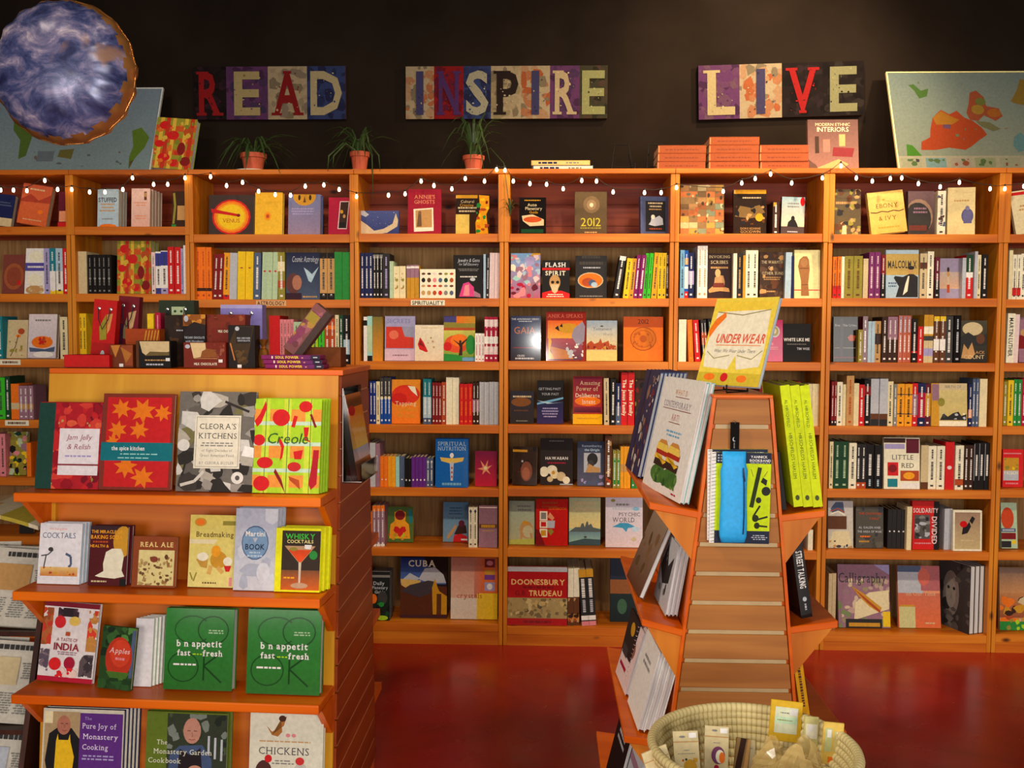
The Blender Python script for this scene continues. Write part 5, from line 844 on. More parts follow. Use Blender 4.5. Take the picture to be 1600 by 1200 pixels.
spider_plant('spider plant in the largest clay pot below the word read', 396, 0.060, 0.098, 26, 3, 0.24, 0.13)
spider_plant('drooping spider plant in a narrow clay pot on the third upright', 562, 0.045, 0.105, 26, 8, 0.20, 0.16, (hanging,))
spider_plant('upright spider plant with a hanging plantlet below the word inspire', 740, 0.050, 0.085, 24, 5, 0.22, 0.22, (runner,))

# ------------------------------------------------------------------ string of small lights
BULB = flat('lit_bulb', (255, 236, 214), 0.4, emit=(255, 214, 168), estr=9.0); CORD = flat('dark_green_cord', (34, 30, 22), 0.6)
bl = [(1, 297), (21, 297), (42, 298), (70, 282), (90, 296), (112, 296), (140, 300), (164, 300), (192, 296), (207, 278), (240, 288), (262, 288), (289, 278), (329, 276), (354, 290), (379, 285), (404, 299),
      (430, 304), (454, 305), (477, 291), (506, 289), (530, 296), (557, 307), (607, 305), (633, 303), (658, 283), (678, 290), (706, 295), (727, 279), (757, 283), (776, 265), (789, 266), (802, 283), (828, 287), (854, 288),
      (880, 295), (909, 282), (932, 283), (958, 300), (1007, 301), (1033, 301), (1057, 293), (1130, 299), (1159, 286), (1180, 279), (1204, 272), (1237, 286), (1285, 278), (1314, 259), (1338, 278), (1363, 283), (1391, 279),
      (1409, 278), (1435, 287), (1469, 292), (1499, 285), (1547, 295), (1570, 295), (1600, 291)]
root = thing('string_lights', 'string of small warm white bulbs draped along the bookcase tops', 'string lights', (0, YF - 0.016, ZT))
pts = []; me = None
for i, (x, y) in enumerate(bl):
    q = at(x, y, YF - 0.018); loc = Vector((q.x, -0.002, q.z - ZT)); pts.append(loc + Vector((0, 0.002, 0.018)))
    if me is None:
        m = MB(); m.lathe([(0.0006, -0.011), (0.0042, -0.009), (0.0066, -0.004), (0.0062, 0.002), (0.0044, 0.008), (0.003, 0.011)], seg=10); o = m.build('light_bulb', BULB, root, True, loc); me = o.data
        m = MB(); m.lathe([(0.0034, 0.010), (0.0042, 0.011), (0.0042, 0.021), (0.0005, 0.022)], seg=8); s = m.build('socket', CORD, o); sme = s.data
    else:
        o = bpy.data.objects.new('light_bulb', me); COL.objects.link(o); o.parent = root; o.location = loc
        s = bpy.data.objects.new('socket', sme); COL.objects.link(s); s.parent = o
m = MB(); q = []
for a, b in zip(pts, pts[1:]): q += [a, (a + b) / 2 + Vector((0, -0.004, -0.006))]
m.tube(q + [pts[-1]], 0.0017, seg=5); m.build('cord', CORD, root)

# ------------------------------------------------------------------ tags on the shelf edges
def tag_card(label, x0, x1, y0, y1, ops):
    Y = YF - 0.0035; a = at(x0, y1, Y); c = at(x1, y0, Y)
    root = thing('shelf_tag', label, 'tag', (a.x, Y, a.z)); w, h = c.x - a.x, c.z - a.z
    m = MB(); m.box((0, 0, 0), (w, 0.002, h), 'ivory'); m.build('card', INK, root); Print(w, h).run(ops).mb.build('lettering', INK, root)
tag_card('white shelf tag with the word spirituality in black', 642, 695, 469, 477, [('t', 'SPIRITUALITY', 50, 46, 70, 'black', 'b', 92)])
tag_card('shelf tag with the word astrology below the navy cover', 400, 447, 469.5, 478, [('r', 0, 0, 100, 100, (222, 170, 120)), ('t', 'ASTROLOGY', 50, 50, 66, 'dark_brown', 'b', 92)])
tag_card('pale shelf tag under the white bowl cover, first bookcase', 0, 32, 562, 570, [('m', 50, 50, 88, 1, 44, 'brown')])
tag_card('pale shelf tag under the mauve spines, first bookcase', 8, 45, 657, 665, [('m', 50, 50, 88, 1, 44, 'brown')])

# ------------------------------------------------------------------ foil balloon
def earth_mat():
    m, nt, b = _nt('foil_printed_earth'); N = nt.nodes; L = nt.links
    tc = N.new('ShaderNodeTexCoord'); mp = N.new('ShaderNodeMapping'); mp.inputs['Scale'].default_value = (11, 9, 17); mp.inputs['Rotation'].default_value = (0.4, 0.6, 0.3)
    L.new(tc.outputs['Object'], mp.inputs['Vector'])
    n = N.new('ShaderNodeTexNoise'); n.inputs['Scale'].default_value = 1.0; n.inputs['Detail'].default_value = 9; n.inputs['Distortion'].default_value = 0.5; n.inputs['Roughness'].default_value = 0.66
    L.new(mp.outputs['Vector'], n.inputs['Vector'])
    r = N.new('ShaderNodeValToRGB'); e = r.color_ramp.elements
    e[0].position = 0.36; e[0].color = srgb((40, 44, 84)); e[1].position = 0.70; e[1].color = srgb((206, 192, 202)); k = e.new(0.47); k.color = srgb((70, 78, 124)); k = e.new(0.58); k.color = srgb((128, 122, 158))
    L.new(n.outputs['Fac'], r.inputs['Fac'])
    n2 = N.new('ShaderNodeTexNoise'); n2.inputs['Scale'].default_value = 9; n2.inputs['Detail'].default_value = 3; L.new(tc.outputs['Object'], n2.inputs['Vector'])
    r2 = N.new('ShaderNodeValToRGB'); r2.color_ramp.elements[0].position = 0.60; r2.color_ramp.elements[0].color = (0, 0, 0, 1); r2.color_ramp.elements[1].position = 0.68; r2.color_ramp.elements[1].color = (0.8, 0.8, 0.8, 1)
    L.new(n2.outputs['Fac'], r2.inputs['Fac'])
    mx = N.new('ShaderNodeMixRGB'); mx.inputs['Color2'].default_value = srgb((150, 112, 84)); L.new(r2.outputs['Color'], mx.inputs['Fac']); L.new(r.outputs['Color'], mx.inputs['Color1'])
    L.new(mx.outputs['Color'], b.inputs['Base Color']); b.inputs['Roughness'].default_value = 0.27; b.inputs['Metallic'].default_value = 0.15; b.inputs['Specular IOR Level'].default_value = 0.6
    return m
c = at(103, 114, 2.72); root = thing('foil_balloon', 'round foil balloon printed with the blue cloudy Earth', 'balloon', c)
RB, seg = 0.2, 72; m = MB(); prof = []
for k in range(31):
    t = -1 + 2 * k / 30; a = t * math.pi / 2
    prof.append((RB * math.cos(a) ** 0.85 if abs(t) < 1 else 0.0, 0.105 * math.sin(a)))
vi = len(m.v)
for k, (r_, d) in enumerate(prof):
    for j in range(seg):
        th = 2 * math.pi * j / seg; pk = 1 + 0.016 * math.sin(th * 18) * (r_ / RB) ** 6
        dd = d + 0.006 * math.sin(th * 18 + 1) * (r_ / RB) ** 4 * (1 if d > 0 else -1)
        m.v.append((r_ * pk * math.cos(th), dd, r_ * pk * math.sin(th)))
for k in range(len(prof) - 1):
    for j in range(seg):
        j2 = (j + 1) % seg; m.f.append((k * seg + j, k * seg + j2, (k + 1) * seg + j2, (k + 1) * seg + j)); m.c.append([srgb('blue')] * 4)
fb = m.build('foil_body', earth_mat(), root, True)
fb.data.materials.append(flat('warm_reflection_border', (176, 120, 66), 0.3, 0.5, noise=0.2, scale=14))  # reflection of the warm shelves painted on the rim as gold
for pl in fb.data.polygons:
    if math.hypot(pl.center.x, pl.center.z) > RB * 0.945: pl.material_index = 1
REFLF = flat('warm_reflection_seam', (206, 140, 70), 0.2, 0.8)  # same warm reflection put into the seam and tab colour
m = MB(); m.tube([(RB * 1.004 * math.cos(2 * math.pi * j / 60) * (1 + 0.008 * math.sin(j * 1.9)), 0, RB * 1.004 * math.sin(2 * math.pi * j / 60) * (1 + 0.008 * math.sin(j * 1.9))) for j in range(61)], 0.0022, seg=5); m.build('seam', REFLF, root, True)
m = MB(); m.box((-0.007, -0.001, RB * 0.99), (0.007, 0.001, RB + 0.018)); m.build('valve_tab', REFLF, root)
m = MB(); m.tube([(0, 0, RB + 0.014), (0.004, 0.0, RB + 0.4), (0.0, 0, 3.995 - c.z)], 0.0008, seg=4); m.build('ribbon', flat('thin_ribbon', (60, 50, 46), 0.5), root)

# ------------------------------------------------------------------ the cookbook display in front of the wall
DX, DYF, DROT = -1.029, 2.55, R(-2.6)
DM = Matrix.Translation((DX, DYF, 0)) @ Matrix.Rotation(DROT, 4, 'Z'); DMI = DM.inverted()
def on_disp(px, py, yl):
    """display-local point where the pixel's ray crosses the display's own plane y = yl"""
    o = DMI @ CAM_P; d = DMI.to_3x3() @ (CAM_M @ Vector(((px - 800) / F_PX, -(py - 600) / F_PX, -1)))
    return o + d * ((yl - o.y) / d.y)
DW = 0.431; DTOP = 1.417; DZ = [1.082, 0.812, 0.529, 0.25]
def yb(z): return 0.20 - (DTOP - z) * 0.085       # the sloping front board
def yk(z): return 0.62 + (DTOP - z) * 0.085       # the sloping back board
root = thing('book_display', 'double-sided wooden cookbook display with sloped front and slatted end', 'display', (DX, DYF, 0), (0, 0, DROT))
m = MB(); m.hexa([(-DW, yb(0.04), 0.04), (DW, yb(0.04), 0.04), (DW, yb(0.04) + 0.02, 0.04), (-DW, yb(0.04) + 0.02, 0.04), (-DW, yb(DTOP), DTOP), (DW, yb(DTOP), DTOP), (DW, yb(DTOP) + 0.02, DTOP), (-DW, yb(DTOP) + 0.02, DTOP)]); m.build('front_board', SHADEBOARD, root)  # darker colour carries the shade under the shelves
zf = 1.20
m = MB(); m.hexa([(-DW, yb(zf) - 0.012, zf), (DW, yb(zf) - 0.012, zf), (DW, yb(zf), zf), (-DW, yb(zf), zf), (-DW, yb(DTOP) - 0.012, DTOP - 0.016), (DW, yb(DTOP) - 0.012, DTOP - 0.016), (DW, yb(DTOP), DTOP - 0.016), (-DW, yb(DTOP), DTOP - 0.016)]); m.build('lit_front_top', LIT_FRONT, root)  # added strip that gives the board's top its brighter, lit tone
m = MB(); m.hexa([(-DW, yk(0.04) - 0.02, 0.04), (DW, yk(0.04) - 0.02, 0.04), (DW, yk(0.04), 0.04), (-DW, yk(0.04), 0.04), (-DW, yk(DTOP) - 0.02, DTOP), (DW, yk(DTOP) - 0.02, DTOP), (DW, yk(DTOP), DTOP), (-DW, yk(DTOP), DTOP)]); m.build('back_board', MAPLE, root)
m = MB(); m.box((-DW - 0.004, yb(DTOP) - 0.006, DTOP - 0.016), (DW + 0.012, yk(DTOP) + 0.006, DTOP)); bevel(m.build('top_board', ORANGEWOOD, root), 0.002)
m = MB(); m.box((-DW, yb(0) + 0.01, 0), (DW, yk(0) - 0.01, 0.04)); m.build('base', ORANGEWOOD, root)
CORE = flat('groove_liner', (206, 146, 96), 0.5, noise=0.1, scale=20)
for s in (-1, 1):
    m = MB(); m.prism([(yb(0.04) + 0.02, 0.04), (yk(0.04) - 0.02, 0.04), (yk(DTOP - 0.02) - 0.02, DTOP - 0.018), (yb(DTOP - 0.02) + 0.02, DTOP - 0.018)], 'x', s * (DW - 0.016), s * (DW + 0.0052)); m.build('end_core', CORE, root)
    z0 = 0.045
    while z0 < DTOP - 0.03:
        z1 = min(z0 + 0.0765 - 0.0045, DTOP - 0.018)
        m = MB(); m.prism([(yb(z0) + 0.004, z0), (yk(z0) - 0.004, z0), (yk(z1) - 0.004, z1), (yb(z1) + 0.004, z1)], 'x', s * (DW - 0.006), s * (DW + 0.006)); m.build('slat', SLATWOOD, root); z0 += 0.0765
for s in (-1, 1):   # uprights that edge the sloping front
    m = MB(); m.hexa([(s * (DW - 0.015) - 0.015, yb(0.04) - 0.012, 0.04), (s * (DW - 0.015) + 0.015, yb(0.04) - 0.012, 0.04), (s * (DW - 0.015) + 0.015, yb(0.04), 0.04), (s * (DW - 0.015) - 0.015, yb(0.04), 0.04),
        (s * (DW - 0.015) - 0.015, yb(1.2) - 0.012, 1.2), (s * (DW - 0.015) + 0.015, yb(1.2) - 0.012, 1.2), (s * (DW - 0.015) + 0.015, yb(1.2), 1.2), (s * (DW - 0.015) - 0.015, yb(1.2), 1.2)]); m.build('edge_strip', MAPLE, root)
for i, z in enumerate(DZ):
    yf = -0.005 - (1.082 - z) * 0.06
    m = MB(); m.box((-DW, yf, z - 0.026), (DW, yb(z), z)); sh = bevel(m.build('shelf', ORANGEWOOD, root), 0.004)
    for s in (-1, 1):
        m = MB(); m.prism([(yf + 0.03, z - 0.026), (yb(z), z - 0.026), (yb(z - 0.13), z - 0.13), (yb(z - 0.13) - 0.02, z - 0.13)], 'x', s * DW - (0.018 if s > 0 else 0), s * DW + (0.0 if s > 0 else 0.018)); m.build('bracket', ORANGEWOOD, root)
    yq = yk(z)
    m = MB(); m.box((-DW, yq, z - 0.026), (DW, yq + 0.17, z)); m.build('rear_shelf', ORANGEWOOD, root)
for ch in root.children:      # the far right corner is drawn in a little: the end stands square to the bookcases
    for v in ch.data.vertices:
        if v.co.x > 0 and v.co.y > 0.17: v.co.x -= 0.047 * (v.co.y - 0.17)
def D(x0, x1, yt, i, col, label, ops, yl=0.055, t=0.014, n=1, lean=9, roll=0, yaw=0, mat=None, pages=None, back=None, spine=None, dx=0.0, sops=None):
    a = on_disp(x0, 700, yl); a = on_disp(x0, 770 + 160 * i, yl); c = on_disp(x1, 770 + 160 * i, yl); w = c.x - a.x; l = R(lean)
    tp = on_disp((x0 + x1) / 2, yt, yl + 0.035); z = DZ[i]; h = (tp.z - z) / math.cos(l)
    for k in range(n):
        P_ = DM @ Vector((a.x + k * dx, yl + k * (t + 0.001) / math.cos(l), z + 0.0006 + t * math.sin(l) + (w * math.sin(R(roll)) if roll > 0 else 0)))
        lab = label if k == 0 else f"{['', 'second', 'third', 'fourth', 'fifth'][k]} copy standing behind the {label}"
        book(' '.join(lab.split()[:16]), w, h, t, col, ops if k == 0 else None, P_, (-l, R(roll), DROT + R(yaw)), mat, pages, back, spine, name='cookbook', group='copies of the ' + ' '.join(label.split()[:5]) if n > 1 else None, sops=sops)
LEAFS = lambda cx, cy, r, c, ph=0, a=0.72: ('p', [(cx + (r if q % 2 == 0 else r * 0.5) * math.cos(ph + math.pi * q / 7), cy + (r if q % 2 == 0 else r * 0.5) * a * math.sin(ph + math.pi * q / 7)) for q in range(14)], c)
D(54, 153, 631, 0, (176, 28, 40), 'strawberry patterned cookbook with green spine and white title card', [('r', 0, 0, 26, 100, (28, 66, 58)), ('n', 70, 4, 8, [(196, 34, 40), (150, 18, 34), (210, 60, 50), (120, 14, 34), (224, 90, 60)], 26, 0, 100, 100, 4), ('n', 12, 1, 2, ['tan', 'olive'], 26, 0, 100, 100, 9), ('r', 35, 16, 98, 70, (232, 224, 230)), ('t', 'Jam Jelly', 66, 60, 6, (150, 60, 90), 'i', 46), ('t', '& Relish', 66, 49, 6, (150, 60, 90), 'i', 36), ('r', 35, 27, 98, 29, (140, 60, 70)), ('m', 66, 38, 44, 1, 2, 'lavender')], t=0.014, n=3, dx=-0.006, pages=PAGES_W)
D(154, 266, 617, 0, (128, 48, 36), 'red cookbook with orange leaf silhouettes and a teal title band', [('r', 6, 3, 96, 96, (200, 30, 34)), LEAFS(26, 84, 15, (232, 120, 24)), LEAFS(56, 82, 19, (232, 120, 24), 0.3), LEAFS(84, 80, 13, (232, 120, 24), 0.9), LEAFS(22, 62, 14, (232, 120, 24), 0.5), LEAFS(52, 62, 14, (232, 120, 24), 0.1), LEAFS(16, 50, 10, (232, 120, 24), 0.4), LEAFS(36, 24, 17, (232, 120, 24), 0.2), LEAFS(60, 13, 17, (232, 120, 24), 0.5), ('r', 0, 30, 100, 49, (14, 112, 124)), ('t', 'the spice kitchen', 38, 43, 4.2, 'white', 'b', 46), ('m', 54, 37, 70, 1, 1.2, 'aqua'), ('m', 46, 33, 60, 1, 1.2, 'aqua')], t=0.016, n=1)
D(274, 394, 614, 0, (110, 104, 98), 'cookbook covered in a black and white kitchen photograph with cream title panel', [('n', 60, 5, 13, [(60, 54, 50), (150, 144, 138), (206, 202, 196), (96, 90, 84), (44, 40, 38), (176, 168, 156), (116, 110, 70)], 0, 0, 100, 100, 14), ('e', 8, 46, 8, 6, (216, 212, 206)), ('e', 80, 14, 8, 6, (226, 222, 216)), ('e', 80, 14, 3, 2.5, (90, 84, 80)), ('l', [(6, 6), (24, 10), (36, 20)], 3, (206, 200, 190)), ('l', [(60, 90), (92, 80)], 2.4, (50, 44, 44)), ('p', [(88, 46), (100, 44), (100, 34), (84, 36)], 'white'), ('r', 22, 23, 82, 76, (226, 218, 198)), ('r', 24, 24.5, 80, 74.5, 'grey'), ('r', 24.6, 25, 79.4, 74, (228, 220, 200)), ('t', "CLEORA'S", 52, 65, 5.4, 'dark_grey', 'f', 50), ('t', 'KITCHENS', 52, 55.5, 5.4, 'dark_grey', 'f', 50), ('m', 52, 47, 46, 2, 1.2, 'grey'), ('t', 'of Eight Decades of', 52, 41, 2.6, 'grey', 's', 46), ('t', 'Great American Food', 52, 36, 2.6, 'grey', 's', 46), ('t', 'BY CLEORA BUTLER', 52, 28.5, 2.6, 'grey', 'f', 46)], t=0.016, pages=PAGES_W, yl=0.05)
D(393, 498, 625, 0, (160, 200, 40), 'lime and orange checked cookbook with red vegetables and loose script title', [('r', 0, 0, 100, 100, (166, 206, 40))] + [('r', 0, y, 100, y + 13, (226, 146, 60)) for y in (6, 37, 76)] + [('r', x, 0, x + 11, 100, (196, 216, 60)) for x in (12, 44, 76)] + [('r', 0, y, 100, y + 4, (190, 216, 190)) for y in (22, 50, 72)] + [('r', x, 0, x + 1, 100, (70, 120, 50)) for x in (17, 50, 84)]
  + [('p', [(0, 76), (8, 84), (16, 98), (18, 90), (10, 74), (4, 70)], 'red'), ('e', 40, 80, 13, 9, 'red'), ('e', 76, 92, 10, 6, 'red'), ('l', [(62, 82), (58, 70)], 4, 'red'), ('l', [(84, 84), (92, 70)], 2.5, 'dark_red'), ('p', [(74, 70), (82, 70), (80, 58), (86, 54), (76, 56)], 'red'), ('e', 8, 56, 9, 6, 'red'), ('p', [(40, 58), (46, 50), (44, 38), (40, 34), (42, 48), (36, 56)], 'red'), ('e', 18, 32, 12, 6, 'red'), ('p', [(60, 44), (74, 46), (72, 36), (62, 36)], 'red'), ('p', [(90, 46), (98, 46), (96, 10), (88, 4), (84, 10), (88, 30)], (176, 24, 40)), ('p', [(34, 26), (44, 14), (50, 0), (42, 10), (32, 22)], 'dark_red'), ('e', 62, 28, 10, 5, (196, 40, 40)), ('e', 14, 10, 12, 8, 'red'), ('p', [(54, 18), (70, 14), (72, 4), (66, 8), (56, 14)], 'rust'), ('t', 'Creole', 50, 58, 11, (40, 90, 40), 'i', 72)], t=0.011, n=4, dx=0.004, pages=PAGES_W, yl=0.05)
# second shelf
D(58, 124, 818, 1, (228, 226, 232), 'white cookbook with scratchy title and a bent drawing', [('t', 'the hungover', 44, 91, 4, (226, 140, 120), 's', 60), ('t', 'COCKTAILS', 46, 80, 9, 'slate', 's', 78), ('l', [(6, 46), (22, 48), (34, 56)], 2, 'dark_grey'), ('l', [(14, 28), (18, 48)], 2, 'dark_grey'), ('e', 28, 57, 6, 3.5, 'dark_grey'), ('l', [(64, 50), (76, 46), (78, 32), (72, 28)], 4, 'slate'), ('g', 6, 13, 94, 28, (226, 190, 120), (206, 130, 60)), ('n', 10, 2, 4, ['tan', 'rust', 'gold'], 8, 15, 92, 28, 4)], t=0.012, n=3, dx=0.003, pages=PAGES_W, back='pale_blue')
D(137, 196, 822, 1, (82, 20, 26), 'maroon cookbook with a pouring white powder picture', [('r', 0, 86, 100, 100, (56, 34, 40)), ('e', 88, 74, 26, 26, 'gold'), ('t', 'THE MIRACLE OF', 44, 90, 5, 'amber', 'b', 82), ('t', 'BAKING SODA', 44, 81, 6, 'amber', 'b', 84), ('m', 28, 73, 50, 1, 3, 'rust'), ('t', 'HEALTH &', 26, 66, 4.5, 'amber', 'b', 50), ('p', [(38, 36), (44, 56), (60, 62), (84, 62), (92, 50), (88, 26), (96, 16), (70, 12), (30, 14), (18, 16), (40, 24)], (232, 226, 200)), ('m', 30, 7, 58, 1, 2.6, 'beige'), ('r', 84, 0, 100, 12, 'black')], t=0.014, n=2, dx=0.005, pages=PAGES_W, yl=0.05)
D(205, 273, 838, 1, (140, 66, 30), 'brown cookbook with a cream engraved street scene', [('t', 'REAL ALE', 54, 84, 9, (232, 204, 130), 'bf', 80), ('r', 14, 4, 96, 73, (222, 206, 140)), ('n', 60, 2, 5, [(150, 110, 60), (190, 160, 96), (110, 74, 44), (170, 140, 90)], 14, 4, 96, 60, 6), ('e', 50, 55, 9, 6, (130, 60, 40)), ('e', 78, 60, 4, 5, 'brown')], t=0.014, n=1, yl=0.045)
D(293, 366, 806, 1, (222, 206, 110), 'pale yellow cookbook with loaves and bowls', [('g', 0, 0, 100, 100, (220, 202, 100), (226, 212, 130)), ('e', 22, 90, 13, 6, 'gold'), ('e', 22, 90, 9, 4, 'orange'), ('r', 70, 86, 100, 92, 'olive'), ('t', 'Breadmaking', 54, 73, 7, (110, 90, 40), 'b', 80), ('p', [(0, 66), (60, 66), (54, 60), (0, 60)], 'cream'), ('p', [(16, 38), (42, 46), (40, 26), (26, 28)], (196, 150, 60)), ('e', 30, 42, 12, 6, 'ivory'), ('e', 64, 38, 18, 12, 'gold'), ('e', 58, 50, 10, 8, 'amber'), ('l', [(48, 30), (44, 18)], 6, (214, 170, 90)), ('l', [(62, 28), (74, 20)], 6, (214, 170, 90)), ('e', 84, 36, 10, 6, 'ivory'), ('p', [(76, 30), (92, 30), (88, 22), (80, 22)], 'red'), ('l', [(4, 20), (10, 10)], 2, 'olive'), ('l', [(18, 20), (12, 8)], 2, 'olive'), ('m', 46, 6, 40, 1, 2, 'brown'), ('r', 88, 2, 94, 14, 'pink')], t=0.016, n=1, yl=0.06)
D(364, 430, 796, 1, (184, 190, 206), 'silver cookbook with a blue oval title badge', [('g', 0, 0, 100, 100, (176, 182, 200), (200, 202, 212)), ('n', 10, 8, 16, [(170, 176, 194), (206, 210, 220)], 0, 0, 100, 100, 4), ('e', 48, 58, 32, 21, (72, 94, 130)), ('e', 48, 58, 30, 19.5, (120, 154, 190)), ('t', 'Martini', 48, 69, 6, 'white', 'b', 46), ('t', 'BOOK', 48, 53, 6.5, (40, 50, 76), 'b', 46), ('p', [(42, 64), (54, 64), (48, 58)], 'silver'), ('m', 48, 44, 36, 2, 2, (180, 200, 220)), ('e', 70, 22, 16, 12, (206, 208, 218))], t=0.014, n=3, dx=0.004, pages=PAGES_W, yl=0.04, back='silver')
D(428, 499, 826, 1, (230, 228, 20), 'yellow cookbook with a red cocktail glass photograph', [('r', 14, 3, 99, 96, (52, 40, 32)), ('g', 14, 3, 99, 34, (120, 74, 44), (206, 96, 30)), ('t', 'WHISKY', 54, 87, 8, (60, 190, 60), 'b', 74), ('t', 'COCKTAILS', 54, 79, 5, (232, 220, 140), 'b', 72), ('e', 84, 58, 9, 7, 'green'), ('p', [(20, 72), (88, 72), (58, 46), (52, 46)], (190, 150, 110)), ('p', [(28, 66), (80, 66), (58, 47), (52, 47)], (222, 74, 26)), ('e', 40, 67, 9, 3, 'olive'), ('p', [(64, 74), (80, 74), (78, 67), (64, 68)], 'white'), ('p', [(52, 46), (58, 46), (57, 14), (53, 14)], (206, 190, 170)), ('e', 55, 10, 19, 4.5, (186, 150, 120)), ('m', 32, 22, 26, 1, 2.6, 'amber')], t=0.016, n=3, dx=0.008, yl=0.035, back=(230, 228, 20), spine=(230, 228, 20), pages=flat('yellow_page_edges', (230, 228, 20), 0.5))
# third shelf
D(58, 144, 945, 2, (222, 214, 214), 'white cookbook ringed with heaps of red spices', [('r', 0, 94, 100, 100, (120, 20, 40)), ('r', 0, 0, 100, 6, (178, 20, 50)), ('n', 30, 4, 9, [(176, 96, 50), (196, 60, 40), (150, 80, 40)], 0, 45, 18, 92, 3), ('n', 26, 3, 8, [(190, 130, 60), (214, 60, 40), (206, 140, 70)], 82, 40, 100, 92, 5), ('n', 24, 3, 7, [(60, 40, 50), (90, 60, 70), (44, 34, 40)], 26, 82, 64, 93, 6), ('n', 30, 3, 7, [(60, 50, 56), (90, 76, 80), (40, 34, 40)], 74, 8, 98, 36, 7), ('n', 16, 3, 6, [(120, 100, 110), (90, 76, 90)], 0, 12, 18, 40, 8), ('e', 32, 75, 10, 8, (206, 36, 40)), ('e', 58, 77, 10, 6, (226, 190, 90)), ('e', 30, 22, 11, 8, (214, 30, 34)), ('e', 56, 24, 10, 8, (160, 20, 50)), ('n', 12, 3, 6, [(214, 30, 40), (230, 200, 190)], 30, 6, 72, 18, 2), ('p', [(44, 63), (52, 63), (52, 58), (44, 58)], 'rust'), ('t', 'A TASTE OF', 48, 53, 4, (150, 50, 50), 's', 38), ('t', 'INDIA', 48, 44, 8.5, (140, 24, 40), 'b', 50), ('m', 50, 36, 36, 2, 1.2, 'mauve')], t=0.014, n=1, roll=3, yl=0.05, pages=PAGES_W)
D(152, 207, 979, 2, (40, 70, 34), 'small dark green cookbook with one large red apple, turned slightly', [('n', 24, 6, 12, [(30, 60, 30), (54, 96, 44), (24, 44, 26), (80, 130, 60)], 0, 50, 100, 100, 4), ('r', 90, 20, 100, 96, 'slate'), ('e', 56, 50, 40, 34, (186, 52, 30)), ('e', 60, 58, 30, 22, (206, 64, 36)), ('p', [(20, 28), (92, 28), (80, 16), (40, 14)], (70, 110, 40)), ('t', 'Apples', 56, 62, 8, 'pale_pink', 'fi', 70), ('m', 60, 49, 34, 1, 4, 'pink'), ('n', 12, 5, 9, [(30, 60, 30), (44, 84, 40)], 0, 0, 100, 18, 6)], t=0.012, n=1, yl=0.022, yaw=-6, lean=9, roll=2)
D(208, 236, 966, 2, 'white', 'plain white pages beside the apple cookbook', [('r', 0, 0, 100, 100, (224, 220, 224))], t=0.008, n=5, dx=0.006, yl=0.05, pages=PAGES_W, back='pale_green')
BON = [('g', 0, 0, 100, 100, (52, 132, 56), (40, 106, 40)), ('l', [(40 + 26 * math.cos(t_ * 0.35 + 0.7), 74 + 17 * math.sin(t_ * 0.35 + 0.7)) for t_ in range(0, 15)], 1.6, (30, 84, 34)), ('l', [(70 + 22 * math.cos(t_ * 0.3), 74 + 17 * math.sin(t_ * 0.3)) for t_ in range(0, 22)], 1.6, (26, 72, 30)), ('l', [(28 + 22 * math.cos(t_ * 0.3), 28 + 18 * math.sin(t_ * 0.3)) for t_ in range(0, 22)], 1.6, (26, 72, 30)), ('l', [(58, 12), (58, 44)], 2.2, (24, 66, 28)), ('l', [(84, 10), (58, 30), (82, 46)], 2.2, (24, 66, 28)),
       ('m', 74, 72, 24, 2, 1.4, 'pale_green'), ('t', 'b n appetit', 50, 57, 7.5, 'white', 'bf', 70), ('t', 'fast', 28, 45.5, 7, 'white', 'bf', 20), ('t', 'fresh', 70, 45.5, 7, 'white', 'bf', 32), ('m', 48, 44, 16, 1, 1.6, 'lime'), ('m', 30, 31, 34, 1, 2.2, 'white')]
D(255, 362, 953, 2, (44, 116, 44), 'first green cookbook with white lowercase title, nearer the apple cover', BON, t=0.03, n=1, yl=0.03, pages=PAGES_W, mat=GLOSS, lean=8)
D(384, 499, 955, 2, (44, 116, 44), 'second green cookbook with white lowercase title, at the shelf end', BON, t=0.03, n=1, yl=0.02, pages=PAGES_W, mat=GLOSS, lean=8)
# bottom shelf in view
D(64, 190, 1107, 3, (206, 200, 180), 'purple cookbook with a man in a yellow apron', [('r', 2, 0, 46, 96, (176, 150, 110)), ('r', 2, 80, 12, 96, 'cream'), ('p', [(4, 30), (8, 66), (20, 76), (36, 74), (46, 60), (46, 20), (8, 10)], (28, 26, 28)), ('p', [(16, 20), (17, 56), (19, 66), (20, 58), (32, 58), (34, 66), (35, 56), (40, 36), (38, 14), (18, 12)], (232, 186, 30)), ('e', 26, 78, 8.5, 13, (176, 112, 90)), ('l', [(22, 80), (25, 80)], 1, (80, 50, 44)), ('l', [(28, 80), (31, 80)], 1, (80, 50, 44)), ('l', [(26.5, 79), (27.5, 75), (26, 75)], 0.8, (140, 84, 70)), ('l', [(24, 71), (27, 70), (30, 71)], 1, (150, 60, 56)), ('r', 46, 0, 99, 95, (92, 44, 128)), ('t', 'The', 56, 88, 4, 'lavender', 'f', 14), ('t', 'Pure Joy of', 70, 78, 7, (226, 216, 236), 'f', 42), ('t', 'Monastery', 72, 64, 7, (226, 216, 236), 'f', 46), ('t', 'Cooking', 66, 50, 7, (226, 216, 236), 'f', 32), ('m', 70, 36, 44, 2, 2, 'lavender')], t=0.012, n=5, dx=0.005, yl=0.03, pages=PAGES_W, back='navy', lean=7)
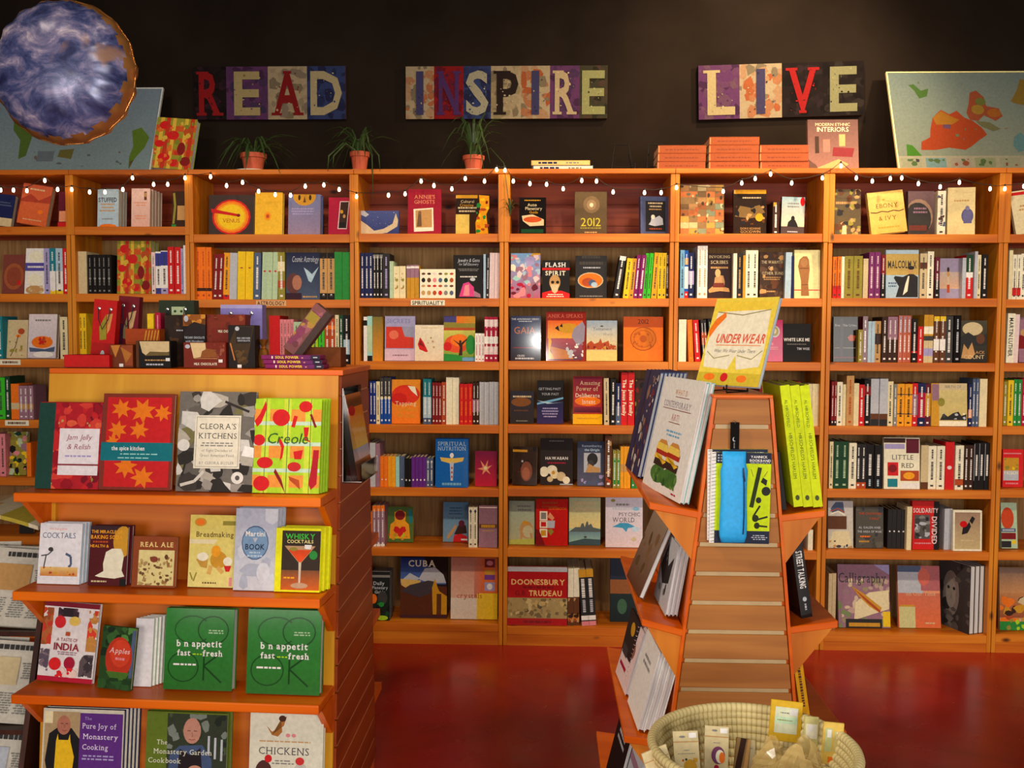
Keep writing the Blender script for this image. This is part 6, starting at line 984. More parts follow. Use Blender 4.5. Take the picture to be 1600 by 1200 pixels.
D(226, 352, 1112, 3, (92, 110, 30), 'green cookbook with a bald man carrying a basket', [('r', 0, 0, 26, 98, (96, 116, 34)), ('r', 26, 0, 100, 98, (50, 58, 42)), ('n', 24, 4, 9, [(40, 60, 36), (70, 84, 56), (30, 40, 30), (120, 130, 120)], 26, 40, 100, 98, 5), ('l', [(78, 40), (78, 70)], 3, 'silver'), ('l', [(86, 40), (86, 68)], 3, 'silver'), ('l', [(94, 38), (94, 66)], 3, 'silver'), ('p', [(28, 0), (30, 44), (42, 56), (70, 58), (82, 40), (84, 0)], (66, 84, 120)), ('p', [(40, 10), (42, 52), (56, 44), (68, 54), (72, 10)], (34, 26, 30)), ('e', 57, 76, 11, 17, (190, 136, 116)), ('l', [(51, 76), (55, 76)], 1, (90, 56, 50)), ('l', [(59, 76), (63, 76)], 1, (90, 56, 50)), ('l', [(57, 74), (58, 69), (56, 69)], 0.8, (150, 96, 84)), ('l', [(53, 65), (57, 64), (61, 65)], 1, (140, 70, 66)), ('e', 62, 24, 9, 7, (196, 140, 116)), ('p', [(58, 8), (66, 22), (84, 10), (80, 0), (60, 0)], (110, 78, 50)), ('t', 'The', 20, 60, 6, (222, 222, 200), 'f', 16), ('t', 'Monastery Garden', 46, 48, 6.5, (222, 222, 200), 'f', 84), ('t', 'Cookbook', 24, 36, 6.5, (222, 222, 200), 'f', 42)], t=0.014, n=2, dx=0.006, yl=0.03, pages=PAGES_W, lean=7)
D(388, 503, 1114, 3, (218, 216, 196), 'cream poultry cookbook with hens and grey capital title', [('p', [(22, 84), (30, 76), (46, 84), (50, 96), (42, 92), (44, 76), (38, 70), (30, 72)], (170, 110, 50)), ('e', 44, 93, 5, 4, (70, 40, 30)), ('e', 52, 72, 3, 2.4, 'pink'), ('e', 60, 72, 3, 2.4, 'pink'), ('m', 48, 64, 80, 1, 1.6, 'tan'), ('t', 'CHICKENS', 47, 52, 9, (84, 80, 84), 'f', 80), ('m', 46, 38, 30, 2, 1.6, 'grey'), ('e', 20, 22, 12, 18, (80, 44, 40)), ('e', 26, 42, 5, 5, 'red'), ('e', 70, 24, 10, 14, (196, 190, 180)), ('e', 69, 40, 6, 5, (206, 50, 50))], t=0.02, yl=0.03, lean=7)

# ------------------------------------------------------------------ gifts and chocolate on top of the display
GZ = DTOP + 0.0008
def gbase(x0, x1, Y):
    a = at(x0, 572, Y); c = at(x1, 572, Y); return a.x, c.x
def gtop(x, y, Y): return at(x, y, Y).z - GZ
KR = flat('kraft_string', (40, 30, 40), 0.7); GROM = flat('silver_grommet', (220, 216, 214), 0.25, 0.9)
def gift_bag(label, x0, x1, yt, Y, col, dep, roll, ops, yaw=0):
    a, c = gbase(x0, x1, Y); w = c - a; h = gtop(x0, yt, Y) / math.cos(R(roll))
    root = thing('gift_bag', label, 'gift bag', (a, Y, GZ + max(0, w * math.sin(R(roll)))), (0, R(roll), R(yaw)))
    m = MB(); t = 0.004; d2 = dep
    m.hexa([(0, 0, 0), (w, 0, 0), (w, d2, 0), (0, d2, 0), (0, 0.004, h), (w, 0.004, h), (w, d2 - 0.004, h), (0, d2 - 0.004, h)], col); m.build('paper_body', INK, root)
    if ops: Print(w, h, lambda x, z, d: (x, 0.004 * z / h - d, z)).run(ops).mb.build('front_print', INK, root)
    for s in (0.25, 0.75):
        m = MB(); m.lathe([(0.001, 0), (0.005, 0.0), (0.006, 0.001), (0.005, 0.002), (0.001, 0.002)], seg=10)
        o = m.build('grommet', GROM, root, True, (w * s, 0.001, h * 0.86)); o.rotation_euler = (R(90), 0, 0)
    m = MB(); m.tube([(w * 0.25, -0.002, h * 0.86), (w * 0.3, -0.006, h * 0.70), (w * 0.5, -0.008, h * 0.55), (w * 0.7, -0.006, h * 0.70), (w * 0.75, -0.002, h * 0.86)], 0.0016, seg=5); m.build('cord_handle', KR, root)
def gift_box(label, x0, x1, yt, Y, col, dep, ops, roll=0, sticker=None, z=0.0, yaw=0, lid=None, name='chocolate_box', cat='chocolate box', mat=None, y1=572):
    a, c = gbase(x0, x1, Y); w = c - a; h = at(x0, yt, Y).z - at(x0, y1, Y).z
    root = thing(name, label, cat, (a, Y, GZ + z + max(0, w * math.sin(R(roll)))), (0, R(roll), R(yaw)))
    m = MB(); m.box((0, 0, 0), (w, dep, h), col); bevel(m.build('carton', mat or INK, root), 0.001, 1)
    if ops: Print(w, h).run(ops).mb.build('front_print', mat or INK, root)
    if sticker:
        m = MB(); u, v = sticker; m.box((w * u - 0.006, -0.0022, h * v), (w * u + 0.006, -0.0012, h * v + 0.009), 'white'); m.build('price_sticker', INK, root)
    return root
gift_box('flat red gift box at the end of the display top', 100, 171, 552, 2.78, (196, 26, 26), 0.09, [('r', 0, 0, 100, 6, 'dark_red')], name='gift_box', cat='gift box')
gift_bag('bright red leaning gift bag with a yellow pointed label', 140, 176, 470, 2.90, (192, 22, 22), 0.035, 5, [('p', [(30, 58), (56, 78), (64, 40), (36, 38)], (150, 140, 40)), ('p', [(60, 78), (84, 80), (76, 56), (66, 48)], (214, 150, 80)), ('r', 4, 2, 96, 34, (170, 20, 20)), ('e', 18, 8, 12, 6, 'pink'), ('e', 52, 14, 10, 9, 'silver')])
gift_bag('maroon leaning gift bag behind the brown cone box', 180, 212, 464, 2.96, (112, 20, 34), 0.035, 4, [('p', [(20, 40), (44, 70), (54, 36)], (140, 130, 90)), ('p', [(50, 76), (88, 80), (76, 56), (60, 50)], (196, 160, 110)), ('r', 0, 0, 30, 60, (62, 24, 50)), ('e', 40, 20, 10, 8, 'pink')])
gift_box('brown chocolate box with a tan cone print', 172, 208, 536, 2.80, (110, 50, 22), 0.05, [('p', [(4, 96), (46, 98), (24, 44)], (196, 124, 50)), ('p', [(50, 96), (100, 98), (98, 8), (66, 10)], (150, 70, 36)), ('p', [(46, 90), (96, 60), (70, 20)], (180, 110, 44))], sticker=(0.5, 0.04))
gift_box('orange foil pack with gold stripes', 197, 250, 513, 2.89, (176, 74, 20), 0.05, [('r', 0, 62, 100, 100, (166, 64, 20)), ('r', 0, 40, 50, 52, 'amber')] + [('l', [(52 + 9 * k, 50), (62 + 9 * k, 96)], 3, 'gold') for k in range(5)], name='chocolate_box')
gift_box('small yellow carton standing behind the orange pack', 231, 241, 491, 2.96, 'yellow', 0.04, [('r', 10, 10, 90, 20, 'gold')])
gift_box('small red carton standing beside the yellow carton', 243, 252, 489, 2.96, 'crimson', 0.04, [('r', 40, 5, 60, 95, 'pink')])
gift_box('black chocolate box with a cream window panel', 213, 267, 530, 2.805, (26, 22, 22), 0.05, [('p', [(10, 98), (60, 98), (96, 98), (96, 60), (30, 44), (18, 56)], (214, 188, 140)), ('p', [(26, 44), (96, 46), (96, 58), (40, 60)], (110, 90, 50)), ('m', 56, 28, 70, 1, 5, 'tan'), ('m', 54, 12, 70, 1, 6, 'silver'), ('r', 0, 0, 8, 100, (90, 50, 24))], sticker=(0.92, 0.25))
gift_bag('dark green gift bag with a pale green label', 249, 304, 469, 3.02, (40, 52, 36), 0.05, 0, [('r', 36, 74, 74, 90, (176, 190, 150)), ('e', 46, 83, 4, 2, 'dark_green'), ('e', 64, 83, 4, 2, 'dark_green'), ('m', 55, 77, 20, 1, 1.2, 'green')])
gift_box('dark carton printed like woven bark behind the black box', 258, 292, 492, 2.93, (46, 30, 22), 0.05, [('n', 30, 4, 9, [(60, 40, 28), (34, 24, 18), (84, 54, 30)], 0, 0, 100, 100, 5), ('m', 70, 70, 40, 1, 2.5, 'silver')])
gift_box('gold-topped black chocolate carton with two lines of white lettering', 287, 322, 490, 2.88, (30, 24, 24), 0.05, [('r', 0, 78, 100, 100, (150, 84, 24)), ('n', 14, 4, 9, [(196, 124, 40), (110, 60, 20), (206, 140, 50)], 0, 80, 100, 100, 4), ('p', [(20, 78), (50, 86), (100, 80), (100, 60), (0, 60)], (40, 30, 30)), ('t', 'THE DARK CHOCOLATE', 50, 56, 4, 'silver', 'b', 90), ('t', 'with Hazelnuts', 50, 49, 4, 'silver', 'b', 80), ('e', 14, 92, 10, 6, 'silver')])
gift_box('large brown milk chocolate carton behind the window box', 321, 384, 490, 2.89, (122, 44, 26), 0.05, [('n', 40, 3, 7, [(140, 62, 34), (104, 36, 22), (150, 76, 44)], 0, 0, 100, 100, 4), ('r', 16, 46, 94, 74, (118, 36, 24)), ('t', 'MILK CHOCOLATE', 56, 68, 4.6, 'ivory', 'b', 46)])
gift_box('brown milk chocolate box with a cream window and bow', 287, 353, 532, 2.80, (118, 38, 24), 0.05, [('p', [(16, 98), (52, 98), (54, 46), (24, 38)], (220, 190, 140)), ('p', [(44, 66), (56, 76), (80, 70), (78, 42), (40, 40)], (140, 80, 36)), ('n', 20, 4, 8, [(150, 80, 60), (130, 60, 40), (110, 44, 30)], 72, 20, 98, 94, 3), ('e', 10, 84, 6, 8, 'silver'), ('r', 26, 36, 80, 38, 'tan'), ('t', 'MILK CHOCOLATE', 52, 16, 9, 'ivory', 'b', 54)], sticker=(0.88, 0.22))
gift_bag('lavender gift bag with a dark cord behind the brown carton', 345, 410, 476, 2.99, (128, 118, 186), 0.05, 0, [('r', 0, 94, 100, 100, 'lavender')])
gift_box('black truffle box with a tapered bronze front', 357, 399, 505, 2.81, (30, 24, 22), 0.05, [('p', [(4, 58), (30, 98), (96, 98), (80, 46), (66, 8), (38, 8), (16, 46)], (62, 46, 28)), ('n', 16, 4, 8, [(90, 66, 34), (70, 50, 28)], 26, 12, 74, 42, 4), ('p', [(28, 96), (92, 96), (80, 58), (30, 58)], (40, 32, 28)), ('t', 'MILK AND DARK', 58, 70, 3.6, 'silver', 'b', 50), ('t', 'CHOCOLATE', 58, 64, 3.6, 'silver', 'b', 46), ('e', 34, 92, 8, 5, 'silver'), ('l', [(8, 58), (24, 18)], 3, (196, 120, 60))], sticker=(0.42, 0.01))
o = at(412, 572, 2.86); root = thing('gold_candy', 'gold wrapped sweet with twisted foil beside the truffle box', 'candy', (o.x, 2.86, GZ + 0.0))
GF = flat('gold_candy_foil', (170, 110, 44), 0.3, 0.7, noise=0.3, scale=90)
m = MB(); m.lathe([(0.0, 0), (0.017, 0.002), (0.02, 0.03), (0.014, 0.055), (0.005, 0.06), (0.016, 0.085), (0.004, 0.083)], seg=9); m.build('wrapper', GF, root)
m = MB(); m.tube([(-0.006, 0, 0.060), (0.006, 0, 0.060)], 0.006, seg=8); m.build('tie', GF, root)
z = 0.0
for k in range(3):
    a, c = gbase(412 + (2 - k) * 3 - 4, 506 - k * 3, 2.79); w = c - a
    root = thing('chocolate_bar', f"{('bottom', 'middle', 'top')[k]} purple bar with yellow capital lettering in the stack of three", 'chocolate bar', (a, 2.79, GZ + z), (0, 0, R((-1, 1, 0)[k])), 'purple bars stacked on the display')
    m = MB(); m.box((0, 0, 0), (w, 0.07, 0.0125), (126, 30, 92)); bevel(m.build('wrapper', INK, root), 0.002)
    Print(w, 0.0125).run([('r', 64, 2, 84, 98, (104, 40, 100)), ('r', 84, 2, 99.5, 98, (44, 40, 60)), ('r', 18, 20, 20, 80, 'ivory'), ('t', 'SOUL POWER', 44, 50, 56, (236, 216, 50), 'b', 46), ('m', 92, 50, 9, 1, 24, 'silver'), ('e', 70, 40, 1.6, 14, 'peach')]).mb.build('side_print', INK, root); z += 0.0133
a = at(468, 548, 2.90); root = thing('gift_carton', 'long mauve patterned carton leaning sideways over the purple bars', 'carton', (a.x - 0.05, 2.90, GZ + 0.062), (0, R(38), R(-6)))
m = MB(); m.box((0, 0, 0), (0.062, 0.03, 0.17), (96, 66, 64)); bevel(m.build('carton', INK, root), 0.001, 1)
Print(0.062, 0.17).run([('r', 0, 0, 66, 100, (126, 76, 78)), ('n', 18, 5, 10, [(150, 90, 100), (170, 130, 60), (110, 60, 70), (130, 60, 90)], 0, 4, 64, 96, 3), ('r', 4, 66, 62, 84, (150, 130, 50)), ('r', 66, 0, 100, 100, (70, 54, 52))]).mb.build('front_print', INK, root)
root = thing('cardboard_box', 'low plain brown box supporting the leaning mauve carton', 'box', (a.x + 0.02, 2.93, GZ))
m = MB(); m.box((-0.075, 0, 0), (0.10, 0.08, 0.060), (110, 62, 34)); bevel(m.build('carton', MATTE, root), 0.001, 1); m = MB(); m.box((-0.074, 0.038, 0.0602), (0.099, 0.042, 0.0606), 'tan'); m.build('tape', MATTE, root)

# ------------------------------------------------------------------ clear holder with a book on the slatted end
def acrylic_mat():
    m, nt, b = _nt('clear_acrylic'); N = nt.nodes; L = nt.links
    t = N.new('ShaderNodeBsdfTransparent'); t.inputs[0].default_value = (0.93, 0.92, 0.92, 1); mix = N.new('ShaderNodeMixShader'); fr = N.new('ShaderNodeFresnel'); fr.inputs[0].default_value = 1.45
    g = N.new('ShaderNodeBsdfGlossy'); g.inputs['Roughness'].default_value = 0.06
    L.new(fr.outputs[0], mix.inputs[0]); L.new(t.outputs[0], mix.inputs[1]); L.new(g.outputs[0], mix.inputs[2]); L.new(mix.outputs[0], N['Material Output'].inputs['Surface'])
    return m
ACR = acrylic_mat()
hb = DM @ Vector((DW + 0.008, 0.195, 1.095)); root = thing('acrylic_holder', 'clear acrylic book holder hooked on the slatted display end', 'book holder', hb, (0, 0, DROT))
m = MB(); m.box((0, 0, 0), (0.003, 0.22, 0.27)); m.build('back_plate', ACR, root)
m = MB(); m.box((0, 0, -0.003), (0.055, 0.22, 0.0)); m.build('ledge', ACR, root)
m = MB(); m.box((0.052, 0, 0), (0.055, 0.22, 0.05)); m.build('lip', ACR, root)
m = MB(); m.prism([(0.003, 0), (0.052, 0), (0.052, 0.05), (0.003, 0.27)], 'y', 0.0, 0.002); m.build('side_plate', ACR, root)
m = MB(); m.tube([(0.002, 0, 0.27), (0.0, 0, 0), (0.055, 0, 0.0)], 0.0012, seg=5); m.build('edge_line', flat('acrylic_edge', (220, 206, 200), 0.2), root)
hb2 = DM @ Vector((DW + 0.050, 0.205, 1.097))
book('thin dark book with a yellow and orange cover in the acrylic holder', 0.19, 0.25, 0.018, (30, 24, 24), [('r', 0, 84, 100, 100, (110, 60, 30)), ('g', 0, 36, 100, 84, 'orange', 'yellow'), ('e', 30, 80, 20, 6, 'red'), ('r', 0, 22, 100, 36, 'silver'), ('r', 0, 0, 100, 22, (150, 100, 60))], hb2, (R(-9), 0, R(90) + DROT), GLOSS)

# ------------------------------------------------------------------ the art-book display seen from its slatted end
EX, EY0, EY1, ETOP = 0.495, 2.43, 3.13, 1.364
def hw(z): return 0.071 + (ETOP - z) * 0.104
def cx(z): return 0.497 - (ETOP - z) * 0.010
root = thing('book_display', 'narrow A-shaped slatwall display with shelves on both slopes, end facing forward', 'display', (EX, EY0, 0))
def E(x, y, z): return (x - EX, y - EY0, z)
m = MB(); m.hexa([E(cx(0) - hw(0) + 0.004, EY0 + 0.012, 0.0), E(cx(0) + hw(0) - 0.004, EY0 + 0.012, 0), E(cx(0) + hw(0) - 0.004, EY1, 0), E(cx(0) - hw(0) + 0.004, EY1, 0),
                  E(cx(ETOP) - hw(ETOP) + 0.004, EY0 + 0.012, ETOP), E(cx(ETOP) + hw(ETOP) - 0.004, EY0 + 0.012, ETOP), E(cx(ETOP) + hw(ETOP) - 0.004, EY1, ETOP), E(cx(ETOP) - hw(ETOP) + 0.004, EY1, ETOP)]); m.build('core', ORANGEWOOD, root)
GRV = flat('beige_groove_insert', (186, 158, 112), 0.45, noise=0.08, scale=30)
m = MB(); zt = ETOP - 0.004
m.prism([(cx(0.02) - hw(0.02) + 0.012 - EX, 0.02), (cx(0.02) + hw(0.02) - 0.012 - EX, 0.02), (cx(zt) + hw(zt) - 0.012 - EX, zt), (cx(zt) - hw(zt) + 0.012 - EX, zt)], 'y', 0.006, 0.0118); m.build('groove_backing', GRV, root)
zz = ETOP - 0.003; first = True
while zz > 0.05:
    hgt = 0.064; z1, z0 = zz, zz - hgt
    m = MB(); m.prism([(cx(z0) - hw(z0) + 0.006 - EX, z0), (cx(z0) + hw(z0) - 0.006 - EX, z0), (cx(z1) + hw(z1) - 0.006 - EX, z1), (cx(z1) - hw(z1) + 0.006 - EX, z1)], 'y', 0.0, 0.006); bevel(m.build('slat', TANSLAT, root), 0.0015, 1); zz -= 0.0753
for s in (-1, 1):
    m = MB(); a0, a1 = cx(0.01) + s * hw(0.01) - EX, cx(ETOP) + s * hw(ETOP) - EX
    m.hexa([(a0 - 0.004, -0.001, 0.01), (a0 + 0.004, -0.001, 0.01), (a0 + 0.004, 0.016, 0.01), (a0 - 0.004, 0.016, 0.01), (a1 - 0.004, -0.001, ETOP), (a1 + 0.004, -0.001, ETOP), (a1 + 0.004, 0.016, ETOP), (a1 - 0.004, 0.016, ETOP)]); m.build('edge_strip', ORANGEWOOD, root)
m = MB(); m.box((cx(ETOP) - hw(ETOP) - 0.004 - EX, -0.004, ETOP), (cx(ETOP) + hw(ETOP) + 0.004 - EX, EY1 - EY0, ETOP + 0.008)); bevel(m.build('top_cap', ORANGEWOOD, root), 0.002)
ESH = {-1: [(1.074, 1.097, 0.266), (0.768, 0.796, 0.25), (0.474, 0.489, 0.208), (0.19, 0.205, 0.175)], 1: [(1.068, 1.082, 0.709), (0.780, 0.798, 0.747), (0.495, 0.512, 0.775), (0.20, 0.215, 0.81)]}
for s in (-1, 1):
    for (zi, zo, xo) in ESH[s]:
        xi = cx(zi) + s * hw(zi)
        m = MB(); p, q = (xi, zi), (xo, zo); th = 0.018
        P4 = [(p[0] - EX, p[1] - th), (q[0] - EX, q[1] - th), (q[0] - EX, q[1]), (p[0] - EX, p[1])]
        m.prism(P4, 'y', 0.0, EY1 - EY0); bevel(m.build('shelf', ORANGEWOOD, root), 0.002, 1)
        for y0 in (0.004, EY1 - EY0 - 0.022):
            zb = zi - 0.125; xb = cx(zb) + s * hw(zb)
            m = MB(); m.prism([(xi - EX, zi - th), (xo - s * 0.012 - EX, zo - th), (xb + s * 0.004 - EX, zb), (xb - EX, zb)], 'y', y0, y0 + 0.018); m.build('bracket', BRACKET, root)
def side_book(label, s, ynear, x, z, w, h, t, col, lean, ops=None, yaw=0, n=1, pages=None, back=None, spine=None, sops=None, mat=None, name='book'):
    """a book on a sloping side shelf; s = -1 faces left, s = 1 faces right; x, z is its near lower outer corner"""
    ang = R(-90 + yaw) if s < 0 else R(90 + yaw)
    d = Vector((math.cos(ang), math.sin(ang), 0)); o = Vector((x, ynear, z))
    if s < 0: o = o - d * w
    nb = Vector((-math.sin(ang), math.cos(ang), 0))
    for k in range(n):
        P_ = o + nb * (k * (t + 0.0008) / math.cos(R(lean))); P_.z += t * math.sin(R(lean))
        lab = label if k == 0 else f"{ORD[k]} copy behind the {label}"
        book(' '.join(lab.split()[:16]), w, h, t, col, ops if k == 0 else None, P_, (-R(lean), 0, ang), mat, pages, back, spine, sops=sops, name=name, group='copies of the ' + ' '.join(label.split()[:5]) if n > 1 else None)
ART = [('t', 'WHAT IS', 50, 88, 4.6, (214, 130, 70), 'f', 40), ('r', 38, 83.6, 72, 84.2, 'dark_red'), ('t', 'CONTEMPORARY', 46, 77, 5.4, (150, 130, 150), 'f', 76), ('r', 12, 72.4, 82, 73, 'dark_red'), ('t', 'ART?', 48, 66, 5.4, (200, 120, 120), 'f', 26), ('r', 34, 61, 62, 61.6, 'dark_red'), ('m', 52, 52, 40, 2, 1.6, 'sky_blue'),
       *[op for u in (34, 64) for op in (('e', u, 15, 19, 8, (70, 116, 50)), ('n', 12, 3, 5, [(60, 104, 44), (96, 136, 60), (44, 84, 40)], u - 18, 7, u + 18, 20, u), ('p', [(u - 16, 22), (u + 15, 21), (u + 16, 28), (u - 15, 28)], (54, 36, 30)), ('p', [(u - 17, 28), (u + 16, 27), (u + 8, 24), (u + 2, 31), (u - 16, 32)], (240, 190, 50)), ('p', [(u - 15, 32), (u + 15, 31), (u + 16, 36), (u - 15, 37)], (176, 44, 30)), ('p', [(u - 16, 36), (u + 15, 35), (u + 12, 41), (u, 43), (u - 14, 42)], (240, 204, 90)), ('p', [(u - 12, 42), (u + 12, 41), (u + 6, 45), (u - 8, 45)], (206, 140, 66)))], ('m', 82, 4, 12, 1, 1.4, 'crimson')]
zA = lambda x: 1.074 + (0.397 - x) * (0.023 / 0.133) + 0.002
side_book('large white art book with two stacked burgers on its cover', -1, 2.452, 0.345, zA(0.33), 0.33, 0.318, 0.012, (232, 228, 224), 12, ART, yaw=11, n=2, pages=PAGES_W, back='aqua')
side_book('tall navy and starred book behind the burger art book', -1, 2.83, 0.272, zA(0.272), 0.25, 0.318, 0.0105, (46, 48, 84), 12, [('n', 40, 3, 7, [(120, 40, 60), (44, 40, 80), (150, 110, 90), (80, 50, 60), (200, 190, 180)], 30, 0, 100, 100, 5), ('r', 0, 0, 30, 100, (40, 44, 80)), ('n', 12, 1, 2, ['white'], 60, 60, 100, 96, 2)], yaw=3, n=7, pages=PAGES_W, back=(90, 120, 180))
zB = lambda x: 0.768 + (0.36 - x) * 0.25 + 0.002
side_book('brown landscape book leaning steeply on the middle side shelf', -1, 2.60, 0.258, zB(0.25), 0.24, 0.225, 0.014, (110, 74, 50), 22, [('g', 0, 0, 100, 100, (150, 130, 110), (96, 54, 34)), ('n', 10, 6, 12, [(120, 90, 60), (90, 70, 40)], 0, 20, 100, 80, 3)], yaw=3, pages=PAGES_W)
side_book('slim black and white book standing on the middle side shelf', -1, 2.50, 0.318, zB(0.31), 0.20, 0.19, 0.010, (190, 190, 196), 10, [('p', [(10, 50), (40, 90), (60, 60), (90, 80), (80, 40), (40, 30)], 'charcoal'), ('n', 8, 4, 9, ['charcoal', 'grey'], 10, 10, 90, 90, 3)], yaw=2, n=3, pages=PAGES_W)
zC = lambda x: 0.474 + (0.323 - x) * 0.13 + 0.002
side_book('thick white paged book on the lower side shelf, nearest the basket', -1, 2.46, 0.246, zC(0.24), 0.20, 0.215, 0.018, 'white', 15, [('m', 50, 70, 60, 2, 4, 'grey')], yaw=3, n=3, pages=PAGES_W)
side_book('small white leaning book with a pink picture on the lower side shelf', -1, 2.70, 0.232, zC(0.22), 0.19, 0.19, 0.012, 'pale_pink', 16, [('e', 60, 60, 26, 16, (150, 90, 70)), ('r', 10, 20, 60, 26, 'crimson')], yaw=4, n=2, pages=PAGES_W)
sb = thing('spiral_notebook', 'spiral bound dark notebook leaning at the outer edge of the lower side shelf', 'notebook', (0.222, 2.90, zC(0.22) + 0.003), (R(-13), 0, R(-86)))
m = MB(); m.box((0, 0, 0), (0.15, 0.008, 0.2), (40, 34, 36)); m.build('pages', INK, sb)
for k in range(14):
    m = MB(); m.tube([(0.15 + 0.005 * math.cos(q * 1.05), 0.004 + 0.007 * math.sin(q * 1.05), 0.012 + k * 0.0135) for q in range(7)], 0.0011, seg=4); m.build('wire_ring', GROM, sb)
Print(0.15, 0.2).run([('e', 60, 80, 20, 10, 'gold'), ('r', 10, 10, 60, 50, 'dark_grey')]).mb.build('cover_print', INK, sb)
zD = lambda x: 0.19 + (0.295 - x) * 0.125 + 0.002
side_book('pale book on the bottom side shelf beside the red floor', -1, 2.47, 0.215, zD(0.2), 0.20, 0.24, 0.014, 'silver', 14, [('r', 0, 60, 100, 70, 'mauve')], yaw=3, n=4, pages=PAGES_W)
side_book('black book at the outer edge of the bottom side shelf', -1, 2.62, 0.195, zD(0.18), 0.20, 0.25, 0.012, 'black', 14, [('m', 50, 60, 60, 2, 4, 'silver')], yaw=3, pages=PAGES_W)
NEON = (214, 232, 20)
side_book('neon yellow tall book with thin black spine lettering', 1, 2.455, 0.709, 1.0835, 0.25, 0.313, 0.0235, NEON, 7.5, [('r', 10, 20, 90, 90, (196, 214, 20))], n=3, pages=PAGES, spine=NEON, yaw=-2,
          sops=[('v', "AL HIRSCHFELD", 44, 77, 30, (90, 110, 20), 's', 24), ('v', "HIRSCHFELD'S HARLEM", 50, 42, 34, (84, 100, 20), 's', 50), ('e', 50, 7.5, 22, 2.2, (70, 80, 40)), ('r', 32, 6, 68, 9, (80, 90, 50))])
side_book('dark paged book squeezed between the neon books and the rack slope', 1, 2.47, 0.622, 1.0735, 0.2, 0.15, 0.012, 'charcoal', 8, None, pages=PAGES, spine='charcoal', yaw=-2)
side_book('black paperback with white condensed capitals on its spine', 1, 2.47, 0.693, 0.792, 0.21, 0.205, 0.030, (22, 20, 20), 9, [('r', 10, 10, 90, 90, 'dark_grey')], spine=(22, 20, 20), yaw=8, mat=GLOSS,
          sops=[('v', 'STREET TALKING', 52, 62, 52, 'white', 'b', 48), ('e', 52, 24, 18, 3, 'silver'), ('M', 52, 10, 18, 16, 'silver')])
side_book('golden yellow spine low on the right-hand slope', 1, 2.49, 0.70, 0.508, 0.2, 0.21, 0.024, (222, 160, 20), 9, [('r', 10, 10, 90, 90, 'gold')], spine=(226, 164, 22), yaw=3, sops=[('M', 50, 20, 84, 30, 'brown')])
# the underwear picture book on its little stand
bx, by, bz = 0.404, 2.512, ETOP + 0.0085
eb = thing('book_stand', 'small black wire stand under the yellow picture book', 'book stand', (0.475, 2.545, ETOP + 0.0085), (0, 0, R(-50)))
for s in (-1, 1):
    m = MB(); m.tube([(s * 0.04, -0.045, 0.022), (s * 0.04, -0.045, 0.002), (s * 0.04, 0.04, 0.002), (s * 0.03, 0.035, 0.12)], 0.0022); m.build('wire_leg', WIRE, eb)
m = MB(); m.tube([(-0.04, 0.04, 0.003), (0.04, 0.04, 0.003)], 0.0022); m.build('wire_bar', WIRE, eb)
UND = [('r', 0, 0, 100, 100, (234, 206, 70)), ('p', [(4, 96), (96, 96), (92, 84), (8, 84)], (236, 200, 60)), ('p', [(8, 84), (92, 86), (96, 40), (94, 22), (60, 18), (54, 34), (46, 18), (6, 20), (2, 40)], (236, 226, 200)), ('l', [(8, 84), (50, 80), (92, 86)], 1.2, (150, 140, 90)), ('l', [(6, 38), (20, 30), (44, 34)], 1.2, (170, 160, 110)), ('l', [(56, 34), (80, 30), (94, 40)], 1.2, (170, 160, 110)),
       ('p', [(0, 62), (8, 76), (22, 84), (24, 78), (12, 66), (4, 54)], 'orange'), ('r', 0, 0, 100, 14, (206, 180, 50)), ('e', 20, 9, 9, 4, 'orange'), ('e', 44, 9, 6, 5, 'red'), ('e', 72, 8, 8, 4, 'orange'), ('t', 'UNDERWEAR', 55, 53, 10, (222, 90, 60), 'bi', 78), ('r', 18, 45, 90, 45.8, 'orange'), ('t', 'What We Wear Under There', 50, 39, 4, 'grey', 'i', 66)]
book('yellow picture book with large white underpants, tilted on the rack top', 0.205, 0.245, 0.012, (232, 204, 70), UND, (0.404, 2.60, bz + 0.018), (R(-20), 0, R(-50)), INK, PAGES_W, back='pale_blue')
# notebooks and the blue pouch hooked on the slats
def panel(px0, px1, py0, py1, Y):
    a = at(px0, py1, Y); c = at(px1, py0, Y); return a, c.x - a.x, c.z - a.z
NOTE = [('r', 0, 88, 100, 100, (38, 44, 66)), ('r', 0, 0, 100, 14, (38, 44, 66)), ('t', 'YANNICK', 78, 95.5, 2.6, 'white', 'b', 36), ('t', 'BOOKBAND', 80, 91.5, 2.6, 'white', 'b', 38), ('m', 80, 89, 38, 1, 0.7, 'silver'), ('l', [(66, 40), (80, 84)], 4.5, (44, 56, 20)), ('l', [(64, 82), (68, 74)], 0.8, 'olive'), ('e', 92, 58, 8, 5, (40, 44, 40)), ('e', 79, 48, 5, 3.4, (40, 44, 40)), ('p', [(82, 68), (92, 64), (94, 70), (86, 73)], (40, 44, 36)), ('l', [(88, 74), (94, 80)], 0.8, 'olive'), ('l', [(70, 30), (82, 42)], 2, (44, 50, 24)), ('l', [(74, 26), (96, 30)], 2, (44, 50, 24)), ('l', [(76, 20), (96, 19)], 2, (44, 50, 24)), ('e', 74, 28, 6, 4, (44, 50, 24)), ('e', 77, 20, 5, 3.6, (44, 50, 24)), ('m', 82, 7, 32, 3, 1, 'silver')] + [('r', 3 + 5 * i, 90 + 3 * j, 6 + 5 * i, 91.6 + 3 * j, 'silver') for i in range(2) for j in range(3)]
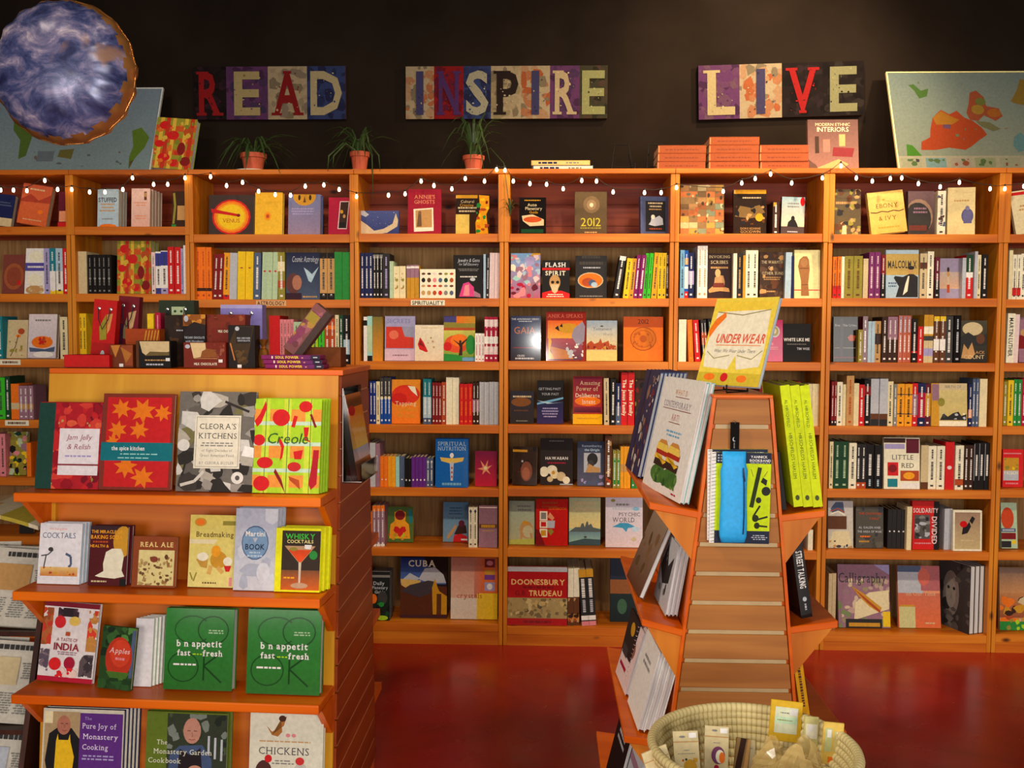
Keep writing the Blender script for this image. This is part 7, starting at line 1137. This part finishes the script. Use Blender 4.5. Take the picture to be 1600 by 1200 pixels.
for k, (dx, dy, nm) in enumerate(((0, 0, 'front'), (-3, -4, 'rear'))):
    a, w, h = panel(1108 + dx, 1204 + dx, 707 + dy, 848 + dy, EY0 - 0.016 + 0.006 * k)
    root = thing('spiral_notebook', f"{nm} lime and navy spiral notebook hooked on the tan slats", 'notebook', a, (0, R((0.6, -0.6)[k]), 0), 'lime spiral notebooks on the slatwall')
    m = MB(); m.box((0.012, 0, 0), (w, 0.005, h), (206, 230, 20)); m.build('cover', INK, root)
    m = MB(); m.box((0.0, 0.0005, 0), (0.012, 0.0045, h), 'white'); m.build('white_margin', INK, root)
    pr = Print(w - 0.012, h).run(NOTE); o = pr.mb.build('cover_print', INK, root, loc=(0.012, 0, 0))
    for q in range(26):
        m = MB(); zq = 0.004 + q * (h - 0.008) / 25; m.tube([(0.002, -0.0012, zq), (0.008, -0.0028, zq + 0.0012), (0.014, -0.0012, zq + 0.002)], 0.0007, 'silver', 4); m.build('wire_ring', GROM, root)
a, w, h = panel(1124, 1170, 706, 848, EY0 - 0.034); root = thing('pencil_pouch', 'bright blue zipped pouch hanging in front of the lime notebooks', 'pouch', a)
BLUEP = flat('bright_blue_fabric', (34, 166, 236), 0.6, noise=0.1, scale=120)
m = MB(); n = 10; rows = []
for j in range(15):
    v = j / 14; zz = v * h; wv = w * (0.86 if v > 0.84 or v < 0.04 else 0.97 + 0.03 * math.sin(v * 9)); th = 0.0135 * (0.25 if v > 0.86 else 1) * min(1, (v + 0.05) * 6)
    rows.append([(w / 2 + wv / 2 * math.cos(math.pi * 2 * i / 16) * (1.0), 0.006 - th * 0.9 * math.sin(math.pi * 2 * i / 16) * (abs(math.sin(math.pi * 2 * i / 16)) ** -0.4 if abs(math.sin(math.pi * 2 * i / 16)) > 0.05 else 1), zz) for i in range(16)])
for r_ in rows: m.v += r_
for j in range(14):
    for i in range(16):
        i2 = (i + 1) % 16; m.f.append((j * 16 + i, j * 16 + i2, (j + 1) * 16 + i2, (j + 1) * 16 + i)); m.c.append([srgb('blue')] * 4)
m.f.append(tuple(range(15, -1, -1))); m.c.append([srgb('blue')] * 16); m.f.append(tuple(14 * 16 + i for i in range(16))); m.c.append([srgb('blue')] * 16)
m.build('fabric_body', BLUEP, root, True)
m = MB(); m.tube([(w * 0.80, -0.0068, h * 0.82), (w * 0.84, -0.0072, h * 0.6), (w * 0.85, -0.0072, h * 0.3), (w * 0.83, -0.0068, h * 0.1)], 0.0014, seg=5); m.build('zipper', flat('navy_zipper', (16, 40, 84), 0.5), root)
m = MB(); m.tube([(w * 0.80, -0.009, h * 0.83), (w * 0.84, -0.010, h * 0.72), (w * 0.86, -0.0095, h * 0.68), (w * 0.80, -0.009, h * 0.74), (w * 0.80, -0.009, h * 0.83)], 0.0013, seg=5); m.build('zipper_pull', flat('navy_zipper', (16, 40, 84), 0.5), root)
a, w, h = panel(1141, 1155.5, 660, 709, EY0 - 0.010); root = thing('hang_strap', 'black fabric hang strap above the blue pouch', 'strap', (a.x, a.y, a.z))
m = MB(); m.box((0, 0, 0), (w, 0.003, h), (20, 18, 18)); m.build('strap', MATTE, root); Print(w, h).run([('e', 44, 46, 20, 7, 'silver'), ('e', 52, 47, 16, 6, (20, 18, 18)), ('M', 44, 18, 36, 14, 'grey')]).mb.build('strap_print', MATTE, root)
m = MB(); m.tube([(w / 2, 0.002, h - 0.004), (w / 2, -0.004, h + 0.002), (w / 2, 0.009, h + 0.004)], 0.0015, seg=5); m.build('hook', GROM, root)

# ------------------------------------------------------------------ coiled basket with packets on a small stand
bc = Vector((0.421, 1.90, 0.0)); BZ, BR = 0.70, 0.201
def coil_mat():
    m, nt, b = _nt('coiled_straw'); N = nt.nodes; L = nt.links
    tc = N.new('ShaderNodeTexCoord'); w = N.new('ShaderNodeTexWave'); gr = N.new('ShaderNodeTexGradient'); gr.gradient_type = 'RADIAL'
    L.new(tc.outputs['Object'], gr.inputs['Vector']); mt = N.new('ShaderNodeMath'); mt.operation = 'MULTIPLY'; mt.inputs[1].default_value = 110.0
    L.new(gr.outputs['Fac'], mt.inputs[0]); fr = N.new('ShaderNodeMath'); fr.operation = 'FRACT'; L.new(mt.outputs[0], fr.inputs[0])
    r = N.new('ShaderNodeValToRGB'); r.color_ramp.elements[0].position = 0.0; r.color_ramp.elements[0].color = srgb((176, 150, 92)); r.color_ramp.elements[1].position = 0.4; r.color_ramp.elements[1].color = srgb((222, 204, 146))
    L.new(fr.outputs[0], r.inputs['Fac']); L.new(r.outputs['Color'], b.inputs['Base Color']); b.inputs['Roughness'].default_value = 0.75
    bp = N.new('ShaderNodeBump'); bp.inputs['Strength'].default_value = 0.5; bp.inputs['Distance'].default_value = 0.003; L.new(fr.outputs[0], bp.inputs['Height']); L.new(bp.outputs[0], b.inputs['Normal'])
    return m
root = thing('coiled_basket', 'round coiled straw basket holding packets and a clear bag', 'basket', bc); CM = coil_mat()
for k in range(10):
    t = k / 9; rr = BR - 0.075 * t ** 1.6; zc = BZ - 0.128 * t
    m = MB(); m.tube([(rr * math.cos(2 * math.pi * j / 64), rr * math.sin(2 * math.pi * j / 64), zc) for j in range(65)], 0.0088 if k else 0.0105, seg=8, cap=False); m.build('coil', CM, root, True)
m = MB(); m.lathe([(0, BZ - 0.136), (BR - 0.073, BZ - 0.136), (BR - 0.073, BZ - 0.128), (0, BZ - 0.128)], seg=32); m.build('basket_base', CM, root)
st = thing('plant_stand', 'small wooden stand beneath the coiled basket, below the picture edge', 'stand', bc)
m = MB(); m.lathe([(0, BZ - 0.165), (0.17, BZ - 0.165), (0.172, BZ - 0.14), (0, BZ - 0.14)], seg=32); m.build('round_top', PINE_X, st)
for k in range(3):
    a = 2.1 * k + 0.4; m = MB(); m.tube([(0.11 * math.cos(a), 0.11 * math.sin(a), BZ - 0.165), (0.16 * math.cos(a), 0.16 * math.sin(a), 0.0)], 0.014, seg=8); m.build('leg', PINE_Z, st)
def packet(label, px, py, Y, w, h, col, ops, roll=0, lean=15, yaw=0, name='seed_packet', header=None):
    p = at(px, py, Y); root = thing(name, label, 'packet', (p.x, Y, p.z - h * math.cos(R(lean))), (-R(lean), R(roll), R(yaw)), 'packets in the basket')
    m = MB(); m.box((0, 0, 0), (w, 0.006, h), col); bevel(m.build('packet_body', INK, root), 0.001, 1); Print(w, h).run(ops).mb.build('front_print', INK, root)
    if header: m = MB(); m.box((w * 0.62, -0.0016, h * 0.88), (w * 0.92, -0.0010, h * 0.97), 'white'); m.build('price_sticker', INK, root)
CRD = (214, 196, 150)
packet('cream seed packet with a yellow and green flower picture', 1058, 1152, 1.92, 0.052, 0.11, CRD, [('r', 0, 80, 100, 82, 'tan'), ('e', 36, 90, 12, 2, 'grey'), ('m', 50, 66, 30, 1, 1.5, 'grey'), ('m', 50, 60, 70, 1, 1.2, 'grey'), ('e', 60, 36, 26, 14, (200, 150, 40)), ('n', 12, 3, 7, ['rust', 'gold', 'green', 'olive', 'dark_green'], 30, 18, 90, 52, 4)], roll=-3, header=1)
packet('cream seed packet with a purple and orange picture', 1101, 1142, 1.94, 0.05, 0.11, CRD, [('r', 0, 80, 100, 82, 'tan'), ('e', 40, 92, 12, 2, 'grey'), ('m', 50, 70, 30, 1, 1.5, 'grey'), ('e', 56, 48, 28, 16, (120, 60, 100)), ('e', 64, 46, 18, 12, 'ivory'), ('e', 72, 44, 12, 10, 'orange'), ('e', 50, 26, 10, 5, 'crimson')], roll=3, header=1)
packet('brown striped packet standing between the cream ones', 1146, 1158, 1.95, 0.030, 0.08, (150, 116, 70), [('p', [(0, 0), (30, 100), (70, 100), (40, 0)], 'dark_brown'), ('p', [(60, 0), (80, 100), (100, 100), (90, 0)], 'tan')], roll=8)
packet('narrow cream packet beside the clear bag', 1167, 1163, 1.96, 0.020, 0.08, CRD, [('m', 50, 80, 50, 1, 2, 'grey'), ('r', 10, 10, 90, 50, 'beige')], roll=2)
packet('cream packet tilted against the near rim of the basket', 1026, 1182, 1.84, 0.055, 0.09, CRD, [('r', 0, 78, 100, 80, 'tan'), ('e', 60, 40, 20, 14, 'pink')], roll=-14, yaw=20)
packet('yellow-edged card in a clear sleeve leaning on the far rim', 1202, 1096, 2.03, 0.068, 0.085, (222, 176, 40), [('r', 14, 20, 86, 84, (220, 224, 190)), ('r', 16, 44, 84, 60, (196, 226, 190)), ('m', 46, 70, 40, 1, 3, 'grey'), ('m', 46, 52, 60, 1, 2.5, 'olive'), ('r', 60, 66, 84, 80, 'white')], roll=6, lean=10)
packet('pale sleeve with amber corners at the basket rim', 1256, 1122, 1.99, 0.03, 0.075, (206, 196, 130), [('r', 10, 40, 90, 80, 'ivory'), ('r', 30, 60, 60, 76, 'white')], roll=4, lean=8)
packet('second pale sleeve standing beside the first at the rim', 1284, 1130, 1.95, 0.042, 0.085, (226, 190, 90), [('r', 10, 30, 44, 86, (196, 200, 140)), ('r', 52, 30, 92, 80, (206, 190, 120)), ('r', 20, 64, 40, 82, 'white'), ('r', 66, 62, 92, 78, 'white'), ('r', 30, 4, 90, 18, 'orange')], roll=5, lean=6)
def bag_mat():
    m, nt, b = _nt('clear_plastic_bag'); N = nt.nodes; L = nt.links
    t = N.new('ShaderNodeBsdfTransparent'); mix = N.new('ShaderNodeMixShader'); mix.inputs[0].default_value = 0.45
    b.inputs['Base Color'].default_value = srgb((222, 190, 120)); b.inputs['Roughness'].default_value = 0.12
    L.new(t.outputs[0], mix.inputs[1]); L.new(b.outputs[0], mix.inputs[2]); L.new(mix.outputs[0], N['Material Output'].inputs['Surface'])
    return m
p = at(1236, 1170, 1.88); root = thing('plastic_bag', 'crumpled clear plastic bag bulging in the basket', 'plastic bag', (p.x, 1.88, BZ - 0.126))
rg = random.Random(3); m = MB(); nu, nv = 26, 12
for j in range(nv):
    v = j / (nv - 1); r0 = 0.066 * (0.75 + 0.35 * math.sin(math.pi * v)) * (1 - 0.35 * v ** 3)
    for i in range(nu):
        a = 2 * math.pi * i / nu; k = 1 + 0.12 * math.sin(a * 5 + v * 7) + rg.uniform(-0.06, 0.06); m.v.append((r0 * k * math.cos(a) * 1.15, r0 * k * math.sin(a) * 0.9, 0.135 * v + rg.uniform(-0.004, 0.004) + (0.02 * math.sin(a * 3) * v ** 4)))
for j in range(nv - 1):
    for i in range(nu):
        i2 = (i + 1) % nu; m.f.append((j * nu + i, j * nu + i2, (j + 1) * nu + i2, (j + 1) * nu + i)); m.c.append([srgb('cream')] * 4)
m.build('bag_film', bag_mat(), root)
m = MB(); m.lathe([(0, 0.001), (0.042, 0.001), (0.046, 0.05), (0.03, 0.085), (0, 0.09)], seg=14); m.build('bag_contents', flat('golden_tea_leaves', (196, 160, 96), 0.8, noise=0.35, scale=120), root)

# ------------------------------------------------------------------ newspaper rack at the picture edge
root = thing('newspaper_rack', 'dark tiered newspaper rack beside the cookbook display', 'rack', (-1.72, 2.62, 0)); DARKW = wood('dark_stained_rack', (46, 22, 16), (62, 30, 20), (80, 42, 26), 'Z', 0.5, 1, False)
for x in (-0.20, 0.19):
    m = MB(); m.prism([(0.0, 0), (0.34, 0), (0.34, 0.92), (0.28, 0.92)], 'x', x - 0.008, x + 0.008); m.build('side_frame', DARKW, root)
TIERS = [0.08, 0.33, 0.60]
for z in TIERS:
    f = 0.28 * z / 0.92
    m = MB(); m.hexa([(-0.19, f + 0.01, z), (0.18, f + 0.01, z), (0.18, 0.33, z - 0.03), (-0.19, 0.33, z - 0.03), (-0.19, f + 0.01, z + 0.014), (0.18, f + 0.01, z + 0.014), (0.18, 0.33, z - 0.016), (-0.19, 0.33, z - 0.016)]); m.build('tier_board', DARKW, root)
def paper(label, x, y, z, w, h, cols, seed, roll=0, lean=35, yaw=0):
    rg = random.Random(seed); root = thing('newspaper', label, 'newspaper', (-1.72 + x, 2.62 + y, z), (-R(lean), R(roll), R(yaw)), 'newspapers in the rack')
    m = MB(); n = 12
    for lay in range(4):
        i0 = len(m.v); off = lay * 0.006
        for j in range(n):
            v = j / (n - 1); zz = h * v; yy = off + 0.012 * math.sin(v * math.pi * 1.2 + lay * 0.4)
            m.v += [(0 + 0.004 * lay, yy, zz), (w - 0.003 * lay, yy + 0.006, zz), (w - 0.003 * lay, yy + 0.010, zz), (0.004 * lay, yy + 0.004, zz)]
        for j in range(n - 1):
            for q in range(4):
                a, b2 = i0 + j * 4 + q, i0 + j * 4 + (q + 1) % 4; m.f.append((a, b2, b2 + 4, a + 4)); m.c.append([srgb((206, 198, 184))] * 4)
        m.f.append((i0, i0 + 3, i0 + 2, i0 + 1)); m.c.append([srgb('beige')] * 4); m.f.append(tuple(i0 + (n - 1) * 4 + q for q in range(4))); m.c.append([srgb('beige')] * 4)
    m.build('folded_sheets', MATTE, root)
    Print(w, h, lambda a, b2, d: (a, 0.012 * math.sin(b2 / h * math.pi * 1.2) - 0.001 - d, b2)).run([('r', 6, 46, 62, 80, cols[seed % 4]), ('n', 8, 5, 11, cols, 8, 48, 60, 78, seed), ('m', 50, 92, 84, 1, 6, 'dark_grey'), ('m', 80, 64, 28, 7, 1.4, 'grey'), ('m', 20, 24, 26, 9, 1.4, 'grey'), ('m', 50, 24, 26, 9, 1.4, 'grey'), ('m', 80, 24, 26, 9, 1.4, 'grey')]).mb.build('newsprint', MATTE, root)
k = 0
for ti, z in enumerate(TIERS):
    f = 0.28 * z / 0.92
    for c_, (x, dy) in enumerate(((-0.17, 0.12), (-0.10, 0.09), (-0.03, 0.06))):
        paper(f"folded newspaper, {('rear', 'middle', 'front')[c_]} one on the {('bottom', 'middle', 'upper')[ti]} tier of the dark rack", x, f + dy, z + 0.02, 0.20, 0.24, [['silver', 'grey', 'lavender', 'beige'], ['beige', 'pale_green', 'tan', 'grey'], ['silver', 'mauve', 'slate', 'ivory']][(ti + c_) % 3], 10 + k, roll=(-2, 1, 3)[c_], lean=26); k += 1
root = thing('magazine', 'open magazine draped over the top of the dark rack', 'magazine', (-1.90, 2.83, 0.926), (R(4), 0, R(-8)))
m = MB(); n = 14
for j in range(n):
    u = j / (n - 1); xx = 0.40 * u; zz = 0.02 + 0.035 * math.sin(math.pi * u)
    m.v += [(xx, 0, zz), (xx, 0.20, zz + 0.006), (xx, 0.20, zz - 0.006), (xx, 0, zz - 0.012)]
for j in range(n - 1):
    for q in range(4):
        a, b2 = j * 4 + q, j * 4 + (q + 1) % 4; m.f.append((a, a + 4, b2 + 4, b2)); m.c.append([srgb([(220, 206, 176), (196, 160, 120), (206, 190, 160), (180, 160, 60)][(j // 3) % 4])] * 4)
m.f.append((0, 1, 2, 3)); m.c.append([srgb('beige')] * 4); m.f.append(tuple(4 * (n - 1) + q for q in (3, 2, 1, 0))); m.c.append([srgb('beige')] * 4)
m.build('sheets', MATTE, root)
m = MB(); m.box((0.19, -0.001, 0.02), (0.21, 0.2, 0.058), 'tan'); m.build('fold', MATTE, root)

# ------------------------------------------------------------------ spines: the largest as books of their own, the narrowest joined
LIMIT = 330
n_face = sum(1 for o in COL.objects if o.parent is None and o.name.split('.')[0] == 'book')
SPINES.sort(key=lambda q: (q[2], -(q[0][1] * q[0][2])))
keep = max(0, LIMIT - n_face)
for a, k, _ in SPINES[:keep]: make_spine_book(*a, **k)
big = MB()
for a, k, _ in SPINES[keep:]:
    label, t, h, dep, col, ops, loc, rot = a[:8]
    M = Matrix.Translation(loc) @ Euler(rot).to_matrix().to_4x4(); c = 0.0015; m = MB()
    m.box((0, 0, 0), (t, c, h), col); m.box((0, c, 0), (c, dep, h), col); m.box((t - c, c, 0), (t, dep, h), col); m.box((c, c, 0.003), (t - c, dep - 0.004, h - 0.004), 'cream')
    if ops: q = Print(t, h).run(ops).mb; i = len(m.v); m.v += q.v; m.f += [tuple(i + j for j in f) for f in q.f]; m.c += q.c
    i = len(big.v); big.v += [tuple(M @ Vector(v)) for v in m.v]; big.f += [tuple(i + j for j in f) for f in m.f]; big.c += m.c
o = big.build('narrow_books', INK); o['kind'] = 'stuff'; tag(o, 'many narrow book spines packed between the larger books', 'books')
